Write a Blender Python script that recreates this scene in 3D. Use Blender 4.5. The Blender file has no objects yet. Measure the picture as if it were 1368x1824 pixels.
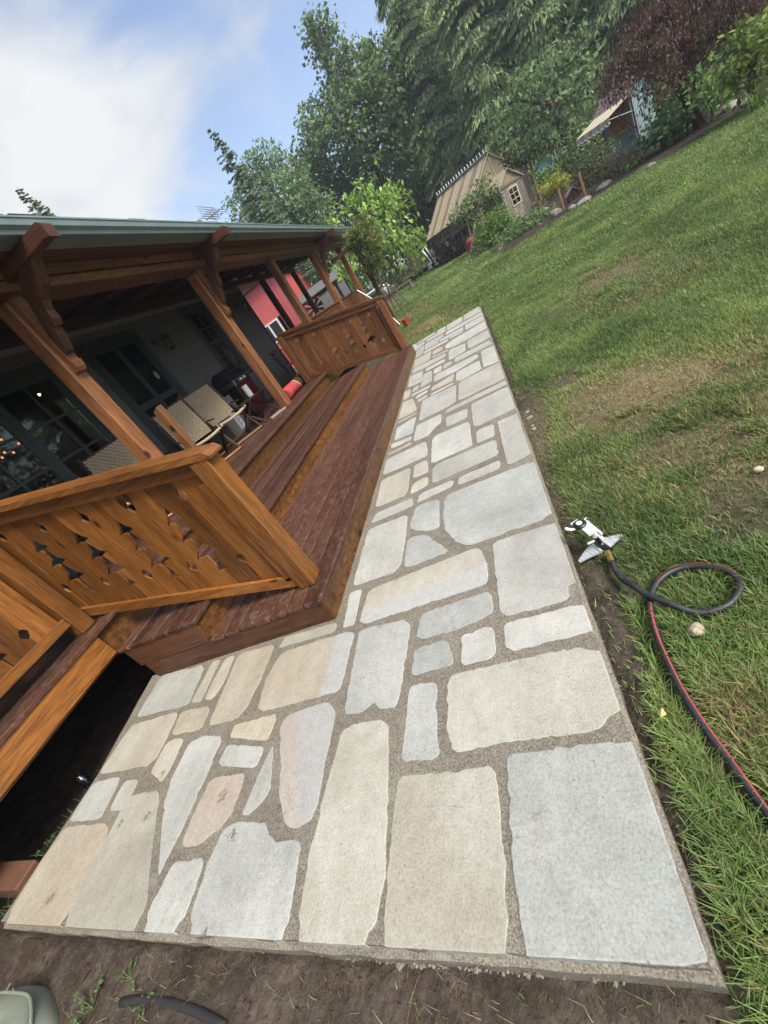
import bpy, bmesh, math, random
import numpy as np
from mathutils import Vector, Matrix
R_ = math.radians
random.seed(7)
rng = np.random.default_rng(11)
scene = bpy.context.scene
COL = scene.collection

# ------------------------------------------------------------------ camera
CR = np.array([[0.84519668, 0.13684471, -0.51663922],
               [-0.36330841, -0.561865, -0.74317879],
               [-0.39198159, 0.81583163, -0.4251696]])
_u, _s, _v = np.linalg.svd(CR); CR = _u @ _v
FPX, CX, CY, CAMH = 729.2, 684.0, 912.0, 1.5
cam = bpy.data.cameras.new('camera')
cam_o = bpy.data.objects.new('camera', cam); COL.objects.link(cam_o)
r, u, b = CR[0], -CR[1], -CR[2]
cam_o.matrix_world = Matrix(((r[0], u[0], b[0], 0), (r[1], u[1], b[1], 0), (r[2], u[2], b[2], CAMH), (0, 0, 0, 1)))
cam.sensor_fit = 'VERTICAL'; cam.sensor_height = 36.0; cam.lens = FPX / 1824 * 36.0
cam.clip_start = 0.02; cam.clip_end = 2000
scene.camera = cam_o

# ------------------------------------------------------------------ sky and sun
SUN_EL, SUN_AZ = R_(52), R_(120)          # azimuth measured from +Y towards +X
world = bpy.data.worlds.new('World'); scene.world = world
world.use_nodes = True
nt = world.node_tree; nt.nodes.clear()
def N(t, kind, **kw):
    n = t.nodes.new(kind)
    for k, v in kw.items(): setattr(n, k, v)
    return n
out = N(nt, 'ShaderNodeOutputWorld'); bg = N(nt, 'ShaderNodeBackground')
sky = N(nt, 'ShaderNodeTexSky', sky_type='NISHITA', sun_disc=False, sun_elevation=SUN_EL, sun_rotation=SUN_AZ, dust_density=2.0, ozone_density=2.2)
tc = N(nt, 'ShaderNodeTexCoord'); mp = N(nt, 'ShaderNodeMapping'); mp.inputs['Scale'].default_value = (1.0, 1.0, 1.9)
mp.inputs['Location'].default_value = (0.35, 0.1, 0.0)
nz = N(nt, 'ShaderNodeTexNoise'); nz.inputs['Scale'].default_value = 2.3; nz.inputs['Detail'].default_value = 9; nz.inputs['Roughness'].default_value = .56; nz.inputs['Distortion'].default_value = .5
# one large cloud bank over the house (a real direction in the sky), broken cloud elsewhere
dt = N(nt, 'ShaderNodeVectorMath', operation='DOT_PRODUCT')
_c = Vector((-0.66, 0.66, 0.40)).normalized(); dt.inputs[1].default_value = _c
bank = N(nt, 'ShaderNodeMapRange', interpolation_type='SMOOTHSTEP'); bank.inputs['From Min'].default_value = .87; bank.inputs['From Max'].default_value = .98; bank.inputs['To Min'].default_value = -.04; bank.inputs['To Max'].default_value = .17
add = N(nt, 'ShaderNodeMath', operation='ADD')
cov = N(nt, 'ShaderNodeMapRange', interpolation_type='SMOOTHSTEP'); cov.inputs['From Min'].default_value = .46; cov.inputs['From Max'].default_value = .72
nz2 = N(nt, 'ShaderNodeTexNoise'); nz2.inputs['Scale'].default_value = 3.5; nz2.inputs['Detail'].default_value = 5
cc = N(nt, 'ShaderNodeValToRGB'); cc.color_ramp.elements[0].position = .35; cc.color_ramp.elements[0].color = (1.75, 1.9, 2.15, 1); cc.color_ramp.elements[1].position = .62; cc.color_ramp.elements[1].color = (2.6, 2.65, 2.68, 1)
tint = N(nt, 'ShaderNodeMix', data_type='RGBA', blend_type='MULTIPLY'); tint.inputs[0].default_value = 1; tint.inputs[7].default_value = (.84, .76, .71, 1)
mx = N(nt, 'ShaderNodeMix', data_type='RGBA')
L = nt.links.new
L(tc.outputs['Generated'], mp.inputs[0]); L(mp.outputs[0], nz.inputs[0]); L(mp.outputs[0], nz2.inputs[0])
L(tc.outputs['Generated'], dt.inputs[0]); L(dt.outputs['Value'], bank.inputs[0])
L(nz.outputs[0], add.inputs[0]); L(bank.outputs[0], add.inputs[1]); L(add.outputs[0], cov.inputs[0])
L(nz2.outputs[0], cc.inputs[0])
L(sky.outputs[0], tint.inputs[6]); L(tint.outputs[2], mx.inputs[6])
L(cov.outputs[0], mx.inputs[0]); L(cc.outputs[0], mx.inputs[7]); L(mx.outputs[2], bg.inputs[0])
bg.inputs[1].default_value = 0.1
L(bg.outputs[0], out.inputs[0])
sl = bpy.data.lights.new('sun', 'SUN'); sl.energy = 1.5; sl.angle = R_(20); sl.color = (1, .95, .87)
so = bpy.data.objects.new('sun', sl); COL.objects.link(so)
sd = Vector((math.sin(SUN_AZ) * math.cos(SUN_EL), math.cos(SUN_AZ) * math.cos(SUN_EL), math.sin(SUN_EL)))
so.rotation_euler = sd.to_track_quat('Z', 'Y').to_euler(); so.location = (5, 0, 20)
vs = scene.view_settings
vs.view_transform = 'Standard'; vs.look = 'None'; vs.gamma = 1; vs.use_curve_mapping = False; vs.exposure = 1.82

# ------------------------------------------------------------------ helpers
def ray(px): return CR.T @ np.array([px[0] - CX, px[1] - CY, FPX])
def at(px, py, Y):
    d = ray((px, py)); t = Y / d[1]
    return np.array([d[0] * t, Y, CAMH + d[2] * t])
def atx(px, py, X):
    d = ray((px, py)); t = X / d[0]
    return np.array([X, d[1] * t, CAMH + d[2] * t])
def atz(px, py, z):
    d = ray((px, py)); t = (z - CAMH) / d[2]
    return np.array([d[0] * t, d[1] * t, z])
def tz(x, y):
    """height of the ground"""
    x = np.asarray(x, float); y = np.asarray(y, float)
    z = -0.10 + 0.018 * np.clip(y - 7, 0, None) + 0.012 * np.clip(x - 2, 0, 20) * np.clip((y - 3) / 8, 0, 1)
    z = z + 0.012 * np.sin(x * 2.1 + 1) * np.sin(y * 1.7) + 0.008 * np.sin(x * 5.3 + y * 3.1)
    # soil rises to the left along the front edge of the patio, dips under the deck
    f = np.clip((1.0 - y) / .8, 0, 1) * np.clip((-.4 - x) / 2.2, 0, 1)
    z = z + 0.05 * f - .035 * np.clip((.32 - y) / .2, 0, 1) * np.clip((x + 1.7) / 1.4, 0, 1)
    z = z - 0.16 * np.clip((-3.45 - x) / .4, 0, 1) * np.clip((7 - y) / 2, 0, 1)
    return z
def ground(px, py):
    z = -.1
    for _ in range(12):
        p = atz(px, py, z); z = float(tz(p[0], p[1]))
    return np.array([p[0], p[1], z])

def tag(o, label=None, cat=None, group=None, kind=None):
    if label: o['label'] = label
    if cat: o['category'] = cat
    if group: o['group'] = group
    if kind: o['kind'] = kind
    return o
def empty(name, loc, label=None, cat=None, group=None, rz=0):
    o = bpy.data.objects.new(name, None); COL.objects.link(o); o.empty_display_size = .1
    o.location = loc; o.rotation_euler = (0, 0, rz)
    return tag(o, label, cat, group)
def origin(p):
    v = Vector((0, 0, 0))
    while p is not None: v = v + Vector(p.location); p = p.parent
    return v
def link(name, me, mat, parent=None, world=True):
    """world=True: vertices are world coordinates, shifted to the parent's origin (unrotated parents)"""
    if world and parent is not None:
        me.transform(Matrix.Translation(-origin(parent)))
    o = bpy.data.objects.new(name, me); COL.objects.link(o)
    if parent is not None: o.parent = parent
    if mat is not None: me.materials.append(mat)
    return o
class MB:
    def __init__(s): s.v = []; s.f = []
    def add(s, vs, fs):
        n = len(s.v); s.v += [tuple(map(float, q)) for q in vs]; s.f += [tuple(i + n for i in f) for f in fs]; return s
    def box(s, x0, x1, y0, y1, z0, z1, b=0.0, M=None):
        if x0 > x1: x0, x1 = x1, x0
        if y0 > y1: y0, y1 = y1, y0
        if z0 > z1: z0, z1 = z1, z0
        if b <= 0:
            vs = [(x, y, z) for z in (z0, z1) for y in (y0, y1) for x in (x0, x1)]
            fs = [(0, 2, 3, 1), (4, 5, 7, 6), (0, 1, 5, 4), (2, 6, 7, 3), (0, 4, 6, 2), (1, 3, 7, 5)]
        else:
            b = min(b, (x1 - x0) * .45, (y1 - y0) * .45, (z1 - z0) * .45)
            vs = []; ix = {}
            for i, sx in enumerate((0, 1)):
                for j, sy in enumerate((0, 1)):
                    for k, sz in enumerate((0, 1)):
                        X, Y, Z = (x0, x1)[i], (y0, y1)[j], (z0, z1)[k]
                        dx, dy, dz = (b, -b)[i], (b, -b)[j], (b, -b)[k]
                        for a, p in enumerate(((X, Y + dy, Z + dz), (X + dx, Y, Z + dz), (X + dx, Y + dy, Z))):
                            ix[i, j, k, a] = len(vs); vs.append(p)
            g = lambda i, j, k, a: ix[i, j, k, a]
            fs = []
            for i in (0, 1):
                q = [g(i, 0, 0, 0), g(i, 1, 0, 0), g(i, 1, 1, 0), g(i, 0, 1, 0)]; fs.append(q if i else q[::-1])
                q = [g(0, i, 0, 1), g(0, i, 1, 1), g(1, i, 1, 1), g(1, i, 0, 1)]; fs.append(q if i else q[::-1])
                q = [g(0, 0, i, 2), g(1, 0, i, 2), g(1, 1, i, 2), g(0, 1, i, 2)]; fs.append(q if i else q[::-1])
            for i in (0, 1):
                for j in (0, 1):
                    fs.append([g(i, j, 0, 0), g(i, j, 1, 0), g(i, j, 1, 1), g(i, j, 0, 1)])
                    fs.append([g(i, 0, j, 0), g(i, 1, j, 0), g(i, 1, j, 2), g(i, 0, j, 2)])
                    fs.append([g(0, i, j, 1), g(1, i, j, 1), g(1, i, j, 2), g(0, i, j, 2)])
            for i in (0, 1):
                for j in (0, 1):
                    for k in (0, 1): fs.append([g(i, j, k, 0), g(i, j, k, 1), g(i, j, k, 2)])
        if M is not None: vs = [tuple(M @ Vector(q)) for q in vs]
        return s.add(vs, fs)
    def bar(s, p, q, w, h, up=(0, 0, 1), b=0.0):
        """beam from p to q, width w (sideways), height h (towards up)"""
        p = Vector(p); q = Vector(q); d = q - p; l = d.length; d.normalize()
        sd_ = d.cross(Vector(up))
        if sd_.length < 1e-5: sd_ = d.cross(Vector((1, 0, 0)))
        sd_.normalize(); uu = sd_.cross(d)
        M = Matrix(((sd_.x, d.x, uu.x, p.x), (sd_.y, d.y, uu.y, p.y), (sd_.z, d.z, uu.z, p.z), (0, 0, 0, 1)))
        return s.box(-w / 2, w / 2, 0, l, -h / 2, h / 2, b, M)
    def tube(s, pts, r, n=8, caps=True, flat=1.0):
        pts = [Vector(p) for p in pts]; rs = r if hasattr(r, '__len__') else [r] * len(pts)
        up = Vector((0, 0, 1)); rings = []; base = len(s.v); vs = []; fs = []
        d0 = (pts[1] - pts[0]).normalized()
        a = d0.cross(up)
        if a.length < 1e-3: a = Vector((1, 0, 0))
        a.normalize()
        for i, p in enumerate(pts):
            d = (pts[min(i + 1, len(pts) - 1)] - pts[max(i - 1, 0)]).normalized()
            a = (a - d * a.dot(d)).normalized(); c = d.cross(a)
            for k in range(n):
                t = 2 * math.pi * k / n
                vs.append(p + (a * math.cos(t) + c * math.sin(t) * flat) * rs[i])
        for i in range(len(pts) - 1):
            for k in range(n):
                k2 = (k + 1) % n
                fs.append((i * n + k, i * n + k2, (i + 1) * n + k2, (i + 1) * n + k))
        if caps:
            fs.append(tuple(range(n))[::-1]); fs.append(tuple((len(pts) - 1) * n + k for k in range(n)))
        return s.add(vs, fs)
    def lathe(s, prof, c, n=16, axis='z'):
        vs = []; fs = []
        for (r, h) in prof:
            for k in range(n):
                t = 2 * math.pi * k / n
                q = {'z': (r * math.cos(t), r * math.sin(t), h), 'x': (h, r * math.cos(t), r * math.sin(t)), 'y': (r * math.cos(t), h, -r * math.sin(t))}[axis]
                vs.append((q[0] + c[0], q[1] + c[1], q[2] + c[2]))
        for i in range(len(prof) - 1):
            for k in range(n):
                k2 = (k + 1) % n
                fs.append((i * n + k, i * n + k2, (i + 1) * n + k2, (i + 1) * n + k))
        fs.append(tuple(range(n))[::-1]); fs.append(tuple((len(prof) - 1) * n + k for k in range(n)))
        return s.add(vs, fs)
    def prism(s, poly, fn, t0, t1):
        """poly: 2D outline; fn(u, v, t) -> xyz"""
        n = len(poly)
        vs = [fn(u_, v_, t0) for u_, v_ in poly] + [fn(u_, v_, t1) for u_, v_ in poly]
        fs = [tuple(range(n))[::-1], tuple(range(n, 2 * n))] + [(i, (i + 1) % n, n + (i + 1) % n, n + i) for i in range(n)]
        return s.add(vs, fs)
    def mesh(s, name, smooth=False, fix=True):
        me = bpy.data.meshes.new(name); me.from_pydata(s.v, [], s.f)
        if fix:
            bm = bmesh.new(); bm.from_mesh(me)
            big = [f for f in bm.faces if len(f.verts) > 4]
            if big: bmesh.ops.triangulate(bm, faces=big)
            bmesh.ops.recalc_face_normals(bm, faces=bm.faces); bm.to_mesh(me); bm.free()
        if smooth:
            for p in me.polygons: p.use_smooth = True
        return me
    def build(s, name, mat, parent=None, smooth=False, world=True):
        return link(name, s.mesh(name, smooth), mat, parent, world)
def npmesh(name, V, F, mat, parent=None, col=None, smooth=False, world=True):
    me = bpy.data.meshes.new(name); V = np.asarray(V, np.float32); F = np.asarray(F, np.int32); k = F.shape[1]
    me.vertices.add(len(V)); me.vertices.foreach_set('co', V.ravel())
    me.loops.add(F.size); me.loops.foreach_set('vertex_index', F.ravel())
    me.polygons.add(len(F)); me.polygons.foreach_set('loop_start', np.arange(0, F.size, k, dtype=np.int32))
    if smooth: me.polygons.foreach_set('use_smooth', np.ones(len(F), bool))
    me.update(calc_edges=True)
    if col is not None:
        a = me.color_attributes.new('tone', 'FLOAT_COLOR', 'POINT')
        c4 = np.ones((len(V), 4), np.float32); c4[:, :3] = col; a.data.foreach_set('color', c4.ravel())
    return link(name, me, mat, parent, world)
def copy_tree(o, parent=None):
    c = o.copy(); COL.objects.link(c); c.parent = parent
    for ch in list(o.children): copy_tree(ch, c)
    return c
def vnoise(x, y, s=0):
    """smooth value noise"""
    x = np.asarray(x, float); y = np.asarray(y, float)
    xi = np.floor(x).astype(np.int64); yi = np.floor(y).astype(np.int64); fx = x - xi; fy = y - yi
    fx = fx * fx * (3 - 2 * fx); fy = fy * fy * (3 - 2 * fy)
    def h(a, b_):
        n = (a * 374761393 + b_ * 668265263 + s * 1442695041) & 0xffffffff
        n = ((n ^ (n >> 13)) * 1274126177) & 0xffffffff
        return ((n ^ (n >> 16)) & 0xffff) / 65535.0
    return (h(xi, yi) * (1 - fx) + h(xi + 1, yi) * fx) * (1 - fy) + (h(xi, yi + 1) * (1 - fx) + h(xi + 1, yi + 1) * fx) * fy
def fbm(x, y, s=0, o=4):
    v = 0; a = .5; t = 0
    for i in range(o): v = v + a * vnoise(x * 2 ** i, y * 2 ** i, s + i * 17); t += a; a *= .5
    return v / t

# ------------------------------------------------------------------ materials
def newmat(name):
    m = bpy.data.materials.new(name); m.use_nodes = True; t = m.node_tree
    return m, t, t.nodes['Principled BSDF'], t.nodes['Material Output']
def ramp(t, fac, stops):
    n = N(t, 'ShaderNodeValToRGB'); e = n.color_ramp.elements
    while len(e) > 1: e.remove(e[-1])
    e[0].position = stops[0][0]; e[0].color = (*stops[0][1], 1)
    for p, c in stops[1:]:
        q = e.new(p); q.color = (*c, 1)
    t.links.new(fac, n.inputs[0]); return n.outputs[0]
def coords(t, scale=(1, 1, 1), space='Object', rnd=True):
    c = N(t, 'ShaderNodeTexCoord'); m_ = N(t, 'ShaderNodeMapping'); m_.inputs['Scale'].default_value = scale
    t.links.new(c.outputs[space], m_.inputs[0])
    if rnd:
        oi = N(t, 'ShaderNodeObjectInfo'); mu = N(t, 'ShaderNodeMath', operation='MULTIPLY'); mu.inputs[1].default_value = 37
        t.links.new(oi.outputs['Random'], mu.inputs[0]); t.links.new(mu.outputs[0], m_.inputs['Location'])
    return m_.outputs[0]
def noise(t, vec, scale, detail=4, rough=.55, dist=0):
    n = N(t, 'ShaderNodeTexNoise'); n.inputs['Scale'].default_value = scale; n.inputs['Detail'].default_value = detail
    n.inputs['Roughness'].default_value = rough; n.inputs['Distortion'].default_value = dist
    t.links.new(vec, n.inputs[0]); return n.outputs[0]
def mixc(t, fac, a, b_, mode='MIX'):
    n = N(t, 'ShaderNodeMix', data_type='RGBA', blend_type=mode)
    for i, v in ((0, fac), (6, a), (7, b_)):
        if hasattr(v, 'default_value') or hasattr(v, 'is_linked'): t.links.new(v, n.inputs[i])
        elif i == 0: n.inputs[0].default_value = v
        else: n.inputs[i].default_value = (*v, 1)
    return n.outputs[2]
def bump(t, bs, h, strength=.3, dist=.01):
    n = N(t, 'ShaderNodeBump'); n.inputs['Strength'].default_value = strength; n.inputs['Distance'].default_value = dist
    t.links.new(h, n.inputs['Height']); t.links.new(n.outputs[0], bs.inputs['Normal'])
def randbright(t, col, lo=.8, hi=1.2):
    oi = N(t, 'ShaderNodeObjectInfo'); mr = N(t, 'ShaderNodeMapRange'); mr.inputs['To Min'].default_value = lo; mr.inputs['To Max'].default_value = hi
    t.links.new(oi.outputs['Random'], mr.inputs[0])
    hs = N(t, 'ShaderNodeHueSaturation'); t.links.new(mr.outputs[0], hs.inputs['Value']); t.links.new(col, hs.inputs['Color'])
    return hs.outputs[0]
def wood(name, axis, dark, mid, light, rough=.45, knots=True, bumps=.25, wear=0, wearcol=(.34, .29, .27), fine=55, wthr=(.50, .74), wsc=13):
    m, t, bs, _ = newmat(name)
    sc = [1, 1, 1]; sc['xyz'.index(axis)] = .055
    v = coords(t, tuple(sc))
    g1 = noise(t, v, 16, 3, .6, .8); g2 = noise(t, v, fine * 2.2, 3, .6, .2)
    sw = [1, 1, 1]; sw['xyz'.index(axis)] = .16
    v3 = coords(t, tuple(sw)); big = noise(t, v3, 3.0, 3, .5, .4)
    c = ramp(t, g1, [(.28, dark), (.5, mid), (.72, light)])
    c2 = ramp(t, g2, [(.38, tuple(x * .40 for x in dark)), (.54, mid), (.66, light)])
    c = mixc(t, .5, c, c2)
    c = mixc(t, .75, c, ramp(t, big, [(.3, (.5, .47, .44)), (.55, (1, 1, 1)), (.75, (1.25, 1.2, 1.1))]), 'MULTIPLY')
    if knots:
        s2 = [1, 1, 1]; s2['xyz'.index(axis)] = .55
        vk = coords(t, tuple(s2)); vo = N(t, 'ShaderNodeTexVoronoi'); vo.inputs['Scale'].default_value = 5.0
        t.links.new(vk, vo.inputs[0])
        gt = N(t, 'ShaderNodeMath', operation='GREATER_THAN'); gt.inputs[1].default_value = .36
        sp = N(t, 'ShaderNodeSeparateColor'); t.links.new(vo.outputs['Color'], sp.inputs[0]); t.links.new(sp.outputs[0], gt.inputs[0])
        km = ramp(t, vo.outputs['Distance'], [(.09, (1, 1, 1)), (.17, (0, 0, 0))])
        mk = N(t, 'ShaderNodeMath', operation='MULTIPLY'); t.links.new(km, mk.inputs[0]); t.links.new(gt.outputs[0], mk.inputs[1])
        c = mixc(t, mk.outputs[0], c, tuple(x * .28 for x in dark))
    if wear:
        vw = coords(t, (1, 1, 1)); wn = noise(t, vw, wsc, 9, .74, .3)
        wm = ramp(t, wn, [(wthr[0], (0, 0, 0)), (wthr[1], (wear, wear, wear))])
        c = mixc(t, wm, c, wearcol)
    c = randbright(t, c, .66, 1.28)
    t.links.new(c, bs.inputs['Base Color']); bs.inputs['Roughness'].default_value = rough
    bs.inputs['Specular IOR Level'].default_value = .35
    bump(t, bs, g2, bumps, .004)
    return m
def plain(name, col, rough=.6, metal=0, var=.25, scale=6, spec=.5, bmp=0):
    m, t, bs, _ = newmat(name)
    v = coords(t); n1 = noise(t, v, scale, 5, .6)
    lo = tuple(c * (1 - var) for c in col); hi = tuple(c * (1 + var) for c in col)
    c = randbright(t, ramp(t, n1, [(.3, lo), (.7, hi)]), .92, 1.08)
    t.links.new(c, bs.inputs['Base Color'])
    bs.inputs['Roughness'].default_value = rough; bs.inputs['Metallic'].default_value = metal; bs.inputs['Specular IOR Level'].default_value = spec
    if bmp: bump(t, bs, noise(t, v, scale * 8, 4), bmp, .005)
    return m
def glow(name, col, s):
    m, t, bs, _ = newmat(name); bs.inputs['Base Color'].default_value = (*col, 1); bs.inputs['Emission Color'].default_value = (*col, 1); bs.inputs['Emission Strength'].default_value = s; return m
def leafmat(name, trans=.35, rough=.5, var=.35):
    m, t, bs, o = newmat(name)
    a = N(t, 'ShaderNodeAttribute', attribute_name='tone')
    t.links.new(a.outputs['Color'], bs.inputs['Base Color']); bs.inputs['Roughness'].default_value = rough; bs.inputs['Specular IOR Level'].default_value = .25
    tr = N(t, 'ShaderNodeBsdfTranslucent'); hs = N(t, 'ShaderNodeHueSaturation'); hs.inputs['Value'].default_value = 1.3; hs.inputs['Hue'].default_value = .485
    t.links.new(a.outputs['Color'], hs.inputs['Color']); t.links.new(hs.outputs[0], tr.inputs[0])
    mx_ = N(t, 'ShaderNodeMixShader'); mx_.inputs[0].default_value = trans
    t.links.new(bs.outputs[0], mx_.inputs[1]); t.links.new(tr.outputs[0], mx_.inputs[2]); t.links.new(mx_.outputs[0], o.inputs[0])
    return m
def glassmat(name, tint=(.9, .95, .95), fres=1.45):
    m, t, bs, o = newmat(name)
    tr = N(t, 'ShaderNodeBsdfTransparent'); tr.inputs[0].default_value = (*tint, 1)
    gl = N(t, 'ShaderNodeBsdfGlossy'); gl.inputs['Roughness'].default_value = .03
    fr = N(t, 'ShaderNodeFresnel'); fr.inputs[0].default_value = fres
    mx_ = N(t, 'ShaderNodeMixShader'); t.links.new(fr.outputs[0], mx_.inputs[0]); t.links.new(tr.outputs[0], mx_.inputs[1]); t.links.new(gl.outputs[0], mx_.inputs[2])
    t.links.new(mx_.outputs[0], o.inputs[0]); return m

M = {}
for ax in 'xyz':
    M['rail2_' + ax] = wood('red_stained_cedar_' + ax, ax, (.085, .034, .013), (.15, .062, .022), (.22, .10, .04), .45)
    M['rail_' + ax] = wood('stained_cedar_' + ax, ax, (.11, .040, .010), (.20, .078, .017), (.29, .125, .030), .42)
    M['post_' + ax] = wood('red_cedar_' + ax, ax, (.12, .046, .018), (.225, .094, .036), (.33, .155, .062), .5)
    M['step_' + ax] = wood('step_board_' + ax, ax, (.050, .020, .012), (.078, .033, .020), (.112, .052, .033), .36, knots=False, bumps=.15, wear=.42, wearcol=(.25, .205, .17), wthr=(.48, .74), wsc=19)
    M['riser_' + ax] = wood('riser_board_' + ax, ax, (.06, .025, .009), (.15, .064, .017), (.26, .115, .03), .4, wear=.75, wearcol=(.035, .015, .007), wthr=(.45, .60), wsc=18)
    M['brown_' + ax] = wood('brown_stain_' + ax, ax, (.05, .02, .011), (.095, .038, .018), (.15, .065, .03), .5)
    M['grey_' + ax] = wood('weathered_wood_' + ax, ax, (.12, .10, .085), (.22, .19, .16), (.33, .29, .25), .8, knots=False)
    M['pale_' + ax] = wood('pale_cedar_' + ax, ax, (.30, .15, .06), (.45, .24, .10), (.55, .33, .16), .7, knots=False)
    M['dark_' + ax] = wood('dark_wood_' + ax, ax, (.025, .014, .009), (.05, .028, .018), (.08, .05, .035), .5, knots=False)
M['green_trim'] = plain('green_painted_metal', (.165, .235, .225), .35, .0, .12, 4)
M['teal'] = plain('teal_door_paint', (.020, .033, .034), .45, 0, .15, 5)
M['siding'] = plain('beige_siding', (.095, .095, .088), .7, 0, .08, 8)
M['frieze'] = plain('pale_frieze', (.2, .2, .19), .7, 0, .08, 8)
M['black'] = plain('black_metal', (.012, .012, .013), .4, 0, .3, 10)
M['black_matt'] = plain('black_plastic', (.02, .02, .022), .6, 0, .3, 10)
M['cream_paint'] = plain('cream_paint', (.50, .45, .32), .6, 0, .1, 5)
M['white'] = plain('white_paint', (.75, .75, .73), .5, 0, .06, 5)
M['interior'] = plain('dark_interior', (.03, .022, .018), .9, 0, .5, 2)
M['glass'] = glassmat('window_glass', (.75, .8, .8))
M['steel'] = plain('brushed_steel', (.45, .45, .46), .3, 1, .1, 20)
M['silver'] = plain('silver_plastic', (.62, .64, .67), .35, .2, .08, 12)
M['brass'] = plain('brass', (.55, .36, .10), .3, 1, .2, 20)
M['leaf'] = leafmat('leaf'); M['grassblade'] = leafmat('grass_blade', .3, .55)
M['bark'] = plain('bark', (.09, .07, .05), .9, 0, .5, 12, .2, .6)
M['moss'] = plain('mossy_shingle', (.05, .045, .04), .95, 0, .5, 14, .1, .5)
M['rock'] = plain('garden_rock', (.22, .20, .17), .85, 0, .35, 9, .3, .5)
M['rock2'] = plain('pale_rock', (.42, .35, .26), .8, 0, .3, 20, .3, .4)
M['red_clay'] = plain('red_plastic_pot', (.42, .05, .025), .5, 0, .15, 6)

# ------------------------------------------------------------------ ground materials
def soilmat():
    m, t, bs, o = newmat('soil')
    v = coords(t, rnd=False); n1 = noise(t, v, 3, 8, .65, .3); n2 = noise(t, v, 45, 6, .7); n3 = noise(t, v, 160, 3, .6)
    c = ramp(t, n1, [(.25, (.045, .033, .024)), (.5, (.085, .064, .047)), (.75, (.14, .108, .08))])
    c = mixc(t, .6, c, ramp(t, n2, [(.25, (.35, .33, .3)), (.5, (1, 1, 1)), (.78, (1.9, 1.8, 1.65))]), 'MULTIPLY')
    t.links.new(c, bs.inputs['Base Color']); bs.inputs['Roughness'].default_value = .95; bs.inputs['Specular IOR Level'].default_value = .15
    ad = N(t, 'ShaderNodeMath', operation='ADD'); t.links.new(n2, ad.inputs[0]); t.links.new(n3, ad.inputs[1])
    bump(t, bs, ad.outputs[0], .9, .02); return m
def turfmat():
    m, t, bs, o = newmat('turf')
    v = coords(t, rnd=False); n1 = noise(t, v, .55, 5, .6, .3); n2 = noise(t, v, 28, 5, .7); n3 = noise(t, v, 6, 4, .6)
    a = N(t, 'ShaderNodeAttribute', attribute_name='tone')
    g = ramp(t, n1, [(.3, (.052, .088, .026)), (.7, (.082, .125, .036))])
    g = mixc(t, .7, g, ramp(t, n2, [(.3, (.4, .42, .35)), (.7, (1.4, 1.35, 1.2))]), 'MULTIPLY')
    s = ramp(t, mixc(t, .5, n2, n3), [(.3, (.024, .019, .014)), (.48, (.060, .048, .037)), (.68, (.125, .102, .080))])
    sp = N(t, 'ShaderNodeSeparateColor'); t.links.new(a.outputs['Color'], sp.inputs[0])
    c = mixc(t, sp.outputs[0], s, g)
    c = mixc(t, sp.outputs[1], c, ramp(t, n2, [(.3, (.14, .10, .05)), (.7, (.38, .30, .16))]))
    t.links.new(c, bs.inputs['Base Color']); bs.inputs['Roughness'].default_value = .95; bs.inputs['Specular IOR Level'].default_value = .1
    bump(t, bs, n2, .8, .03); return m
M['soil'] = soilmat(); M['turf'] = turfmat()

# lawn outline (world XY): along the patio, round the far side, along the planted bed
bed_px = [(1368, 172), (1290, 215), (1200, 275), (1150, 302), (1110, 322), (1075, 345), (1040, 362), (1000, 388), (960, 412), (925, 436), (893, 455)]
BED = [ground(*p)[:2] for p in bed_px]
LAWN = [(-.115, -1.2), (2.5, -1.2), (9, -1.0), (12, 6), (12.5, 14.0)] + [tuple(p) for p in BED] + [(.7, 24), (1.2, 27), (-.3, 29), (-1.6, 31), (-4.6, 31), (-4.2, 24), (-3.4, 19), (-3.0, 14), (-2.6, 11), (-1.7, 10.0), (-.115, 9.96)]
LP = np.array(LAWN)
def inside(x, y, P):
    c = np.zeros(np.shape(x), bool); n = len(P); j = n - 1
    for i in range(n):
        xi, yi = P[i]; xj, yj = P[j]
        k = ((yi > y) != (yj > y)) & (x < (xj - xi) * (y - yi) / (yj - yi + 1e-12) + xi)
        c ^= k; j = i
    return c
def grass_cover(x, y):
    """0 bare soil .. 1 full turf"""
    n = fbm(x * 1.3 + 5, y * 1.3, 3)
    c = np.clip((n - .18) / .15, 0, 1)
    wd = .022 + .085 * np.exp(-((y - 1.35) / .55) ** 2) + .11 * np.exp(-((y - 3.7) / .9) ** 2) + .03 * (y > 1)
    edge = x + .105 - wd * (.45 + 1.1 * fbm(y * 2.6, x * 0 + 2, 9, 3))      # bare strip beside the patio
    c = c * np.where((y < 9.9) & (x < 1.5), np.clip(edge / .05, 0, 1), 1)
    for (px, py, rx, ry, k) in ((1020, 668, .30, .25, .95), (1085, 688, .45, .22, .8), (1160, 695, .6, .28, .95), (1145, 735, .28, .2, .85), (1310, 755, .70, .25, .9), (1350, 850, .3, .2, .85), (1340, 930, .24, .16, .85), (1090, 490, .55, .35, .8), (1025, 540, .5, .2, .7), (1250, 700, .5, .2, .7), (1140, 1010, .07, .10, .5), (1130, 500, .9, .5, .5), (1180, 515, .6, .4, .5), (1110, 1230, .07, .16, 1), (950, 720, .10, .5, .9), (975, 560, .9, .3, .5)):
        g = ground(px, py); d = ((x - g[0]) / rx) ** 2 + ((y - g[1]) / ry) ** 2
        c = c * (1 - k * np.clip(1.7 * np.exp(-d * 1.2) * np.clip((fbm(x * 5, y * 5, 21) - .22) * 4, .1, 1.2), 0, 1))
    return np.clip(c, 0, 1)
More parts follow.
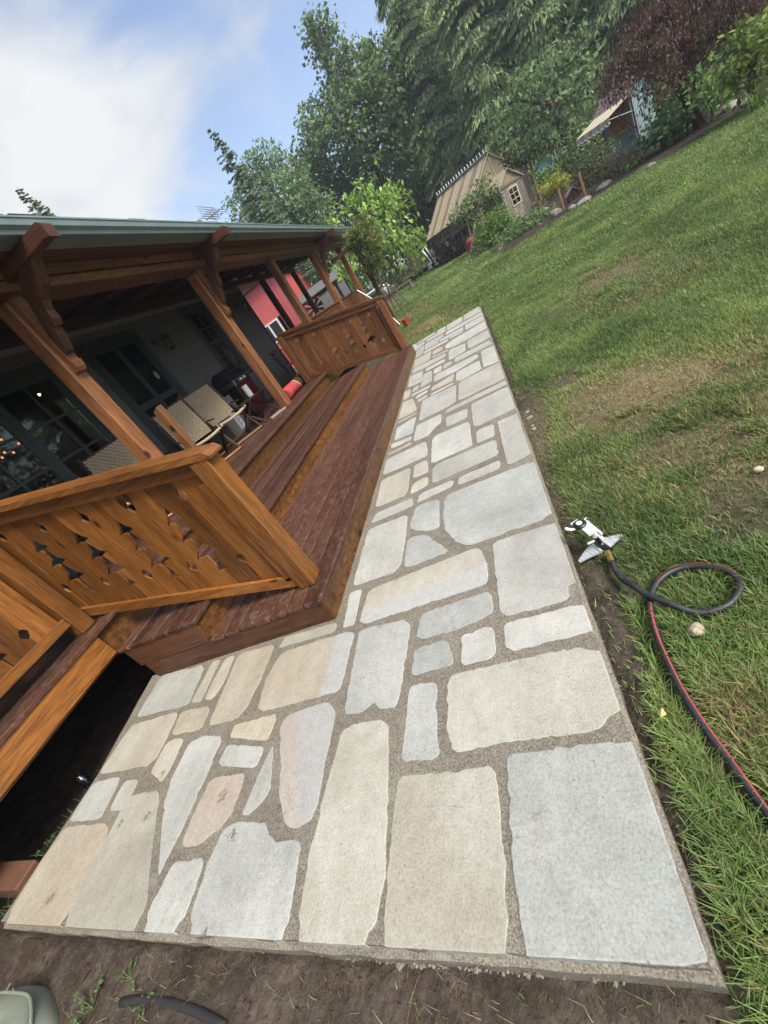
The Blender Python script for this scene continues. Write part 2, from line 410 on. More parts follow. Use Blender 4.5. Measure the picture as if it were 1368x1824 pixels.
def straw_cover(x, y):
    s = np.zeros(np.shape(x))
    for (px, py, rx, ry, k) in ((745, 590, .55, .8, 1.0), (775, 577, .7, .5, .9), (735, 560, 1.0, 1.2, .8), (690, 545, .6, 1.5, .6), (1330, 1290, .12, .14, .8), (1080, 690, .6, .4, .5), (1180, 690, .9, .4, .6), (1170, 515, .5, .3, .6), (1085, 488, .6, .4, .45), (1300, 790, .8, .4, .45)):
        g = ground(px, py); d = ((x - g[0]) / rx) ** 2 + ((y - g[1]) / ry) ** 2
        s = np.maximum(s, k * np.exp(-d))
    return np.clip(s * (.4 + 1.1 * fbm(x * 4, y * 4, 31)), 0, 1)

# one ground sheet out to the horizon, finer near the camera
def axis_steps(a, b_, near0, near1, fine, grow=1.35):
    v = list(np.arange(near0, near1, fine)); s = fine; x = near1
    while x < b_: v.append(x); s *= grow; x += s
    v.append(b_); s = fine; x = near0 - s
    lo = []
    while x > a: lo.append(x); s *= grow; x -= s
    lo.append(a); return np.array(lo[::-1] + v)
xs = axis_steps(-400, 400, -4.2, 1.2, .035); ys = axis_steps(-300, 900, -.7, 2.2, .035)
GX, GY = np.meshgrid(xs, ys); GZ = tz(GX, GY)
near = np.clip(1.6 - np.hypot(GX + 1.5, GY - .3) / 3, 0, 1)
GZ = GZ + near * .035 * (fbm(GX * 6, GY * 6, 5, 5) - .5) + near * .024 * (fbm(GX * 22, GY * 22, 6, 3) - .5)
slabmask = (GX > -3.5) & (GX < -.1) & (GY > .28) & (GY < 9.9)
GZ = np.where(slabmask, np.minimum(GZ, -.12), GZ)
far = np.clip((np.hypot(GX, GY) - 60) / 200, 0, 1); GZ = GZ * (1 - far) + far * .5
nx, ny = len(xs), len(ys); idx = np.arange(nx * ny).reshape(ny, nx)
F = np.stack([idx[:-1, :-1], idx[:-1, 1:], idx[1:, 1:], idx[1:, :-1]], -1).reshape(-1, 4)
ins = inside(GX, GY, LP)
cover = np.where(ins, grass_cover(GX, GY), 0); st = np.where(GY > 5, straw_cover(GX, GY), straw_cover(GX, GY) * ins)
farg = np.hypot(GX, GY) > 34
cover = np.where(farg, .6, cover)
tone = np.stack([cover, np.where(farg, 0, st), 0 * st], -1).reshape(-1, 3)
g = npmesh('ground', np.stack([GX, GY, GZ], -1).reshape(-1, 3), F, M['turf'], col=tone, smooth=True); g['kind'] = 'structure'

# ------------------------------------------------------------------ grass: individual blades
hose_px = [(1091, 1003), (1098, 1018), (1110, 1033), (1130, 1050), (1155, 1066), (1195, 1082), (1240, 1091), (1280, 1085), (1306, 1070), (1319, 1046), (1308, 1025), (1280, 1012), (1240, 1008), (1205, 1014), (1178, 1030), (1163, 1052), (1158, 1075), (1164, 1110), (1175, 1145), (1190, 1180), (1210, 1222), (1235, 1265), (1265, 1310), (1300, 1357), (1335, 1405), (1370, 1452), (1420, 1525), (1480, 1620)]
def smooth(P, k=3):
    o_ = []
    for i in range(len(P) - 1):
        a, b_, c, d = P[max(i - 1, 0)], P[i], P[i + 1], P[min(i + 2, len(P) - 1)]
        for j in range(k):
            t_ = j / k; o_.append(.5 * ((2 * b_) + (c - a) * t_ + (2 * a - 5 * b_ + 4 * c - d) * t_ * t_ + (3 * b_ - a - 3 * c + d) * t_ ** 3))
    o_.append(P[-1]); return o_
HOSEZ = -.055
HB = np.array([q[:2] for q in smooth([atz(*q, HOSEZ) for q in hose_px], 6)] + [atz(1242, 1134, -.07)[:2]] * 1 + [ground(1076, 985)[:2] + np.array([a_, b_]) for a_ in (-.08, -.03, .03, .08) for b_ in (-.02, .02)])
def near_hose(x, y):
    m = np.zeros(len(x), bool); k = (x < 1.2) & (y < 2.6) & (y > -.8)
    idx_ = np.nonzero(k)[0]
    if len(idx_):
        d = np.full(len(idx_), 9.)
        for q in HB: d = np.minimum(d, np.hypot(x[idx_] - q[0], y[idx_] - q[1]))
        m[idx_] = d < .034
    return m
def gz_at(x, y):
    near_ = np.clip(1.6 - np.hypot(x + 1.5, y - .3) / 3, 0, 1)
    return tz(x, y) + near_ * .035 * (fbm(x * 6, y * 6, 5, 5) - .5)
def blades(x, y, h, w, cols, lean=.8, seg2=True):
    n = len(x); z = gz_at(x, y) - .004
    a = rng.uniform(0, 2 * np.pi, n); l = h * lean * rng.uniform(.15, 1.25, n)
    dx, dy = np.cos(a) * l, np.sin(a) * l; hz = np.sqrt(np.maximum(h * h * 1.0 - .45 * l * l, (.35 * h) ** 2))
    b2 = a + np.pi / 2 + rng.uniform(-.7, .7, n); wx, wy = np.cos(b2) * w / 2, np.sin(b2) * w / 2
    B = np.stack([x, y, z], -1); Wv = np.stack([wx, wy, 0 * wx], -1)
    mid = B + np.stack([dx * .38, dy * .38, hz * .62], -1); tip = B + np.stack([dx, dy, hz * .92], -1)
    if not seg2:
        V = np.stack([B - Wv, B + Wv, tip + Wv * .3, tip - Wv * .3], 1).reshape(-1, 3)
        return V, (np.arange(n) * 4)[:, None] + np.arange(4), np.repeat(cols, 4, 0)
    V = np.stack([B - Wv, B + Wv, mid + Wv * .8, mid - Wv * .8, tip + Wv * .12, tip - Wv * .12], 1).reshape(-1, 3)
    o = (np.arange(n) * 6)[:, None]
    F = np.concatenate([o + np.array([0, 1, 2, 3]), o + np.array([3, 2, 4, 5])], 0)
    return V, F, np.repeat(cols, 6, 0)
LIME = [(1105, 800, .16, .14), (1130, 850, .18, .14), (1060, 830, .14, .10), (1180, 880, .10, .10), (1000, 700, .3, .2), (960, 640, .4, .2), (1030, 770, .2, .1), (1250, 640, .4, .25), (800, 505, 1.2, 1.2)]
LIMEW = [(ground(a_, b_), c_, d_) for a_, b_, c_, d_ in LIME]
def grass_cols(x, y, st, lush):
    n = len(x); lime = np.zeros(n)
    for g_, rx, ry in LIMEW: lime = np.maximum(lime, np.exp(-((x - g_[0]) / rx) ** 2 - ((y - g_[1]) / ry) ** 2))
    k = np.clip((fbm(x * 1.1, y * 1.1, 41) - .5) * 2.4 + .45 + (fbm(x * 6, y * 6, 43) - .5) * 1.3 + lime * .8 + rng.normal(0, .16, n), 0, 1.25)[:, None]
    a = np.array([.092, .162, .046]); b_ = np.array([.20, .29, .085]); c = a * (1 - k) + b_ * k
    dry = (rng.random(n) < .10 + .8 * st)[:, None]
    c = np.where(dry, np.array([.34, .27, .13]) * rng.uniform(.5, 1.2, (n, 1)), c)
    return c * rng.uniform(.65, 1.35, (n, 1))
def scatter(x0, x1, y0, y1, dens, h, w, lean, seg2=True):
    n = int((x1 - x0) * (y1 - y0) * dens); x = rng.uniform(x0, x1, n); y = rng.uniform(y0, y1, n)
    # clump the blades
    cx = np.round(x / .045) * .045; cy = np.round(y / .045) * .045
    j = rng.random(n) < .45
    x = np.where(j, cx + (vnoise(cx * 97, cy * 89, 1) - .5) * .04 + rng.normal(0, .008, n), x); y = np.where(j, cy + (vnoise(cx * 71, cy * 83, 2) - .5) * .04 + rng.normal(0, .008, n), y)
    ok = inside(x, y, LP)
    x, y = x[ok], y[ok]; cv = grass_cover(x, y); st = straw_cover(x, y)
    keep = (rng.random(len(x)) < np.clip(cv ** 1.4 * 1.05 + .07 + st * .4, 0, 1)) & ~near_hose(x, y); x, y, cv, st = x[keep], y[keep], cv[keep], st[keep]
    d = np.hypot(x, y)
    hh = h * rng.uniform(.45, 1.25, len(x)) * (.55 + .6 * cv) * (.75 + .6 * fbm(x * 2.2, y * 2.2, 51)); ww = w * rng.uniform(.7, 1.3, len(x))
    return blades(x, y, hh, ww, grass_cols(x, y, st, cv), lean, seg2)
P_ = []
P_.append(scatter(-.11, .75, -.75, 1.0, 34000, .066, .0034, 1.0))
P_.append(scatter(-.115, 1.6, 1.0, 3.0, 26000, .058, .0042, .9))
P_.append(scatter(-.115, 3.0, 3.0, 5.2, 16000, .045, .0055, .9, False))
P_.append(scatter(-.09, 5.2, 5.2, 9.0, 8500, .042, .008, .9, False))
P_.append(scatter(-2.8, 8.5, 9.0, 14.0, 2600, .042, .014, .9, False))
P_.append(scatter(-4.0, 9.5, 14.0, 20.0, 1200, .05, .022, .9, False))
P_.append(scatter(-4.6, 1.6, 20.0, 31.0, 500, .055, .035, .9, False))
for q_ in ((.75, 3.2, -1.1, 1.0, 6000, .07, .008), (1.6, 4.4, 1.0, 3.0, 4500, .055, .009), (3.0, 6.2, 3.0, 5.2, 3600, .045, .010), (5.2, 9.5, 5.2, 9.0, 2200, .042, .013)): P_.append(scatter(*q_, .9, False))
off = 0; VV = []; FF = []; CC = []
for v_, f_, c_ in P_:
    VV.append(v_); FF.append(f_ + off); CC.append(c_); off += len(v_)
gr = npmesh('lawn_grass', np.concatenate(VV), np.concatenate(FF), M['grassblade'], col=np.concatenate(CC))
tag(gr, 'short green patchy lawn grass growing beside the stone patio', 'grass', kind='stuff')
del VV, FF, CC, P_

# ------------------------------------------------------------------ flagstone patio
STONES = [
('g',[(-0.47,9.911),(-0.134,9.906),(-0.132,9.211),(-0.488,9.333)]),
('g',[(-0.869,9.886),(-0.507,9.874),(-0.522,9.295),(-0.869,9.276)]),
('g',[(-1.628,9.966),(-1.178,9.998),(-1.139,9.795),(-1.402,9.681),(-1.618,9.744)]),
('g',[(-1.373,9.58),(-1.103,9.635),(-1.113,9.929),(-0.907,9.923),(-0.905,9.308),(-1.352,9.348)]),
('g',[(-0.868,9.197),(-0.494,9.178),(-0.132,9.099),(-0.13,8.805),(-0.475,8.858),(-0.515,8.844),(-0.905,8.909)]),
('g',[(-0.472,8.751),(-0.129,8.73),(-0.131,8.216),(-0.484,8.303)]),
('g',[(-1.013,8.799),(-0.505,8.72),(-0.514,8.432),(-1.019,8.567)]),
('g',[(-1.367,9.239),(-0.945,9.174),(-0.947,8.926),(-1.042,8.871),(-1.043,8.541),(-1.357,8.617)]),
('g',[(-0.799,8.444),(-0.515,8.377),(-0.52,8.287),(-0.798,8.307)]),
('g',[(-1.787,10.02),(-1.648,9.919),(-1.616,9.633),(-1.411,9.579),(-1.404,9.354),(-1.595,9.184),(-1.667,9.147),(-1.768,9.735)]),
('g',[(-1.574,9.111),(-1.394,9.184),(-1.37,8.394),(-1.542,8.382)]),
('g',[(-1.366,8.533),(-0.832,8.425),(-0.827,8.255),(-1.347,8.344)]),
('t',[(-1.135,8.113),(-0.941,8.04),(-0.936,7.823),(-1.14,7.799)]),
('g',[(-0.778,8.116),(-0.131,8.125),(-0.14,7.481),(-0.477,7.5),(-0.729,7.526),(-0.873,7.717),(-0.887,7.977)]),
('c',[(-1.138,7.675),(-0.811,7.536),(-0.816,7.458),(-1.146,7.579)]),
('g',[(-0.469,7.387),(-0.137,7.37),(-0.128,6.85),(-0.174,6.767),(-0.466,6.814)]),
('g',[(-0.81,7.368),(-0.754,7.462),(-0.51,7.288),(-0.518,6.801),(-0.692,6.771),(-0.737,6.738),(-0.804,6.765)]),
('g',[(-0.7,6.649),(-0.671,6.711),(-0.138,6.623),(-0.128,6.362),(-0.711,6.434)]),
('g',[(-1.044,6.284),(-1.01,6.362),(-0.723,6.311),(-0.349,6.257),(-0.344,6.05),(-0.67,5.957),(-1.037,6.015)]),
('g',[(-0.681,5.891),(-0.338,5.868),(-0.333,5.444),(-0.614,5.409),(-0.684,5.485)]),
('g',[(-0.296,6.27),(-0.111,6.226),(-0.122,5.369),(-0.303,5.45)]),
('c',[(-1.538,8.231),(-1.18,8.227),(-1.175,7.578),(-1.514,7.582)]),
('g',[(-1.516,7.501),(-1.497,7.551),(-0.875,7.386),(-0.857,7.277),(-0.863,7.156),(-1.279,7.184),(-1.523,7.254)]),
('g',[(-1.222,7.052),(-0.877,7.032),(-0.874,6.848),(-1.228,6.884)]),
('g',[(-1.057,6.704),(-0.924,6.711),(-0.924,6.395),(-1.05,6.44)]),
('b',[(-0.886,6.69),(-0.752,6.678),(-0.744,6.472),(-0.896,6.438)]),
('g',[(-1.524,6.482),(-1.538,7.14),(-1.28,7.069),(-1.266,6.407)]),
('b',[(-1.251,6.801),(-1.106,6.744),(-1.073,6.137),(-1.27,6.094)]),
('g',[(-1.411,6.104),(-1.401,6.314),(-1.306,6.33),(-1.305,6.127)]),
('g',[(-1.567,6.354),(-1.451,6.328),(-1.438,5.965),(-1.538,5.935)]),
('g',[(-1.41,5.907),(-1.394,5.999),(-1.094,5.975),(-1.088,5.866)]),
('t',[(-1.064,5.646),(-1.056,5.824),(-0.856,5.844),(-0.71,5.908),(-0.73,5.579)]),
('g',[(-1.067,5.452),(-1.055,5.523),(-0.724,5.504),(-0.72,5.443)]),
('g',[(-1.321,5.743),(-1.266,5.805),(-1.119,5.797),(-1.123,5.697),(-1.303,5.663)]),
('g',[(-1.273,5.585),(-1.114,5.584),(-1.109,5.494),(-1.253,5.459)]),
('c',[(-1.533,5.157),(-1.531,5.831),(-1.362,5.775),(-1.252,5.204),(-1.272,5.135)]),
('g',[(-1.188,5.432),(-0.688,5.354),(-0.694,4.72),(-0.836,4.678),(-1.184,4.699)]),
('y',[(-0.649,5.337),(-0.603,5.382),(-0.125,5.335),(-0.124,4.656),(-0.663,4.7)]),
('g',[(-0.827,4.508),(-0.81,4.612),(-0.121,4.597),(-0.122,4.453)]),
('g',[(-0.519,4.397),(-0.125,4.38),(-0.115,3.948),(-0.118,3.744),(-0.458,3.74),(-0.517,3.765)]),
('g',[(-0.819,4.384),(-0.563,4.33),(-0.57,4.081),(-0.811,4.088)]),
('g',[(-1.521,5.062),(-1.241,5.075),(-1.231,5.022),(-1.515,5.017)]),
('b',[(-1.499,4.456),(-1.509,4.86),(-1.238,4.928),(-1.243,4.406)]),
('g',[(-1.528,4.358),(-1.498,4.39),(-1.244,4.331),(-1.242,4.225),(-1.496,4.251)]),
('c',[(-1.536,4.156),(-1.244,4.165),(-1.23,4.093),(-1.536,4.1)]),
('g',[(-1.21,4.127),(-1.201,4.588),(-0.881,4.566),(-0.87,4.301),(-0.962,4.234),(-1.018,4.097)]),
('g',[(-1.525,3.64),(-1.537,4.005),(-1.042,3.989),(-1.001,3.652),(-1.025,3.608),(-1.284,3.619)]),
('g',[(-0.955,3.396),(-0.967,3.933),(-0.927,4.009),(-0.554,3.956),(-0.541,3.402),(-0.574,3.385)]),
('g',[(-0.504,3.383),(-0.497,3.61),(-0.46,3.664),(-0.324,3.625),(-0.341,3.367)]),
('g',[(-0.292,3.637),(-0.118,3.613),(-0.128,2.805),(-0.29,2.782)]),
('g',[(-0.924,3.001),(-0.931,3.287),(-0.883,3.335),(-0.331,3.296),(-0.336,3.008)]),
('g',[(-0.691,2.803),(-0.685,2.901),(-0.644,2.924),(-0.337,2.916),(-0.343,2.805),(-0.396,2.786)]),
('c',[(-1.138,3.262),(-1.139,3.528),(-1.001,3.527),(-0.972,3.253)]),
('c',[(-1.501,3.019),(-1.521,3.53),(-1.182,3.522),(-1.171,3.08),(-1.2,3.003)]),
('c',[(-1.14,2.986),(-1.121,3.17),(-0.975,3.182),(-0.966,3.019)]),
('g',[(-1.061,2.799),(-1.048,2.891),(-1.001,2.931),(-0.73,2.923),(-0.728,2.827)]),
('b',[(-0.81,2.436),(-0.806,2.673),(-0.763,2.733),(-0.137,2.702),(-0.125,2.422),(-0.124,2.064),(-0.165,2.016),(-0.635,2.018),(-0.711,2.103),(-0.794,2.278)]),
('g',[(-1.501,2.779),(-1.471,2.916),(-1.099,2.91),(-1.087,2.781),(-1.29,2.773)]),
('b',[(-1.091,2.532),(-1.052,2.757),(-0.848,2.72),(-0.836,2.333),(-0.914,2.334),(-1.075,2.438)]),
('b',[(-1.087,2.043),(-1.099,2.333),(-1.035,2.352),(-0.941,2.309),(-0.749,2.033),(-1.056,2.019)]),
('g',[(-1.514,2.029),(-1.511,2.702),(-1.127,2.683),(-1.114,2.322),(-1.119,2.074),(-1.17,2.019)]),
('C',[(-1.368,1.666),(-1.356,1.907),(-1.299,1.934),(-0.558,1.979),(-0.521,1.807),(-0.525,1.644),(-1.326,1.629)]),
('g',[(-1.492,1.674),(-1.516,1.97),(-1.414,1.966),(-1.404,1.647),(-1.488,1.656)]),
('g',[(-0.478,1.947),(-0.45,1.976),(-0.142,1.957),(-0.122,1.918),(-0.126,1.608),(-0.149,1.388),(-0.451,1.393),(-0.482,1.435)]),
('b',[(-0.943,1.417),(-0.942,1.523),(-0.912,1.578),(-0.53,1.591),(-0.513,1.549),(-0.508,1.439),(-0.651,1.399),(-0.915,1.395)]),
('g',[(-0.471,1.354),(-0.155,1.353),(-0.122,1.319),(-0.128,1.197),(-0.451,1.193),(-0.478,1.225)]),
('b',[(-1.327,1.064),(-1.349,1.576),(-1.306,1.591),(-1.095,1.573),(-1.039,1.575),(-0.991,1.516),(-0.998,1.159),(-1.009,1.105),(-1.024,1.041),(-1.108,1.051),(-1.168,1.082),(-1.229,1.047)]),
('b',[(-0.955,1.195),(-0.952,1.336),(-0.9,1.352),(-0.761,1.354),(-0.727,1.197),(-0.924,1.187)]),
('g',[(-0.693,1.18),(-0.69,1.362),(-0.542,1.361),(-0.522,1.336),(-0.518,1.205),(-0.555,1.182)]),
('b',[(-0.965,0.804),(-0.962,1.123),(-0.92,1.139),(-0.818,1.125),(-0.808,1.085),(-0.812,1.015),(-0.802,0.875),(-0.785,0.792),(-0.946,0.799)]),
('y',[(-0.762,1.096),(-0.741,1.145),(-0.649,1.147),(-0.187,1.144),(-0.125,1.101),(-0.125,0.966),(-0.122,0.869),(-0.189,0.815),(-0.247,0.807),(-0.501,0.815),(-0.714,0.803),(-0.74,0.817),(-0.759,0.895)]),
('y',[(-1.312,0.977),(-1.269,1.003),(-1.1,0.999),(-1.05,0.967),(-1.005,0.636),(-0.983,0.437),(-1.01,0.281),(-1.298,0.277),(-1.321,0.335),(-1.34,0.502),(-1.332,0.742)]),
('c',[(-0.975,0.708),(-0.959,0.743),(-0.591,0.738),(-0.565,0.718),(-0.562,0.49),(-0.565,0.338),(-0.579,0.287),(-0.845,0.281),(-0.953,0.283),(-0.969,0.33),(-0.98,0.537)]),
('b',[(-0.526,0.753),(-0.503,0.77),(-0.172,0.768),(-0.126,0.749),(-0.117,0.646),(-0.122,0.384),(-0.124,0.276),(-0.519,0.276),(-0.529,0.316),(-0.537,0.447)]),
('y',[(-2.038,1.651),(-2.009,1.736),(-1.565,1.721),(-1.548,1.675),(-1.574,1.64)]),
('B',[(-1.997,1.229),(-2.034,1.4),(-1.995,1.584),(-1.918,1.606),(-1.451,1.61),(-1.387,1.58),(-1.385,1.315),(-1.386,1.199),(-1.939,1.188),(-1.976,1.205)]),
('t',[(-2.402,1.173),(-2.434,1.489),(-2.455,1.693),(-2.412,1.721),(-2.128,1.705),(-2.09,1.683),(-2.08,1.433),(-2.102,1.241),(-2.147,1.177)]),
('c',[(-2.587,1.383),(-2.601,1.526),(-2.59,1.728),(-2.496,1.718),(-2.463,1.495),(-2.496,1.377)]),
('c',[(-2.732,1.387),(-2.743,1.729),(-2.653,1.725),(-2.631,1.52),(-2.62,1.378)]),
('b',[(-3.359,1.395),(-3.399,1.716),(-3.352,1.759),(-2.866,1.731),(-2.806,1.683),(-2.754,1.397),(-2.793,1.381)]),
('t',[(-2.747,1.169),(-2.792,1.33),(-2.725,1.339),(-2.486,1.324),(-2.461,1.25),(-2.457,1.161)]),
('t',[(-2.136,1.064),(-2.15,1.141),(-1.822,1.154),(-1.805,1.117),(-1.809,1.002),(-2.014,1.044)]),
('A',[(-1.754,1.072),(-1.725,1.126),(-1.459,1.158),(-1.379,1.094),(-1.373,0.91),(-1.359,0.681),(-1.367,0.624),(-1.457,0.589),(-1.518,0.613),(-1.6,0.733),(-1.665,0.887)]),
('b',[(-2.142,0.93),(-2.131,1.028),(-1.811,0.971),(-1.824,0.868),(-2.089,0.907)]),
('b',[(-1.801,0.672),(-1.788,0.832),(-1.759,0.972),(-1.745,0.959),(-1.671,0.756),(-1.697,0.702),(-1.764,0.663)]),
('c',[(-3.367,0.997),(-3.359,1.334),(-2.813,1.346),(-2.787,1.166),(-2.77,1.019),(-2.84,0.992)]),
('c',[(-2.753,0.94),(-2.758,1.115),(-2.696,1.137),(-2.583,1.134),(-2.56,0.935),(-2.585,0.871),(-2.657,0.91)]),
('b',[(-2.225,0.462),(-2.439,0.741),(-2.495,0.871),(-2.509,1.084),(-2.415,1.116),(-2.231,1.089),(-2.2,1.056),(-2.192,0.863),(-2.193,0.65),(-2.213,0.458)]),
('k',[(-2.148,0.552),(-2.156,0.684),(-2.154,0.857),(-1.901,0.857),(-1.884,0.84),(-1.865,0.692),(-1.917,0.627),(-2.026,0.556)]),
('b',[(-3.359,0.727),(-3.367,0.952),(-3.053,0.957),(-3.004,0.717)]),
('g',[(-2.969,0.758),(-2.986,0.924),(-2.836,0.919),(-2.802,0.753)]),
('t',[(-3.304,0.277),(-3.364,0.31),(-3.37,0.404),(-3.382,0.537),(-3.363,0.698),(-2.914,0.697),(-2.831,0.646),(-2.791,0.485),(-2.784,0.287)]),
('y',[(-2.769,0.284),(-2.799,0.394),(-2.822,0.614),(-2.853,0.817),(-2.779,0.833),(-2.569,0.832),(-2.52,0.791),(-2.391,0.596),(-2.209,0.364),(-2.21,0.285)]),
('b',[(-2.134,0.284),(-2.17,0.328),(-2.152,0.498),(-2.081,0.51),(-1.954,0.513),(-1.934,0.486),(-1.919,0.312),(-1.981,0.284)]),
('b',[(-1.865,0.3),(-1.891,0.325),(-1.908,0.486),(-1.894,0.618),(-1.802,0.639),(-1.626,0.625),(-1.587,0.579),(-1.542,0.554),(-1.437,0.557),(-1.396,0.54),(-1.364,0.317),(-1.392,0.285)]),
]

def mortarmat():
    m, t, bs, o = newmat('mortar'); v = coords(t, rnd=False)
    n1 = noise(t, v, 2.5, 4); n2 = noise(t, v, 150, 2, .8); n3 = noise(t, v, 24, 6, .7)
    c = ramp(t, n1, [(.3, (.150, .138, .110)), (.7, (.205, .19, .152))])
    c = mixc(t, .75, c, ramp(t, n2, [(.32, (.35, .34, .32)), (.5, (1, 1, 1)), (.68, (1.8, 1.75, 1.7))]), 'MULTIPLY')
    c = mixc(t, .6, c, ramp(t, n3, [(.3, (.72, .70, .66)), (.7, (1.15, 1.15, 1.15))]), 'MULTIPLY')
    t.links.new(c, bs.inputs['Base Color']); bs.inputs['Roughness'].default_value = .95; bs.inputs['Specular IOR Level'].default_value = .15
    n5 = noise(t, v, 6, 7, .75, .8); c = mixc(t, ramp(t, n5, [(.54, (0, 0, 0)), (.72, (.6, .6, .6))]), c, (.27, .255, .23)); c = mixc(t, ramp(t, noise(t, v, 3.3, 6, .7, .5), [(.56, (0, 0, 0)), (.75, (.5, .5, .5))]), c, (.10, .088, .07)); t.links.new(c, bs.inputs['Base Color'])
    bump(t, bs, n2, .7, .004); return m
M['mortar'] = mortarmat()
MUD = [(-1.988, 0.755, 0.085), (-1.811, 0.593, 0.06), (-2.544, 0.705, 0.06), (-2.768, 0.68, 0.05), (-3.023, 0.376, 0.07), (-2.614, 0.929, 0.05)]
def stonemat(name, base, second, banded, split=None):
    m, t, bs, o = newmat(name); v = coords(t)
    n1 = noise(t, v, 2.2, 5, .55, .5); n2 = noise(t, v, 22, 6, .7, .2); n3 = noise(t, v, 115, 3, .75); n4 = noise(t, v, 26, 8, .85, 2.2)
    c = ramp(t, n1, [(.34, tuple(.92 * q for q in base)), (.52, tuple((a + b_) / 2 for a, b_ in zip(base, second))), (.66, tuple(1.05 * q for q in second))])
    streak = noise(t, coords(t, (1.0, .22, 1)), 9, 5, .65, .6); c = mixc(t, .5, c, ramp(t, streak, [(.36, (.86, .85, .81)), (.55, (1, 1, 1)), (.7, (1.08, 1.08, 1.08))]), 'MULTIPLY')
    if split:
        vo_ = coords(t, rnd=False); dp = N(t, 'ShaderNodeVectorMath', operation='DOT_PRODUCT'); dp.inputs[1].default_value = (split[0], split[1], 0); t.links.new(vo_, dp.inputs[0])
        wob = noise(t, vo_, 11, 6, .7); ma = N(t, 'ShaderNodeMath', operation='MULTIPLY_ADD'); ma.inputs[1].default_value = .09; ma.inputs[2].default_value = 0; t.links.new(wob, ma.inputs[0]); t.links.new(dp.outputs['Value'], ma.inputs[2])
        mr = N(t, 'ShaderNodeMapRange'); mr.inputs['From Min'].default_value = split[2] - .002; mr.inputs['From Max'].default_value = split[2] + .042; t.links.new(ma.outputs[0], mr.inputs[0])
        c = mixc(t, mr.outputs[0], c, (.348, .354, .330))
    if banded:
        vb = coords(t, (1.1, .16, 1)); nb = noise(t, vb, 1.1, 2, .4, .3)
        c = mixc(t, ramp(t, nb, [(.50, (0, 0, 0)), (.53, (1, 1, 1))]), c, (.33, .338, .335))
    c = mixc(t, .55, c, ramp(t, n2, [(.30, (.80, .79, .76)), (.5, (1, 1, 1)), (.70, (1.14, 1.14, 1.14))]), 'MULTIPLY')
    c = mixc(t, .8, c, ramp(t, n3, [(.30, (.70, .69, .67)), (.48, (1, 1, 1)), (.70, (1.19, 1.19, 1.19))]), 'MULTIPLY')
    c = mixc(t, ramp(t, n4, [(.57, (0, 0, 0)), (.68, (.75, .75, .75))]), c, (.50, .50, .485))                # pale scuffs and trowel smears
    pit = N(t, 'ShaderNodeTexVoronoi'); pit.inputs['Scale'].default_value = 26; t.links.new(v, pit.inputs[0])
    sp = N(t, 'ShaderNodeSeparateColor'); t.links.new(pit.outputs['Color'], sp.inputs[0])
    gt = N(t, 'ShaderNodeMath', operation='GREATER_THAN'); gt.inputs[1].default_value = .86; t.links.new(sp.outputs[0], gt.inputs[0])
    pm = ramp(t, pit.outputs['Distance'], [(.05, (.8, .8, .8)), (.10, (0, 0, 0))]); mu = N(t, 'ShaderNodeMath', operation='MULTIPLY')
    t.links.new(pm, mu.inputs[0]); t.links.new(gt.outputs[0], mu.inputs[1]); c = mixc(t, mu.outputs[0], c, (.13, .12, .10))
    n5 = noise(t, v, 1.6, 6, .62, 1.2); n6 = noise(t, v, 3.1, 3, .5)
    cl = ramp(t, n5, [(.488, (0, 0, 0)), (.497, (.5, .5, .5)), (.502, (0, 0, 0))]); clm = N(t, 'ShaderNodeMath', operation='MULTIPLY'); t.links.new(cl, clm.inputs[0]); t.links.new(ramp(t, n6, [(.5, (0, 0, 0)), (.62, (1, 1, 1))]), clm.inputs[1])
    c = mixc(t, clm.outputs[0], c, (.16, .155, .14))
    # rusty and muddy stains with their own shapes
    ns = noise(t, v, 4.2, 7, .78, 1.0); c = mixc(t, ramp(t, ns, [(.63, (0, 0, 0)), (.80, (.7, .7, .7))]), c, (.24, .19, .135))
    vw_ = coords(t, rnd=False); nm = noise(t, vw_, 55, 5, .8, 1.0); tot = None
    for (mx0, my0, mr0) in MUD:
        ds = N(t, 'ShaderNodeVectorMath', operation='DISTANCE'); ds.inputs[1].default_value = (mx0, my0, 0); t.links.new(vw_, ds.inputs[0])
        q = N(t, 'ShaderNodeMapRange'); q.inputs['From Min'].default_value = mr0; q.inputs['From Max'].default_value = 0; q.inputs['To Max'].default_value = .30; t.links.new(ds.outputs['Value'], q.inputs[0])
        if tot is None: tot = q.outputs[0]
        else:
            ad_ = N(t, 'ShaderNodeMath', operation='MAXIMUM'); t.links.new(tot, ad_.inputs[0]); t.links.new(q.outputs[0], ad_.inputs[1]); tot = ad_.outputs[0]
    ad_ = N(t, 'ShaderNodeMath', operation='ADD'); t.links.new(tot, ad_.inputs[0]); t.links.new(nm, ad_.inputs[1])
    c = mixc(t, ramp(t, ad_.outputs[0], [(.70, (0, 0, 0)), (.78, (.8, .8, .8))]), c, (.085, .06, .04))
    hue = randbright(t, c, .88, 1.10)
    t.links.new(hue, bs.inputs['Base Color']); bs.inputs['Roughness'].default_value = .78; bs.inputs['Specular IOR Level'].default_value = .3
    ad = N(t, 'ShaderNodeMath', operation='ADD'); t.links.new(n2, ad.inputs[0]); t.links.new(n3, ad.inputs[1])
    bump(t, bs, ad.outputs[0], .35, .006); return m
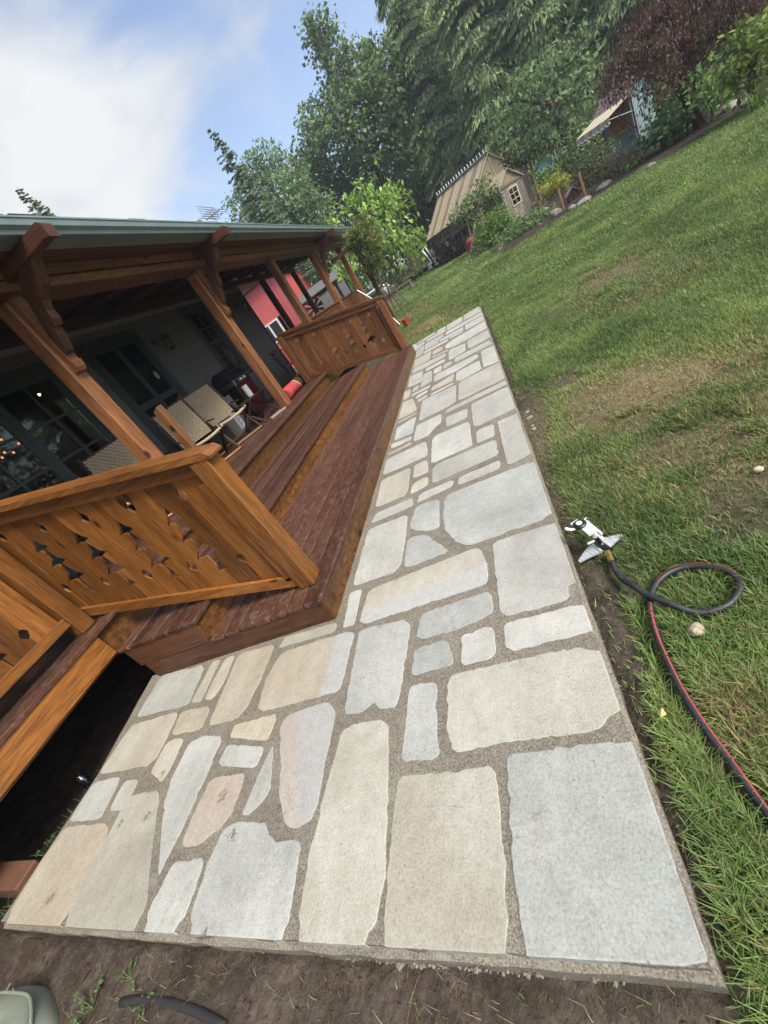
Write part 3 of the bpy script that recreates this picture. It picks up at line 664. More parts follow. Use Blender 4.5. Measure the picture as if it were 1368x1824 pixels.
SM = {'g': stonemat('grey_flagstone', (0.331, 0.335, 0.296), (0.370, 0.372, 0.331), False),
      'b': stonemat('blue_grey_flagstone', (0.295, 0.311, 0.283), (0.339, 0.351, 0.319), False),
      't': stonemat('tan_flagstone', (0.339, 0.303, 0.224), (0.355, 0.331, 0.262), False),
      'c': stonemat('cream_flagstone', (0.347, 0.331, 0.262), (0.370, 0.364, 0.304), False),
      'y': stonemat('olive_grey_flagstone', (0.307, 0.303, 0.243), (0.347, 0.347, 0.293), False),
      'p': stonemat('pink_flagstone', (0.355, 0.299, 0.232), (0.362, 0.335, 0.270), True),
      'k': stonemat('peach_flagstone', (.36, .308, .25), (.355, .335, .285), False),
      'A': stonemat('pink_and_grey_flagstone', (.355, .315, .27), (.36, .335, .29), False, (0.913, 0.408, -1.026)),
      'B': stonemat('tan_and_grey_flagstone', (.34, .30, .225), (.355, .33, .265), False, (1.0, 0.01, -1.485)),
      'C': stonemat('cream_and_white_flagstone', (.345, .325, .26), (.355, .345, .285), False, (0.105, -0.995, -1.839)),
      'x': stonemat('half_tan_flagstone', (0.347, 0.299, 0.205), (0.362, 0.323, 0.236), True)}
SLAB = [(-.1125, .274), (-.1125, 9.94), (-1.62, 9.95), (-1.74, 9.6), (-1.60, 8.9), (-1.60, 1.76), (-3.55, 1.80), (-3.385, 1.0), (-3.40, .274)]
sb = MB()
def densify(P, step):
    o_ = []
    for i in range(len(P)):
        a = np.array(P[i], float); c = np.array(P[(i + 1) % len(P)], float); n = max(1, int(np.linalg.norm(c - a) / step))
        for k in range(n): o_.append(tuple(a + (c - a) * k / n))
    return o_
sp_ = densify(SLAB, .12)
jit = [(x + rng.normal(0, .003), y + rng.normal(0, .003)) for x, y in sp_]
sb.prism(jit, lambda u_, v_, t_: (u_, v_, t_), -.30, -.0045)
slab = sb.build('patio_slab', M['mortar']); slab['kind'] = 'structure'
def rounded(P, rad):
    o_ = []; n = len(P)
    for i in range(n):
        a, b_, c = np.array(P[i - 1]), np.array(P[i]), np.array(P[(i + 1) % n])
        u_, w_ = a - b_, c - b_; lu, lw = np.linalg.norm(u_), np.linalg.norm(w_)
        k = min(rad, lu * .38, lw * .38)
        p0, p2 = b_ + u_ / lu * k, b_ + w_ / lw * k
        cosang = float(np.dot(u_, w_) / (lu * lw))
        if cosang < -.9: o_.append(tuple(b_)); continue
        for t_ in (0, .33, .67, 1): o_.append(tuple((1 - t_) ** 2 * p0 + 2 * t_ * (1 - t_) * b_ + t_ * t_ * p2))
    return o_
for kind_, P in STONES:
    c0 = np.mean(P, 0); size = np.ptp(np.array(P), 0).min(); dist_ = np.hypot(*c0)
    Q = rounded(P, min(.05, size * .22)); step = .013 if dist_ < 3 else (.05 if dist_ < 6 else .12)
    Q = densify(Q, step); amp = .0035 if dist_ < 4 else .004
    Q2 = []
    for i, (x, y) in enumerate(Q):
        w_ = .9 * (vnoise(x * 30, y * 30, 61) - .5) + .7 * (vnoise(x * 95, y * 95, 62) - .5) - 1.6 * max(0, vnoise(x * 14, y * 14, 63) - .80) / .2
        dv = np.array([x, y]) - c0; dv /= (np.linalg.norm(dv) + 1e-9)
        q = np.array([x, y]) + dv * w_ * amp * 2.6; 
        if q[0] > -.145: q[0] = -.110 + (q[0] + .125) * .12
        if q[1] < .30 and (-3.38 < q[0] < -.14): q[1] = .2705 + (q[1] - .28) * .10
        Q2.append((min(q[0], -.109), max(q[1], .2695)))
    mb = MB(); n = len(Q2); e = .004; top = rng.uniform(-.0005, .0015)
    inner = []
    for (x, y) in Q2:
        dv = c0 - np.array([x, y]); dv = dv / (np.linalg.norm(dv) + 1e-9); inner.append((x + dv[0] * e, y + dv[1] * e))
    vs_ = [(x, y, -.03) for x, y in Q2] + [(x, y, top - .0016) for x, y in Q2] + [(x, y, top) for x, y in inner]
    fs_ = [(i, (i + 1) % n, n + (i + 1) % n, n + i) for i in range(n)] + [(n + i, n + (i + 1) % n, 2 * n + (i + 1) % n, 2 * n + i) for i in range(n)] + [tuple(range(2 * n, 3 * n))]
    mb.add(vs_, fs_); mb.build('flagstone', SM[kind_], slab)
base = [(-.095, .254), (-.093, 9.96), (-1.55, 9.98), (-1.57, 1.9), (-3.50, 1.82), (-3.38, 1.0), (-3.396, .256)]
bp_ = [(x + rng.normal(0, .0018), y + rng.normal(0, .0018)) for x, y in densify(base, .06)]
mb = MB(); n = len(bp_); cb_ = np.array([-.8, 4.])
inn = [tuple(np.array(q) + (np.array((-.13, .3)) - np.array(q)) * 0 + np.array([-.05 if q[0] > -.2 else 0, .045 if q[1] < .3 else 0])) for q in bp_]
mb.add([(x, y, -.30) for x, y in bp_] + [(x, y, -.040 + rng.normal(0, .002)) for x, y in bp_] + [(x, y, -.012) for x, y in inn], [(i, (i + 1) % n, n + (i + 1) % n, n + i) for i in range(n)] + [(n + i, n + (i + 1) % n, 2 * n + (i + 1) % n, 2 * n + i) for i in range(n)])
mb.build('concrete_base', M['mortar'], slab)
# rough mortar squeezed out under the front edge
mb = MB()
for i in range(150):
    x = -.85 + rng.normal(0, .20); zz = -.04 - .05 * rng.random()
    s_ = rng.lognormal(-5.6, .5); mb.lathe([(s_ * .4, -s_ * .7), (s_, 0), (s_ * .4, s_ * .7)], (x, .254 - s_ * .3, max(-.11, zz - .03)), 5)
o = mb.build('mortar_crumb', M['mortar'], slab); o['kind'] = 'stuff'

# ------------------------------------------------------------------ steps and deck
steps = empty('deck_steps', (-2.5, 5.3, -.1), 'long reddish brown wooden steps leading from the stone patio up to the porch deck', 'steps')
Y0, Y1 = 1.76, 8.95
def board_row(root, x_in, x_out, ztop, n, y0, y1, name='step_board', over=.012):
    w = (x_out - x_in) / n
    for i in range(n):
        a = x_in + i * w; e = rng.uniform(-.004, .004)
        MB().box(a + .0068, a + w - .0068, y0 - over + e, y1 + over + e, ztop - .034, ztop + rng.uniform(-.0015, .0015), .006).build(name, M['step_y'], root)
board_row(steps, -2.60, -1.565, .19, 7, Y0, Y1)
board_row(steps, -3.50, -2.565, .385, 6, Y0, 8.80)
MB().box(-1.612, -1.575, Y0 + .002, Y1, -.02, .154, .003).build('riser_board', M['riser_y'], steps)
MB().box(-2.635, -2.60, Y0 + .002, 8.80, .155, .349, .003).build('riser_board', M['riser_y'], steps)
MB().box(-3.545, -3.51, -2.6, 8.85, .36, .586, .003).build('riser_board', M['riser_y'], steps)
MB().box(-3.42, -1.615, Y0, Y0 + .036, -.02, .152, .003).build('end_board', M['brown_x'], steps)
MB().box(-3.46, -2.638, Y0 + .001, Y0 + .037, .158, .348, .003).build('end_board', M['brown_x'], steps)
MB().box(-3.42, -1.615, Y1 - .036, Y1, -.1, .152, .003).build('end_board', M['brown_x'], steps)
for y in (3.2, 4.7, 6.2, 7.7): MB().box(-3.44, -1.62, y, y + .04, -.08, .15).build('stringer', M['brown_x'], steps)
for y in (3.2, 4.7, 6.2, 7.7): MB().box(-3.44, -2.64, y + .041, y + .08, .16, .345).build('stringer', M['brown_x'], steps)

deck = empty('porch_deck', (-4.8, 8, -.1), 'reddish brown plank porch deck under the roof beside the house wall', 'deck')
n = 19; wdt = 2.715 / n
for i in range(n):
    a = -6.18 + i * wdt
    MB().box(a + .0025, a + wdt - .0025, -2.6, 18.4, .586, .62 + rng.uniform(-.001, .001), .004).build('deck_board', M['step_y'], deck)
MB().box(-3.60, -3.555, 8.9, 18.4, .30, .584, .003).build('fascia_board', M['riser_y'], deck)
for y in np.arange(-2.4, 18.4, 1.6): MB().box(-6.1, -3.60, y, y + .045, .40, .584).build('joist', M['brown_x'], deck)
for y in (2.4, 5.9, 9.3, 12.8, 16.3): MB().box(-3.86, -3.72, y, y + .14, -.4, .40).build('footing_post', M['brown_z'], deck)
MB().box(-6.3, -6.2, -2.6, 18.4, -.4, .584).build('dark_underdeck_panel', M['interior'], deck)  # dark panel added so the space under the deck stays black

# ------------------------------------------------------------------ railings with cut out fir trees
TREE = [(.003, 0), (.010, .07), (.026, .15), (.058, .225), (.040, .225), (.016, .235), (.016, .275), (.034, .40), (.072, .47), (.050, .472), (.018, .485), (.018, .52), (.042, .66), (.088, .745), (.060, .745), (.020, .752), (.016, .80), (.020, .93), (.034, 1.0), (.003, 1.0)]
def half_cut(kind, zc, h, s):
    """outline of the notch in a board edge, offset (inwards) and z, from top to bottom"""
    if kind == 'tree': return [(d * s, zc - v * h) for d, v in TREE]
    o_ = []
    for z in zc: o_ += [(.0, z + .046), (.018, z + .034), (.034, z), (.018, z - .034), (.0, z - .046)]
    return o_
def carved_panel(root, fn, u0, w, nb, zb, zt, tip, tree_h, dtop, dbot, th, mat, first_tree=2, tscale=1.0):
    """boards j=0..nb-1 along +u; fn(u, z, t) -> xyz; z functions take u"""
    for j in range(nb):
        ua, ub = u0 + j * w, u0 + (j + 1) * w; gp = .0030
        Lp = [(ua + gp, zt(ua)), (ua + gp, zb(ua))]; Rp = [(ub - gp, zb(ub)), (ub - gp, zt(ub))]
        def notch(jj, u, sgn):
            if jj in (0, nb): return []
            if (jj - first_tree) % 2 == 0: pts = half_cut('tree', tip(u), tree_h, tscale)
            else: pts = half_cut('dia', (dtop(u), dbot(u)), 0, 1)
            return [(u + sgn * (gp + d), z) for d, z in pts]
        nl = notch(j, ua, +1); nr = notch(j + 1, ub, -1)
        poly = [(ua + gp, zt(ua))] + nl + [(ua + gp, zb(ua)), (ub - gp, zb(ub))] + nr[::-1] + [(ub - gp, zt(ub))]
        o_ = rng.uniform(-.0035, .0035)
        MB().prism(poly, fn, -th / 2 + o_, th / 2 + o_).build('panel_board', mat, root)
def stair_railing(Yc, label, k, dz, inner=True, W='rail_'):
    zl = lambda x, x0, z0: z0 + dz + k * (x0 - x)
    root = empty('stair_railing', (-2.8, Yc, .19 + k), label, 'railing', 'carved stair railings')
    fn = lambda u_, z, t_: (-u_, Yc + t_, z)
    zb = lambda u_: zl(-u_, -1.98, .30); zt = lambda u_: zl(-u_, -1.96, 1.27)
    carved_panel(root, fn, 1.85, .2025, 10, zb, zt, lambda u_: zl(-u_, -2.23, 1.14), .60, lambda u_: zl(-u_, -2.056, 1.141), lambda u_: zl(-u_, -2.448, .666), .019, M[W + 'z'], 2, 1.3)
    def strip(name, xa, za, xb, t0, t1, h, mat, b=.004):
        zA, zB = zl(xa, xa, za), zl(xb, xa, za)
        MB().prism([(xa, zA), (xb, zB), (xb, zB - h), (xa, zA - h)], lambda a, c, t_: (a, Yc + t_, c), t0, t1).build(name, mat, root)
    for s_ in (-1, 1):
        a, c = sorted((s_ * .013, s_ * .042))
        strip('upper_rail', -1.80, 1.245 + .033, -3.90, a, c, .085, M[W + 'x'])
        strip('lower_rail', -1.80, .29, -3.90, a, c, .085, M[W + 'x'])
        MB().box(-1.865, -1.802, Yc + a, Yc + c, zl(-1.83, -1.98, .31), zl(-1.83, -1.96, 1.17), .003).build('stile', M[W + 'z'], root)
        MB().box(-3.90, -3.84, Yc + a, Yc + c, zl(-3.87, -1.98, .31), zl(-3.87, -1.96, 1.17), .003).build('stile', M[W + 'z'], root)
    # sloping cap with an angled outer end
    zc = lambda x: zl(x, -1.62, 1.29)
    mb = MB(); xa, xb = -1.625, -3.97; e = .045
    pts = [(xa + .0, zc(xa) - .03), (xa - .03, zc(xa - .03)), (xb, zc(xb)), (xb, zc(xb) - .042), (xa - .005, zc(xa) - .045)]
    mb.prism(pts, lambda a, c, t_: (a, Yc + t_, c), -.072, .072).build('cap_rail', M[W + 'x'], root)
    MB().box(-1.80, -1.665, Yc - .068, Yc + .068, .191, zc(-1.73) - .045, .008).build('newel_post', M[W + 'z'], root)
    if inner: MB().box(-4.035, -3.90, Yc - .068, Yc + .068, .621, zc(-3.97) - .045, .008).build('newel_post', M[W + 'z'], root)
    return root
stair_railing(2.0, 'large golden stair railing with fir tree cut outs at the near end of the steps', .244, 0)
stair_railing(8.95, 'brown stair railing with fir tree cut outs at the far end of the steps', .222, -.03, True, 'rail2_')

# railing along the deck edge, left of the near stair railing
root = empty('deck_railing', (-3.73, 0, .62), 'golden deck railing with large fir tree cut outs above the dark gap beside the patio', 'railing', 'railings along the deck edge')
fn = lambda u_, z, t_: (-3.73 + t_, 1.84 - u_, z)
carved_panel(root, fn, .06, .2, 20, lambda u_: .76, lambda u_: 1.62, lambda u_: 1.50, .60, lambda u_: 1.50, lambda u_: .92, .019, M['rail_z'], 2, 1.15)
for nm, z0, z1, w_ in (('lower_rail', .735, .815, .045), ('upper_rail', 1.55, 1.64, .045)):
    for s_ in (-1, 1):
        a, c = sorted((s_ * .013, s_ * w_)); MB().box(-3.73 + a, -3.73 + c, -2.5, 1.80, z0, z1, .004).build(nm, M['rail_y'], root)
MB().box(-3.80, -3.66, -2.5, 1.93, 1.70, 1.742, .005).build('cap_rail', M['rail_y'], root)
MB().box(-3.80, -3.66, 1.80, 1.93, .621, 1.70, .008).build('newel_post', M['rail_z'], root)
# orange rim board below it, part of the deck
MB().box(-3.509, -3.482, -2.6, Y0 - .014, .385, .585, .003).build('rim_board', M['rail_y'], deck)

# picket railings along the far part of the deck edge
POSTY = [3.86, 7.30, 10.80, 14.25, 17.90]
segs = [(9.05, 10.70, 'short picket railing joined to the far carved stair railing'), (10.92, 14.14, 'picket railing between the third and fourth porch posts'), (14.37, 17.80, 'picket railing between the last two porch posts')]
for y0, y1, lab in segs:
    root = empty('deck_railing', (-3.92, (y0 + y1) / 2, .62), lab, 'railing', 'railings along the deck edge')
    MB().box(-3.99, -3.85, y0, y1, 1.68, 1.72, .004).build('cap_rail', M['rail2_y'], root)
    MB().box(-3.945, -3.895, y0, y1, 1.58, 1.679, .003).build('upper_rail', M['rail2_y'], root)
    MB().box(-3.945, -3.895, y0, y1, .70, .78, .003).build('lower_rail', M['rail2_y'], root)
    k = int((y1 - y0) / .115)
    for i in range(k):
        y = y0 + (i + .5) * (y1 - y0) / k; MB().box(-3.932, -3.908, y - .042, y + .042, .78, 1.58).build('picket', M['rail2_z'], root)

p = empty('newel_post', (-3.72, 4.27, .62), 'short freestanding cedar post with a slanted top at the head of the steps', 'post')
mb = MB(); mb.prism([(-.045, 0), (.045, 0), (.045, 1.135), (-.045, 1.10)], lambda a, c, t_: (-3.72 + a, 4.27 + t_, .62 + c), -.045, .045).build('post_shaft', M['post_z'], p)

# ------------------------------------------------------------------ house with porch roof
WX = -6.2
house = empty('porch_house', (-6.5, 7, -.1), 'low timber porch house with beige siding, green gutter and cedar posts', 'house')
def under(x): return 3.46 + .13 * (-3.2 - x)           # underside of the roof boards
open_ = [(2.2, 5.95, .62, 3.30), (6.55, 8.15, .62, 3.36), (9.95, 11.05, 1.55, 3.50)]
z = .60
while z < 3.62:
    segs_ = [(-2.6, 13.4)]
    for a, c, z0, z1 in open_:
        if z + .14 > z0 + .02 and z < z1 - .02:
            segs_ = [q for s0, s1 in segs_ for q in ((s0, min(s1, a)), (max(s0, c), s1)) if q[1] - q[0] > .02]
    for s0, s1 in segs_:
        MB().prism([(0, z), (.018, z), (.004, z + .148), (0, z + .148)], lambda a, c, t_: (WX + a, t_, c), s0, s1).build('siding_board', M['siding'], house)
    z += .15
MB().box(WX - .14, WX - .001, -2.6, 13.4, 3.72, 3.848).build('wall', M['dark_y'], house)
for a, c in ((-2.6, 2.2), (5.95, 6.55), (8.15, 9.95), (11.05, 13.4)): MB().box(WX - .14, WX - .002, a, c, .586, 3.72).build('wall', M['siding'], house)
for a, c, z0, z1 in open_: MB().box(WX - .14, WX - .002, a, c, z1, 3.72).build('wall', M['siding'], house)
MB().box(WX - .14, WX - .002, 9.95, 11.05, .586, 1.55).build('wall', M['siding'], house)
MB().box(-9.5, WX, 13.26, 13.40, .3, 3.9).build('end_wall', M['siding'], house)
MB().box(WX + .001, WX + .03, -2.6, 13.4, 3.50, 3.70, .003).build('frieze_board', M['frieze'], house)
MB().box(WX + .0312, WX + .05, -2.6, 13.4, 3.585, 3.61).build('frieze_trim', M['dark_y'], house)
MB().box(WX - .002, WX + .03, 13.32, 13.43, .6, 3.72, .003).build('corner_board', M['teal'], house)
# dark room behind the doors
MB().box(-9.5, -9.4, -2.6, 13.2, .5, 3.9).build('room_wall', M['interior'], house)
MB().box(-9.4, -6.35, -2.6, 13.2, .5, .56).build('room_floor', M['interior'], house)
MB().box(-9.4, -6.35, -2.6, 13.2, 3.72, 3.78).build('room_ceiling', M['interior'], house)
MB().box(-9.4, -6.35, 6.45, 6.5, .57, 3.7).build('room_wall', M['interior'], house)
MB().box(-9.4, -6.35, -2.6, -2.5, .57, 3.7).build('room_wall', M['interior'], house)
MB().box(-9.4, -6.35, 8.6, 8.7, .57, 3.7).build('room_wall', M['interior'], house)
def glazed(name, a, c, z0, z1, cols, rows, frame, mat, bar=.03, kick=0, leaves=1):
    d = MB(); f = frame
    d.box(WX - .02, WX + .035, a, a + f, z0, z1, .004).box(WX - .02, WX + .035, c - f, c, z0, z1, .004).box(WX - .02, WX + .035, a + f, c - f, z1 - f, z1, .004)
    if name == 'window': d.box(WX - .02, WX + .06, a + f, c - f, z0, z0 + f, .004)
    fr = d.build(name, mat, house)
    lw = (c - a - 2 * f) / leaves
    for l in range(leaves):
        p, q = a + f + l * lw + .004, a + f + (l + 1) * lw - .004; s_ = .10
        e = MB(); zz0 = z0 + (f if name == 'window' else .01); zz1 = z1 - f - .004
        e.box(WX - .03, WX + .012, p, p + s_, zz0, zz1, .004).box(WX - .03, WX + .012, q - s_, q, zz0, zz1, .004).box(WX - .03, WX + .012, p + s_, q - s_, zz1 - s_, zz1, .004).box(WX - .03, WX + .012, p + s_, q - s_, zz0, zz0 + max(s_, kick), .004)
        gy0, gy1, gz0, gz1 = p + s_, q - s_, zz0 + max(s_, kick), zz1 - s_
        for i in range(1, cols): y = gy0 + (gy1 - gy0) * i / cols; e.box(WX - .028, WX + .008, y - bar / 2, y + bar / 2, gz0, gz1)
        for i in range(1, rows): zz = gz0 + (gz1 - gz0) * i / rows; e.box(WX - .026, WX + .006, gy0, gy1, zz - bar / 2, zz + bar / 2)
        e.build('sash', mat, fr)
        for i in range(cols):
            for k in range(rows):
                ya, yb = gy0 + (gy1 - gy0) * i / cols, gy0 + (gy1 - gy0) * (i + 1) / cols; za, zb_ = gz0 + (gz1 - gz0) * k / rows, gz0 + (gz1 - gz0) * (k + 1) / rows
                MB().box(WX - .014, WX - .010, ya + .012, yb - .012, za + .012, zb_ - .012).build('pane', M['glass'], fr)
        if name == 'door': MB().lathe([(.006, WX + .012), (.006, WX + .05), (.03, WX + .055), (.03, WX + .075), (.01, WX + .085)], (0, p + s_ / 2, 1.62), 10, 'x').build('handle', M['brass'], fr)
    return fr
glazed('door', 2.2, 5.95, .62, 3.30, 2, 4, .16, M['teal'], .035, .25, 3)
glazed('door', 6.55, 8.15, .62, 3.36, 2, 2, .13, M['teal'], .12, .3, 1)
glazed('window', 9.95, 11.05, 1.55, 3.50, 2, 4, .12, M['teal'], .03)
q_ = MB().lathe([(.02, 0), (.055, .002), (.055, .012), (.02, .016)], (0, 0, 0), 14, 'x').mesh('door_plaque'); q_.transform(Matrix.Translation((WX + .036, 7.72, 2.42)) @ Matrix.Diagonal((1, 1, 1.6, 1))); link('door_plaque', q_, M['steel'], house)

# roof: boards under, shingles over
def roofslab(name, x0, x1, off0, off1, y0, y1, mat):
    poly = [(x0, under(x0) + off0), (x1, under(x1) + off0), (x1, under(x1) + off1), (x0, under(x0) + off1)]
    return MB().prism(poly, lambda a, c, t_: (a, t_, c), y0, y1).build(name, mat, house)
yy = -2.6
while yy < 18.6:
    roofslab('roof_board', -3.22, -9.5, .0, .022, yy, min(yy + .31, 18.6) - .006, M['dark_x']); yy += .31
roofslab('roof_deck', -3.20, -9.6, .023, .07, -2.65, 18.65, M['moss'])
for i in range(66):
    y = -2.6 + i * .322; w_ = rng.uniform(.27, .318); e = rng.uniform(-.03, .02); h_ = rng.uniform(.0, .012)
    MB().prism([(-3.17 + e, under(-3.17) + .071 + h_), (-3.6, under(-3.6) + .071 + h_), (-3.6, under(-3.6) + .085 + h_), (-3.17 + e, under(-3.17) + .10 + h_)], lambda a, c, t_: (a, t_, c), y, y + w_).build('shingle', M['moss'], house)
mb = MB()
for i in range(330):
    y = rng.uniform(-1, 18); x = -3.20 - abs(rng.normal(0, .10)); s_ = rng.uniform(.012, .035) + .03 * (rng.random() < .12); mb.lathe([(s_, -.01), (s_ * .8, s_ * .4), (s_ * .2, s_ * .75)], (x, y, under(x) + .095), 6)
o = mb.build('moss_clump', plain('roof_moss', (.06, .075, .03), .95, 0, .5, 30), house); o['kind'] = 'stuff'
# rafters under the far open end and along the porch
for y in np.arange(-2.4, 18.5, 1.15):
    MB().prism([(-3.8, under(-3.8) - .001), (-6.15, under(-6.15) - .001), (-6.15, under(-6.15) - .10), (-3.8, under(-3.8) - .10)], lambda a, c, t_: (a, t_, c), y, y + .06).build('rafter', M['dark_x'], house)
# gutter, fascia
GXo = -3.11
prof = [(-3.245, 3.52), (-3.245, 3.395), (-3.18, 3.395), (-3.165, 3.40), (-3.16, 3.43), (-3.125, 3.455), (-3.118, 3.505), (GXo, 3.51), (GXo, 3.525), (-3.135, 3.525), (-3.14, 3.51), (-3.14, 3.47), (-3.175, 3.44), (-3.18, 3.412), (-3.23, 3.412), (-3.23, 3.52)]
MB().prism(prof, lambda a, c, t_: (a, t_, c), -2.7, 18.7).build('gutter', M['green_trim'], house)
MB().box(-3.275, -3.247, -2.7, 18.7, 3.40, 3.52, .003).build('fascia_board', M['green_trim'], house)
MB().box(-3.385, -3.246, -2.69, 18.69, 3.388, 3.398).build('green_soffit', M['green_trim'], house)
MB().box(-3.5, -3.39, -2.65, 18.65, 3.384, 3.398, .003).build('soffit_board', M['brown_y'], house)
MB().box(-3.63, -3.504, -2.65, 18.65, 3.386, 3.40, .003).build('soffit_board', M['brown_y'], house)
MB().box(-3.675, -3.635, -2.65, 18.65, 3.295, 3.44, .004).build('outer_beam', M['post_y'], house)
MB().box(-4.0, -3.665, -2.65, 18.65, 3.19, 3.285, .006).build('beam', M['post_y'], house)
MB().box(-6.15, -5.99, -2.65, 18.65, under(-6.1) - .26, under(-6.1) - .11, .006).build('beam', M['dark_y'], house)
# porch posts with scrolled brackets
for i, y in enumerate([.40] + POSTY):
    po = MB().box(-4.005, -3.82, y - .0925, y + .0925, .621 if y > .5 else .621, 3.19, .014).build('porch_post', M['post_z'], house)
    if i in (0, 1, 2, 4):
        mb = MB()
        leg = [(-3.819, 3.188), (-3.819, 2.42), (-3.80, 2.40), (-3.765, 2.405), (-3.745, 2.44), (-3.735, 2.50), (-3.755, 2.515), (-3.755, 2.57), (-3.755, 3.188)]
        mb.prism(leg, lambda a, c, t_: (a, t_, c), y - .06, y + .06).build('bracket_leg', M['post_z'], po)
        MB().prism([(-3.80, 3.265), (-3.0, 3.265), (-2.935, 3.245), (-2.935, 3.35), (-2.965, 3.378), (-3.80, 3.378)], lambda a, c, t_: (a, t_, c), y - .062, y + .062).build('bracket_arm', M['brown_x'], po)
        br = [(-3.754, 2.60), (-3.735, 2.575), (-3.70, 2.60), (-3.67, 2.66), (-3.635, 2.74), (-3.625, 2.81), (-3.60, 2.83), (-3.585, 2.80), (-3.555, 2.85), (-3.545, 2.93), (-3.50, 3.0), (-3.43, 3.05), (-3.36, 3.08), (-3.30, 3.16), (-3.24, 3.264), (-3.50, 3.264), (-3.61, 3.13), (-3.68, 2.98), (-3.715, 2.82), (-3.754, 2.76)]
        MB().prism(br, lambda a, c, t_: (a, t_, c), y - .05, y + .05).build('bracket_brace', M['brown_z'], po)
for y in (15.0, 18.3): MB().box(-6.16, -5.98, y, y + .18, .621, under(-6.1) - .26, .01).build('porch_post', M['dark_z'], house)

# lamps that are on inside, seen through the glass
def lamp(name, p, r_, s_, label, cat, group=None):
    e = empty(name, (p[0], p[1], p[2]), label, cat, group)
    MB().lathe([(r_ * .3, -r_), (r_ * .9, -r_ * .5), (r_, 0), (r_ * .9, r_ * .5), (r_ * .3, r_)], p, 10).build('bulb', glow('lit_bulb', (1, .78, .45) if s_ > 1 else (1, .35, .16), s_), e, smooth=True)
    MB().lathe([(r_ * .35, r_), (r_ * .4, r_ * 1.6), (r_ * .15, r_ * 2)], p, 8).build('lamp_holder', M['black'], e)
P0 = atx(70, 703, -7.2); lamp('hanging_lamp', tuple(P0), .02, 8, 'bright warm lamp glowing behind the glass door of the house', 'lamp')
for i, (px, py, lb) in enumerate(((2, 783, 'small lit bulb at the very edge, inside the glass door'), (33, 790, 'topmost reddish lit bulb in the dark room'), (24, 806, 'middle reddish lit bulb in the dark room'), (8, 806, 'left reddish lit bulb in the dark room'), (4, 815, 'lowest reddish lit bulb in the dark room'))):
    P0 = atx(px, py, -7.4); lamp('small_lamp', tuple(P0), .02, .5, lb, 'lamp', 'small lamps lit inside the house')
# wall lanterns
for (y, z, lab) in ((8.62, 2.86, 'dark wall lantern between the paneled door and the tall window'), (12.9, 3.0, 'dark wall lantern beyond the tall window of the porch')):
    e = empty('wall_lantern', (WX + .02, y, z), lab, 'lantern', 'lanterns on the porch wall')
    MB().lathe([(.08, WX + .02), (.075, WX + .04), (.03, WX + .05)], (0, y - .22, z + .12), 14, 'x').build('wall_plate', M['black'], e)
    MB().tube([(WX + .05, y - .22, z + .12), (WX + .12, y - .15, z + .19), (WX + .16, y - .05, z + .22), (WX + .16, y, z + .17)], .012, 6).build('arm', M['black'], e)
    c = (WX + .16, y, z)
    MB().lathe([(.02, .19), (.05, .16), (.115, .11), (.12, .095), (.075, .095)], c, 6).build('lantern_cap', M['black'], e)
    MB().lathe([(.06, .09), (.075, -.10)], c, 6).build('lantern_glass', M['glass'], e)
    mb = MB()
    for k in range(6):
        t_ = math.pi * k / 3; mb.tube([(c[0] + .064 * math.cos(t_), c[1] + .064 * math.sin(t_), c[2] + .09), (c[0] + .079 * math.cos(t_), c[1] + .079 * math.sin(t_), c[2] - .10)], .006, 4)
    mb.lathe([(.085, -.10), (.08, -.125), (.03, -.15)], c, 6); mb.build('lantern_cage', M['black'], e)
# TV aerial standing on the roof
P0 = atx(388, 398, -5.6)
e = empty('tv_aerial', tuple(P0), 'thin metal aerial standing on the porch roof against the sky', 'aerial')
zb0 = under(-5.6) + .08
MB().tube([(P0[0], P0[1], zb0), (P0[0], P0[1], P0[2] + .25)], .014, 6).build('mast', M['steel'], e)
for j, (q0, q1) in enumerate((((365, 368), (380, 392)), ((392, 372), (368, 392)))):
    a = atx(*q0, -5.6); c = atx(*q1, -5.6); MB().tube([tuple(a), tuple(c)], .012, 5).build('boom', M['steel'], e)
    for k in range(6):
        t_ = (k + .3) / 6; m_ = a + (c - a) * t_; MB().tube([(m_[0] - .12, m_[1] - .25, m_[2] + .08), (m_[0] + .12, m_[1] + .25, m_[2] - .08)], .007, 4).build('element', M['steel'], e)

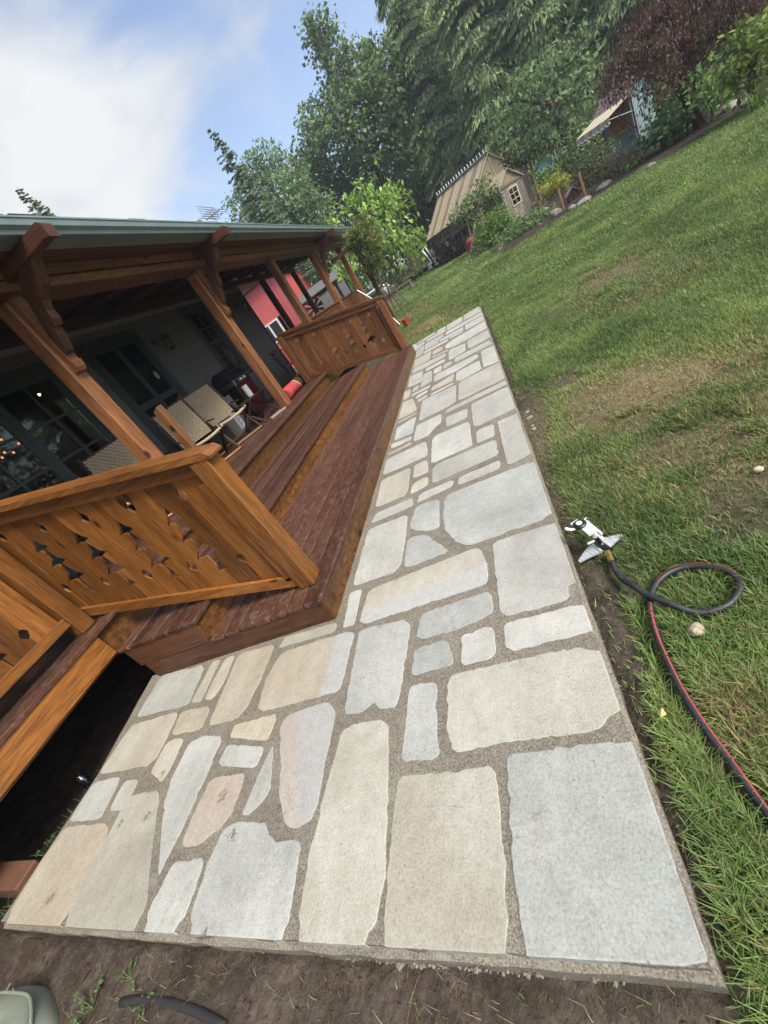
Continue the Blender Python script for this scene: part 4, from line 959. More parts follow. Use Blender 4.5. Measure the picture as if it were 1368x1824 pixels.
# ------------------------------------------------------------------ porch furniture
DZ = .622
def cordmat():
    m, t, bs, o = newmat('woven_cord'); c = N(t, 'ShaderNodeTexCoord'); mp_ = N(t, 'ShaderNodeMapping'); mp_.inputs['Scale'].default_value = (1, 1, 1)
    t.links.new(c.outputs['Object'], mp_.inputs[0])
    n1 = noise(t, mp_.outputs[0], 5, 3); n2 = noise(t, mp_.outputs[0], 120, 2)
    col = mixc(t, .5, ramp(t, n1, [(.3, (.36, .29, .18)), (.7, (.45, .37, .24))]), ramp(t, n2, [(.3, (.25, .2, .12)), (.7, (.55, .46, .31))]))
    t.links.new(col, bs.inputs['Base Color']); bs.inputs['Roughness'].default_value = .85; return m
M['cord'] = cordmat()
def woven(mb, P, U, V, nu, nv, th=.010, sag=0.0):
    """basket weave of cord strands over the patch P + a*U + b*V"""
    P, U, V = Vector(P), Vector(U), Vector(V); Nn = U.cross(V).normalized()
    for i in range(nu):
        for j in range(nv):
            over = (i + j) % 2
            a0, a1 = i / nu, (i + 1) / nu; b0, b1 = j / nv, (j + 1) / nv; g_ = .06
            da, db = (a1 - a0) * g_, (b1 - b0) * g_
            def pt(a, b_, h): return P + U * a + V * b_ + Nn * (h - sag * 4 * a * (1 - a))
            am, bm_ = (a0 + a1) / 2, (b0 + b1) / 2
            if over: q = [pt(a0 - da, b0 + 2 * db, -th), pt(am, b0 + db, th), pt(a1 + da, b0 + 2 * db, -th), pt(a1 + da, b1 - 2 * db, -th), pt(am, b1 - db, th), pt(a0 - da, b1 - 2 * db, -th)]
            else: q = [pt(a0 + 2 * da, b1 + db, -th), pt(a0 + da, bm_, th), pt(a0 + 2 * da, b0 - db, -th), pt(a1 - 2 * da, b0 - db, -th), pt(a1 - da, bm_, th), pt(a1 - 2 * da, b1 + db, -th)]
            mb.add(q, [(0, 1, 4, 5), (1, 2, 3, 4)])
def folding_chair(loc, yaw, label):
    """low folding lounge chair; local +x is the way it faces"""
    root = empty('folding_chair', loc, label, 'chair', 'woven folding chairs on the porch', yaw)
    W = .31; B = lambda mb, nm, mat, par=root: mb.build(nm, mat, par, world=False)
    # seat sagging between two rails
    mb = MB(); woven(mb, (-.22, -W + .03, .40), (.52, 0, .05), (0, 2 * W - .06, 0), 16, 18, .006, .03); B(mb, 'seat', M['cord'])
    mb = MB(); woven(mb, (-.26, -W + .03, .46), (-.30, 0, .66), (0, 2 * W - .06, 0), 20, 18, .006, .015); B(mb, 'backrest', M['cord'])
    for s_ in (-1, 1):
        y = s_ * W
        B(MB().bar((.42, y * .96, 0), (-.30, y, .58), .026, .038, (0, 1, 0), .006), 'leg', M['dark_x'])
        B(MB().bar((-.46, y * .90, 0), (.34, y * .90, .47), .026, .038, (0, 1, 0), .006), 'leg', M['dark_x'])
        B(MB().bar((-.24, y, .40), (-.60, y, 1.19), .026, .036, (0, 1, 0), .006), 'back_post', M['dark_z'])
        B(MB().bar((-.30, y * 1.04, .62), (.16, y * 1.04, .60), .035, .022, (0, 0, 1), .006), 'arm_stub', M['dark_x'])
        B(MB().bar((-.25, y * .94, .40), (.33, y * .94, .45), .024, .034, (0, 0, 1), .006), 'seat_rail', M['dark_x'])
    # curved front edge wrapped in cord
    pts = [(.31 + .03 * math.cos(t_ * 1.2), math.sin(t_) * W * 1.02, .462 - .035 * math.cos(t_) ** 2) for t_ in np.linspace(-1.5, 1.5, 11)]
    B(MB().tube(pts, .021, 8), 'seat_front', M['cord'])
    B(MB().bar((-.575, -W, 1.13), (-.575, W, 1.13), .02, .04, (0, 0, 1), .006), 'top_rail', M['dark_y'])
    B(MB().bar((.39, -W, .03), (.39, W, .03), .028, .028, (0, 0, 1), .005), 'foot_rail', M['pale_y'])
    B(MB().bar((-.43, -W * .9, .03), (-.43, W * .9, .03), .028, .028, (0, 0, 1), .005), 'foot_rail', M['pale_y'])
    return root
folding_chair((-4.72, 5.75, DZ), R_(-38), 'front woven cord folding chair beside the short slanted post')
folding_chair((-4.72, 6.65, DZ), R_(-38), 'woven cord folding chair standing behind the front one, next to the low table')
folding_chair((-4.78, 4.10, DZ), R_(-48), 'woven cord chair of which only the back shows over the near railing')

# gas grill with a red cabinet
def bx(root, nm, mat, *a, b=.006): return MB().box(*a, b).build(nm, mat, root)
gx, gy = -5.62, 8.95
e = empty('gas_grill', (gx, gy, DZ), 'gas grill with red cabinet doors and a black lid against the porch wall', 'grill')
M['grill_red'] = plain('red_enamel', (.07, .008, .011), .3, 0, .1, 5)
bx(e, 'cabinet', M['grill_red'], gx - .25, gx + .25, gy - .36, gy + .36, DZ + .10, DZ + .78)
bx(e, 'cabinet_side', M['black'], gx - .27, gx + .255, gy - .40, gy - .362, DZ + .08, DZ + .82)
bx(e, 'cabinet_side', M['black'], gx - .27, gx + .255, gy + .362, gy + .40, DZ + .08, DZ + .82)
bx(e, 'door', M['grill_red'], gx + .252, gx + .272, gy - .34, gy - .005, DZ + .14, DZ + .74)
bx(e, 'door', M['grill_red'], gx + .252, gx + .272, gy + .005, gy + .34, DZ + .14, DZ + .74)
pn = bx(e, 'control_panel', M['steel'], gx + .24, gx + .30, gy - .40, gy + .40, DZ + .79, DZ + .92)
for k in range(4): MB().lathe([(.03, gx + .301), (.028, gx + .33), (.012, gx + .335)], (0, gy - .27 + .18 * k, DZ + .855), 12, 'x').build('knob', M['white'] if k in (1, 2) else M['black'], pn)
mb = MB(); prof = [(gx - .28 + .56 * t_, DZ + .92 + .30 * math.sin(math.pi * min(1, max(0, t_ * .9 + .08)))) for t_ in np.linspace(0, 1, 10)]
mb.prism([(gx - .28, DZ + .90)] + prof + [(gx + .28, DZ + .90)], lambda a, c, t_: (a, t_, c), gy - .40, gy + .40); ld = mb.build('lid', M['black'], e)
MB().tube([(gx + .24, gy - .3, DZ + 1.10), (gx + .32, gy - .3, DZ + 1.10), (gx + .32, gy + .3, DZ + 1.10), (gx + .24, gy + .3, DZ + 1.10)], .012, 6).build('lid_handle', M['steel'], ld)
bx(e, 'side_shelf', M['black'], gx - .22, gx + .24, gy - .74, gy - .41, DZ + .84, DZ + .88); bx(e, 'side_shelf', M['black'], gx - .22, gx + .24, gy + .41, gy + .74, DZ + .84, DZ + .88)
for sx in (-1, 1):
    for sy in (-1, 1): MB().lathe([(.05, gy + sy * .33 - .018), (.05, gy + sy * .33 + .018)], (gx + sx * .2, 0, DZ + .05), 12, 'y').build('castor', M['black'], e)
# boxes with printed labels
def text(body, size, mat, parent, loc, rot, name='lettering'):
    cu = bpy.data.curves.new('t', 'FONT'); cu.body = body; cu.size = size; cu.extrude = .0006; cu.align_x = 'CENTER'; cu.align_y = 'CENTER'; cu.resolution_u = 2
    to = bpy.data.objects.new('t', cu); COL.objects.link(to)
    me = bpy.data.meshes.new_from_object(to.evaluated_get(bpy.context.evaluated_depsgraph_get())); bpy.data.objects.remove(to); bpy.data.curves.remove(cu)
    me.transform(Matrix.Translation(loc) @ rot); me.name = name
    me.materials.clear()
    return link(name, me, mat, parent)
M['card'] = plain('grey_cardboard', (.17, .16, .14), .9, 0, .15, 6)
faceX = Matrix(((0, 0, 1, 0), (1, 0, 0, 0), (0, 1, 0, 0), (0, 0, 0, 1)))     # text on a +x face
e = empty('cardboard_box', (-5.55, 7.55, DZ), 'large grey carton with white printed labels between the chairs and the grill', 'box')
bx(e, 'carton', M['card'], -5.85, -5.25, 7.25, 7.85, DZ, DZ + .55, b=.004)
bx(e, 'tape', M['dark_y'], -5.56, -5.50, 7.2495, 7.8505, DZ + .549, DZ + .5512, b=0)
l1 = bx(e, 'paper_label', M['white'], -5.2499, -5.248, 7.55, 7.78, DZ + .36, DZ + .50, b=0); text('R6', .11, M['black'], l1, (-5.2475, 7.665, DZ + .43), faceX)
l2 = bx(e, 'paper_label', M['white'], -5.2499, -5.248, 7.58, 7.80, DZ + .06, DZ + .31, b=0)
for k in range(6): bx(l2, 'printed_line', M['card'], -5.248, -5.2472, 7.60, 7.60 + .17 * (.6 + .4 * ((k * 7) % 3) / 2), DZ + .09 + k * .034, DZ + .104 + k * .034, b=0)
e = empty('cardboard_box', (-5.70, 7.85, DZ), 'tall plain grey carton behind the labelled carton', 'box')
bx(e, 'carton', M['card'], -6.05, -5.45, 7.88, 8.30, DZ, DZ + .74, b=.004); bx(e, 'paper_label', M['white'], -5.4499, -5.448, 8.02, 8.12, DZ + .55, DZ + .58, b=0)
e = empty('storage_chest', (-5.6, 5.3, DZ), 'black storage chest beside the front woven chair', 'chest')
bx(e, 'chest_body', M['black_matt'], -5.95, -5.35, 4.95, 5.65, DZ, DZ + .55); bx(e, 'chest_lid', M['black_matt'], -5.97, -5.33, 4.93, 5.67, DZ + .551, DZ + .60)
e = empty('glass_jar', (-5.55, 5.35, DZ + .6), 'small clear jar and dish standing on the black chest', 'jar')
MB().lathe([(.05, DZ + .601), (.055, DZ + .62), (.055, DZ + .71), (.035, DZ + .74)], (-5.55, 5.35, 0), 12).build('jar_body', M['steel'], e); bx(e, 'dish', M['silver'], -5.78, -5.64, 5.2, 5.4, DZ + .601, DZ + .64)
# folding side table with a paper towel roll
tx, ty = -4.55, 7.35; tt = DZ + .49
e = empty('side_table', (tx, ty, DZ), 'small dark wooden folding table holding a paper towel roll', 'table')
for k in range(5): bx(e, 'slat', M['grey_y'] if False else M['dark_y'], tx - .22 + k * .09, tx - .14 + k * .09, ty - .40, ty + .42, tt - .02, tt, b=.003)
for y in (ty - .34, ty + .34):
    MB().bar((tx - .22, y, DZ), (tx + .22, y, tt - .021), .03, .034, (0, 1, 0), .004).build('leg', M['dark_x'], e); MB().bar((tx + .22, y + .035, DZ), (tx - .22, y + .035, tt - .021), .03, .034, (0, 1, 0), .004).build('leg', M['dark_x'], e)
MB().bar((tx + .19, ty - .34, DZ + .06), (tx + .19, ty + .34, DZ + .06), .03, .03, (0, 0, 1), .004).build('stretcher', M['dark_y'], e); MB().bar((tx - .19, ty - .34, DZ + .06), (tx - .19, ty + .34, DZ + .06), .03, .03, (0, 0, 1), .004).build('stretcher', M['dark_y'], e)
e = empty('paper_towel_roll', (tx - .03, ty + .22, tt), 'white paper towel roll standing on the small folding table', 'paper roll')
MB().lathe([(.055, tt + .001), (.06, tt + .01), (.06, tt + .235), (.055, tt + .24), (.02, tt + .24), (.02, tt + .22)], (tx - .03, ty + .22, 0), 18).build('paper', M['white'], e, smooth=False); MB().lathe([(.018, tt + .221), (.018, tt + .243)], (tx - .03, ty + .22, 0), 10).build('cardboard_core', M['card'], e)
# rolled rugs
def rugmat(name, cols, sc):
    m, t, bs, o = newmat(name); v = coords(t, (1, 1, 1), rnd=False); w_ = N(t, 'ShaderNodeTexWave'); w_.inputs['Scale'].default_value = sc; w_.inputs['Distortion'].default_value = 1.5; w_.bands_direction = 'DIAGONAL'
    t.links.new(v, w_.inputs[0]); c = N(t, 'ShaderNodeValToRGB'); c.color_ramp.interpolation = 'CONSTANT'; el = c.color_ramp.elements; el[0].color = (*cols[0], 1); el[0].position = 0
    el[1].position = cols_pos[1]; el[1].color = (*cols[1], 1)
    for p_, q_ in zip(cols_pos[2:], cols[2:]): z_ = el.new(p_); z_.color = (*q_, 1)
    t.links.new(w_.outputs[0], c.inputs[0]); c2 = mixc(t, .4, c.outputs[0], ramp(t, noise(t, v, 60, 3), [(.3, (.5, .5, .5)), (.7, (1.2, 1.2, 1.2))]), 'MULTIPLY'); t.links.new(c2, bs.inputs['Base Color']); bs.inputs['Roughness'].default_value = .95; return m
cols_pos = [0, .55, .80, .88]
M['rug'] = rugmat('patterned_rug', [(.42, .05, .05), (.36, .06, .055), (.50, .26, .03), (.03, .02, .02)], .32)
M['rug2'] = rugmat('plain_red_rug', [(.28, .03, .035), (.32, .05, .05), (.24, .03, .04), (.30, .05, .05)], 2)
for (p, q, r_, mt, lab) in (((-4.12, 7.9, DZ + .125), (-4.30, 10.3, DZ + .125), .12, 'rug', 'rolled red rug with yellow and black pattern on the deck behind the second porch post'), ((-4.42, 8.1, DZ + .105), (-4.66, 10.5, DZ + .105), .10, 'rug2', 'rolled plain dark red rug lying behind the patterned one')):
    e = empty('rolled_rug', p, lab, 'rug', 'rolled rugs on the deck')
    pp, qq = Vector(p), Vector(q); MB().tube([pp + (qq - pp) * t_ + Vector((0, 0, .004 * math.sin(t_ * 9))) for t_ in np.linspace(0, 1, 14)], [r_ * (1 + .03 * math.sin(i * 1.9)) for i in range(14)], 14).build('rug_roll', M[mt], e, smooth=True)
    sp2 = [(pp - (qq - pp).normalized() * .004) + Vector((math.cos(a) * r_ * (1 - a / 22), 0, math.sin(a) * r_ * (1 - a / 22))) for a in np.linspace(0, 16, 40)]; MB().tube(sp2, .004, 4).build('roll_edge', M[mt], e)
# small lumber pieces on the deck
e = empty('timber_offcut', (-3.9, 7.0, DZ), 'grey timber offcuts lying flat on the deck at the foot of the second post', 'timber'); MB().bar((-4.10, 6.85, DZ + .02), (-3.9, 7.18, DZ + .02), .09, .03, b=.003).build('plank', M['grey_y'], e); MB().bar((-4.16, 6.95, DZ + .02), (-4.0, 7.3, DZ + .02), .05, .03, b=.003).build('plank', M['grey_y'], e)
# dark wicker chair and dark planter near the far end
wx, wy = -5.3, 11.6
e = empty('wicker_chair', (wx, wy, DZ), 'dark round backed wicker chair at the far end of the porch', 'chair')
mb = MB()
for k in range(15):
    t_ = -1.25 + 2.5 * k / 14; c, s_ = math.cos(t_), math.sin(t_); mb.tube([(wx - .26 * c, wy + .27 * s_, DZ + .42), (wx - .34 * c, wy + .32 * s_, DZ + .72 + .14 * c), (wx - .36 * c, wy + .30 * s_, DZ + .78 + .20 * c)], .007, 4)
for h_ in (.5, .6, .7, .8): mb.tube([(wx - (.27 + (h_ - .42) * .2) * math.cos(t_), wy + (.27 + (h_ - .42) * .15) * math.sin(t_), DZ + h_ - (0 if h_ < .75 else .04)) for t_ in np.linspace(-1.2, 1.2, 12)], .006, 4)
mb.build('backrest', M['black_matt'], e)
MB().tube([(wx - .36 * math.cos(t_), wy + .31 * math.sin(t_), DZ + .78 + .20 * math.cos(t_)) for t_ in np.linspace(-1.3, 1.3, 16)], .018, 6).build('top_rail', M['black_matt'], e)
MB().lathe([(.26, DZ + .40), (.28, DZ + .42), (.26, DZ + .45)], (wx, wy, 0), 18).build('seat', M['card'], e)
for k in range(4):
    t_ = math.pi / 4 + k * math.pi / 2; MB().tube([(wx + .2 * math.cos(t_), wy + .2 * math.sin(t_), DZ + .40), (wx + .28 * math.cos(t_), wy + .28 * math.sin(t_), DZ)], .014, 6).build('leg', M['black_matt'], e)
e = empty('storage_chest', (-5.2, 12.6, DZ), 'dark blue black box next to the wicker chair', 'chest'); M['navy'] = plain('dark_blue_plastic', (.012, .018, .03), .5, 0, .2, 5)
bx(e, 'chest_body', M['navy'], -5.55, -4.75, 12.35, 12.95, DZ, DZ + .50); bx(e, 'chest_lid', M['navy'], -5.57, -4.73, 12.33, 12.97, DZ + .501, DZ + .56)
e = empty('door_mat', (-5.0, 9.2, DZ), 'dark folded garden tool bundle on the dark chest', 'tool bundle'); MB().tube([(-5.4, 12.5, DZ + .6), (-5.25, 12.55, DZ + .72), (-5.05, 12.6, DZ + .64), (-4.9, 12.6, DZ + .70), (-4.8, 12.62, DZ + .61)], .03, 6).build('bundle', M['black_matt'], e); e.name = 'tool_bundle'

# ------------------------------------------------------------------ things on the ground near the patio
def hz_(x, y): return float(tz(x, y))
# garden hose
hp = []
for i, q in enumerate(hose_px):
    g_ = atz(*q, HOSEZ); lift = (.024 if 3 <= i <= 5 else 0) + .012 * math.exp(-i * .8); hp.append(Vector((g_[0], g_[1], g_[2] + lift)))
HP = smooth(hp, 4)
e = empty('garden_hose', tuple(hp[0]), 'black garden hose with a red stripe looped on the grass', 'hose')
M['hose'] = plain('black_rubber_hose', (.022, .022, .024), .5, 0, .35, 40); M['stripe'] = plain('red_stripe', (.42, .055, .045), .5, 0, .2, 30)
MB().tube(HP, .0135, 10).build('hose_body', M['hose'], e, smooth=True)
st_ = []
for i, p in enumerate(HP):
    d = (HP[min(i + 1, len(HP) - 1)] - HP[max(i - 1, 0)]).normalized(); sd_ = d.cross(Vector((0, 0, 1))).normalized(); a = .5 + .25 * math.sin(i * .16)
    if 18 < i < 62: a = -.9
    st_.append(p + sd_ * (-.0098 * math.sin(a)) * 1 + Vector((0, 0, .0102 * math.cos(a))))
i0 = 64
MB().tube(st_[i0:], .0048, 6, flat=.8).build('stripe', M['stripe'], e, smooth=True)
MB().tube(st_[40:i0 - 6], .0042, 6).build('stripe', M['stripe'], e, smooth=True)
d0 = (HP[0] - HP[2]).normalized()
for k, (rr, l0, l1, mt) in enumerate(((.0165, -.004, .03, 'brass'), (.019, .031, .046, 'brass'), (.014, .047, .062, 'brass'))):
    MB().tube([HP[0] + d0 * l0, HP[0] + d0 * l1], rr, 8).build('coupling', M[mt], e)
for k in (9, 26, 37, 66, 75): MB().tube([HP[k], HP[k] + (HP[k + 1] - HP[k]).normalized() * .004], .0143, 10).build('ring_mark', M['black'], e)
# lawn sprinkler standing on two ribbed wings
g0 = ground(1076, 985); gz0 = g0[2]
sp0 = np.array([g0[0], g0[1], gz0])
e = empty('lawn_sprinkler', tuple(sp0), 'silver impact sprinkler on ribbed wing shaped feet at the end of the hose', 'sprinkler')
rt = Vector((.93, .36, 0)); fw = Vector((-.36, .93, 0)); B0 = Vector(sp0) + Vector((0, 0, .042))
def sp3(a, b_, h): return B0 + rt * a + fw * b_ + Vector((0, 0, h))
for s_ in (-1, 1):
    outl = [(0.012, -.035), (.012, .050), (.055, .048), (.125, .022), (.128, .010), (.07, -.010)]
    mb = MB(); mb.prism([(s_ * a, b_) for a, b_ in outl], lambda a, c, t_: sp3(a, c, t_ - .2 * abs(a)), 0, .006); wing = mb.build('wing_foot', M['silver'], e)
    for k in range(13):
        a = .018 + k * .0085; hi = .046 if a < .055 else .046 - (a - .055) * .36; lo = -.034 if a < .03 else -.030 + (a - .03) * .40
        MB().bar(sp3(s_ * a, lo, .008 - .2 * a), sp3(s_ * a + s_ * .004, hi, .008 - .2 * a), .0032, .006).build('rib', M['white'] if k % 2 == 0 else M['silver'], wing)
MB().tube([sp3(.012, -.055, .006), sp3(.006, -.01, .010), sp3(0, .005, .022), sp3(-.002, .012, .07)], [.013, .014, .015, .012], 10).build('neck', M['black'], e)
MB().tube([sp3(-.002, .012, .07), sp3(-.003, .014, .10)], [.017, .015], 10).build('collar', M['silver'], e)
def slope_box(nm, mat, a0, a1, b0, b1, h0, h1, th, par=e):
    vs_ = [sp3(a0, b0, h0), sp3(a1, b0, h0), sp3(a1, b1, h1), sp3(a0, b1, h1)]; up = Vector((0, 0, th)); return MB().add(vs_ + [v_ + up for v_ in vs_], [(3, 2, 1, 0), (4, 5, 6, 7), (0, 1, 5, 4), (1, 2, 6, 5), (2, 3, 7, 6), (3, 0, 4, 7)]).build(nm, mat, par)
slope_box('body_plate', M['silver'], -.036, .010, .000, .060, .100, .112, .014)
slope_box('deflector_plate', M['silver'], -.050, -.008, .075, .125, .112, .118, .008)
slope_box('body_link', M['silver'], -.038, -.006, .060, .076, .108, .112, .010)
slope_box('lever_arm', M['silver'], .012, .022, -.02, .09, .085, .108, .010)
slope_box('lever_arm', M['silver'], .000, .014, -.035, .0, .06, .075, .012)
dc = sp3(-.026, .078, .122); dl = MB().lathe([(.031, 0), (.033, .004), (.033, .012), (.028, .016), (.017, .016), (.017, .013)], dc, 22).build('dial_ring', M['black'], e); MB().lathe([(.015, .0135), (.015, .019), (.006, .021)], dc, 16).build('dial_button', M['white'], dl)
MB().tube([sp3(-.05, .072, .125), sp3(-.070, .080, .125), sp3(-.082, .100, .125), sp3(-.084, .116, .125)], [.008, .009, .009, .007], 6, flat=.4).build('trip_lever', M['white'], e)
MB().tube([sp3(.006, .09, .125), sp3(.024, .094, .13)], .004, 5).build('trip_pin', M['silver'], e); MB().tube([sp3(-.055, .005, .06), sp3(-.02, .005, .055)], [.006, .005], 6).build('side_arm', M['white'], e)
# stones on the grass
def rockmesh(name, c, s, mat, label, group=None, seed=0, cat='stone', sub=3):
    bm = bmesh.new(); bmesh.ops.create_icosphere(bm, subdivisions=sub, radius=1)
    for v_ in bm.verts:
        q = v_.co; f_ = 1 + .32 * (float(vnoise(q.x * 1.7 + seed * 5.1 + 9, q.y * 1.7 + q.z * 1.3 + seed, seed)) - .5) + .22 * (float(vnoise(q.x * 3.9 + q.z * 3, q.y * 3.9 + seed * 3, seed + 3)) - .5)
        v_.co = Vector((q.x * s[0] * f_, q.y * s[1] * f_, q.z * s[2] * f_))
    me = bpy.data.meshes.new(name); bm.to_mesh(me); bm.free()
    if sub > 1:
        for p in me.polygons: p.use_smooth = True
    o = bpy.data.objects.new(name, me); COL.objects.link(o); me.materials.append(mat); o.location = c; o.rotation_euler = (0, 0, seed * 1.3)
    tag(o, label, cat, group); return o
g_ = ground(1242, 1134); rockmesh('stone', (g_[0], g_[1], -.058), (.024, .029, .023), M['rock2'], 'smooth tan pebble lying in the grass beside the hose', None, 4)
g_ = ground(1352, 842); rockmesh('stone', (g_[0], g_[1], g_[2] + .02), (.019, .022, .014), M['rock2'], 'small pale pebble on the bare patch at the right edge of the lawn', None, 6)
for i, (px, py, s_) in enumerate(((932, 750, .038), (944, 768, .034), (938, 735, .026), (936, 765, .022))):
    g_ = ground(px, py); rockmesh('stone', (max(g_[0], -.03), g_[1], g_[2] + .004), (s_, s_ * .7, s_ * .35), M['rock'], ('largest grey stone chip in the bare soil beside the patio edge', 'grey stone chip nearest the camera beside the patio edge', 'farthest small grey stone chip beside the patio edge', 'smallest grey stone chip between the others at the patio edge')[i], 'stone chips beside the patio edge', 10 + i, sub=1)
g_ = ground(1183, 1280); e = MB(); mb = MB(); mb.add([(g_[0] - .01, g_[1] - .012, g_[2] + .03), (g_[0] + .012, g_[1] - .006, g_[2] + .034), (g_[0] + .008, g_[1] + .016, g_[2] + .04), (g_[0] - .012, g_[1] + .008, g_[2] + .03), (g_[0], g_[1], g_[2] + .045)], [(0, 1, 4), (1, 2, 4), (2, 3, 4), (3, 0, 4)])
o = mb.build('dry_leaf', plain('yellow_leaf', (.5, .36, .14), .8)); tag(o, 'curled yellow dry leaf on the bare soil between patio and hose', 'leaf')
# incised pressure treated post lying left of the patio corner
def incised():
    m, t, bs, o = newmat('treated_lumber'); v = coords(t, (1, 1, 1), rnd=False); vb = coords(t, (14, 55, 30), rnd=False)
    br = N(t, 'ShaderNodeTexBrick'); br.inputs['Scale'].default_value = 1; br.inputs['Mortar Size'].default_value = .36; br.inputs['Brick Width'].default_value = .5; br.inputs['Row Height'].default_value = 1; br.inputs['Color1'].default_value = (0, 0, 0, 1); br.inputs['Color2'].default_value = (0, 0, 0, 1); br.inputs['Mortar'].default_value = (1, 1, 1, 1)
    t.links.new(vb, br.inputs[0]); c = ramp(t, noise(t, v, 8, 4), [(.3, (.085, .037, .018)), (.7, (.13, .058, .03))]); c = mixc(t, br.outputs[0], (.08, .03, .015), c); t.links.new(c, bs.inputs['Base Color']); bs.inputs['Roughness'].default_value = .75; return m
a = at(32, 1560, .55); e = empty('treated_beam', (-3.75, .50, -.05), 'reddish incised timber beam end lying left of the patio corner', 'timber')
MB().box(-4.6, -3.44, .40, .54, -.13, .01, .006).build('beam', incised(), e)
e = empty('plank_offcut', (-3.05, .12, -.05), 'muddy board end half buried under the patio corner', 'timber'); MB().box(-3.22, -2.98, -.02, .235, -.095, -.048, .006).build('plank', M['soil'], e)
# black pipe half buried in the soil
pp = [ground(x, y) for x, y in ((215, 1785), (260, 1780), (310, 1788), (360, 1806), (400, 1830))]
e = empty('drain_pipe', tuple(pp[0]), 'black pipe half buried in the soil in front of the patio', 'pipe'); MB().tube(smooth([Vector(p) + Vector((0, 0, -.004)) for p in pp], 3), .015, 10).build('pipe', M['black_matt'], e, smooth=True)
# folded canvas in the corner
cc_ = ground(45, 1835)
def canvasmat():
    m, t, bs, o = newmat('sage_canvas'); v = coords(t, rnd=False); n1 = noise(t, v, 7, 5, .6); n2 = noise(t, v, 320, 2); c = mixc(t, .5, ramp(t, n1, [(.3, (.12, .145, .105)), (.7, (.21, .235, .175))]), ramp(t, n2, [(.3, (.10, .12, .09)), (.7, (.26, .28, .22))])); t.links.new(c, bs.inputs['Base Color']); bs.inputs['Roughness'].default_value = .95; bump(t, bs, n2, .4, .003); return m
M['canvas'] = canvasmat()
e = empty('canvas_bag', tuple(cc_), 'sage green worn canvas bag with a frayed seam at the bottom left corner', 'bag')
cx_, cy_, cz_ = cc_[0] - .03, cc_[1] - .03, cc_[2]
V = []; n1, n2 = 26, 40
for i in range(n1):
    ph = (i / (n1 - 1)) * math.pi / 2
    for j in range(n2):
        t_ = 2 * math.pi * j / n2; k = 1 + .05 * math.sin(3 * t_ + 1) + .03 * math.sin(5 * t_ + ph * 3)
        rr = math.cos(ph) ** .55 * k; hh = .16 * math.sin(ph) ** .8 * (1 + .08 * math.sin(2 * t_ + ph * 2))
        V.append((cx_ + .25 * rr * math.cos(t_) + .01 * math.sin(ph * 9 + t_), cy_ + .15 * rr * math.sin(t_), cz_ - .01 + hh))
F = [(i * n2 + j, i * n2 + (j + 1) % n2, (i + 1) * n2 + (j + 1) % n2, (i + 1) * n2 + j) for i in range(n1 - 1) for j in range(n2)]
npmesh('canvas_body', V, F, M['canvas'], e, smooth=True)
seam = []
for k in range(18):
    s_ = k / 17; ph = (.62 - .30 * s_) * math.pi / 2; t_ = 2.1 - 2.0 * s_; rr = math.cos(ph) ** .55 * (1 + .05 * math.sin(3 * t_ + 1) + .03 * math.sin(5 * t_ + ph * 3)); hh = .16 * math.sin(ph) ** .8 * (1 + .08 * math.sin(2 * t_ + ph * 2))
    seam.append((cx_ + .25 * rr * math.cos(t_) + .01 * math.sin(ph * 9 + t_), cy_ + .15 * rr * math.sin(t_), cz_ - .008 + hh))
MB().tube(seam, .007, 6).build('seam', M['canvas'], e, smooth=True)
mb = MB()
for k in (2, 3, 4, 13, 14, 15, 16, 17, 17):
    for _ in range(4): p = Vector(seam[k]); d = Vector((rng.normal(0, .007), rng.normal(0, .007), abs(rng.normal(0, .004)) + .002)); mb.tube([p, p + d * .6, p + d + Vector((rng.normal(0, .004), 0, -.002))], .0008, 4)
o = mb.build('frayed_thread', M['cream_paint'], e); o['kind'] = 'stuff'
# soil litter in front of the patio: clods, dry stalks and weeds
mb = MB()
for i in range(3600):
    x = rng.uniform(-3.6, .3); y = rng.uniform(-.5, .25) if rng.random() < .75 else rng.uniform(.25, 1.6)
    if y > .24 and x > -3.42: x = rng.uniform(-3.9, -3.45)
    s_ = rng.lognormal(-5.45, .6); z_ = float(gz_at(x, y)); q = [(x + s_ * rng.uniform(.6, 1.2) * math.cos(t_), y + s_ * rng.uniform(.6, 1.2) * math.sin(t_), z_ + s_ * rng.uniform(-.2, .2)) for t_ in (0, 1.25, 2.5, 3.8, 5)]
    mb.add(q + [(x + rng.normal(0, s_ * .3), y + rng.normal(0, s_ * .3), z_ + s_ * rng.uniform(.5, 1.0))], [(i_, (i_ + 1) % 5, 5) for i_ in range(5)])
for i in range(260):
    x = rng.uniform(-.02, .16); y = rng.uniform(.3, 5); s_ = rng.lognormal(-5.1, .5); z_ = float(gz_at(x, y)); q = [(x + s_ * math.cos(t_), y + s_ * rng.uniform(.7, 1.1) * math.sin(t_), z_) for t_ in (0, 1.25, 2.5, 3.8, 5)]; mb.add(q + [(x, y, z_ + s_ * .8)], [(i_, (i_ + 1) % 5, 5) for i_ in range(5)])
o = mb.build('soil_clods', M['soil']); tag(o, 'small clods and pebbles in the bare soil in front of the patio', 'soil', kind='stuff')
def stalks(n, xf, yf, hlo, hhi, w, cols, lean):
    x = xf(n); y = yf(n); h = rng.uniform(hlo, hhi, n); return blades(x, y, h, np.full(n, w) * rng.uniform(.6, 1.3, n), np.array(cols)[rng.integers(0, len(cols), n)] * rng.uniform(.6, 1.3, (n, 1)), lean)
VV = []; FF = []; CC = []; off = 0
dry = [(.36, .27, .13), (.28, .2, .1), (.42, .34, .19)]; grn = [(.06, .12, .03), (.10, .17, .04), (.16, .2, .06)]
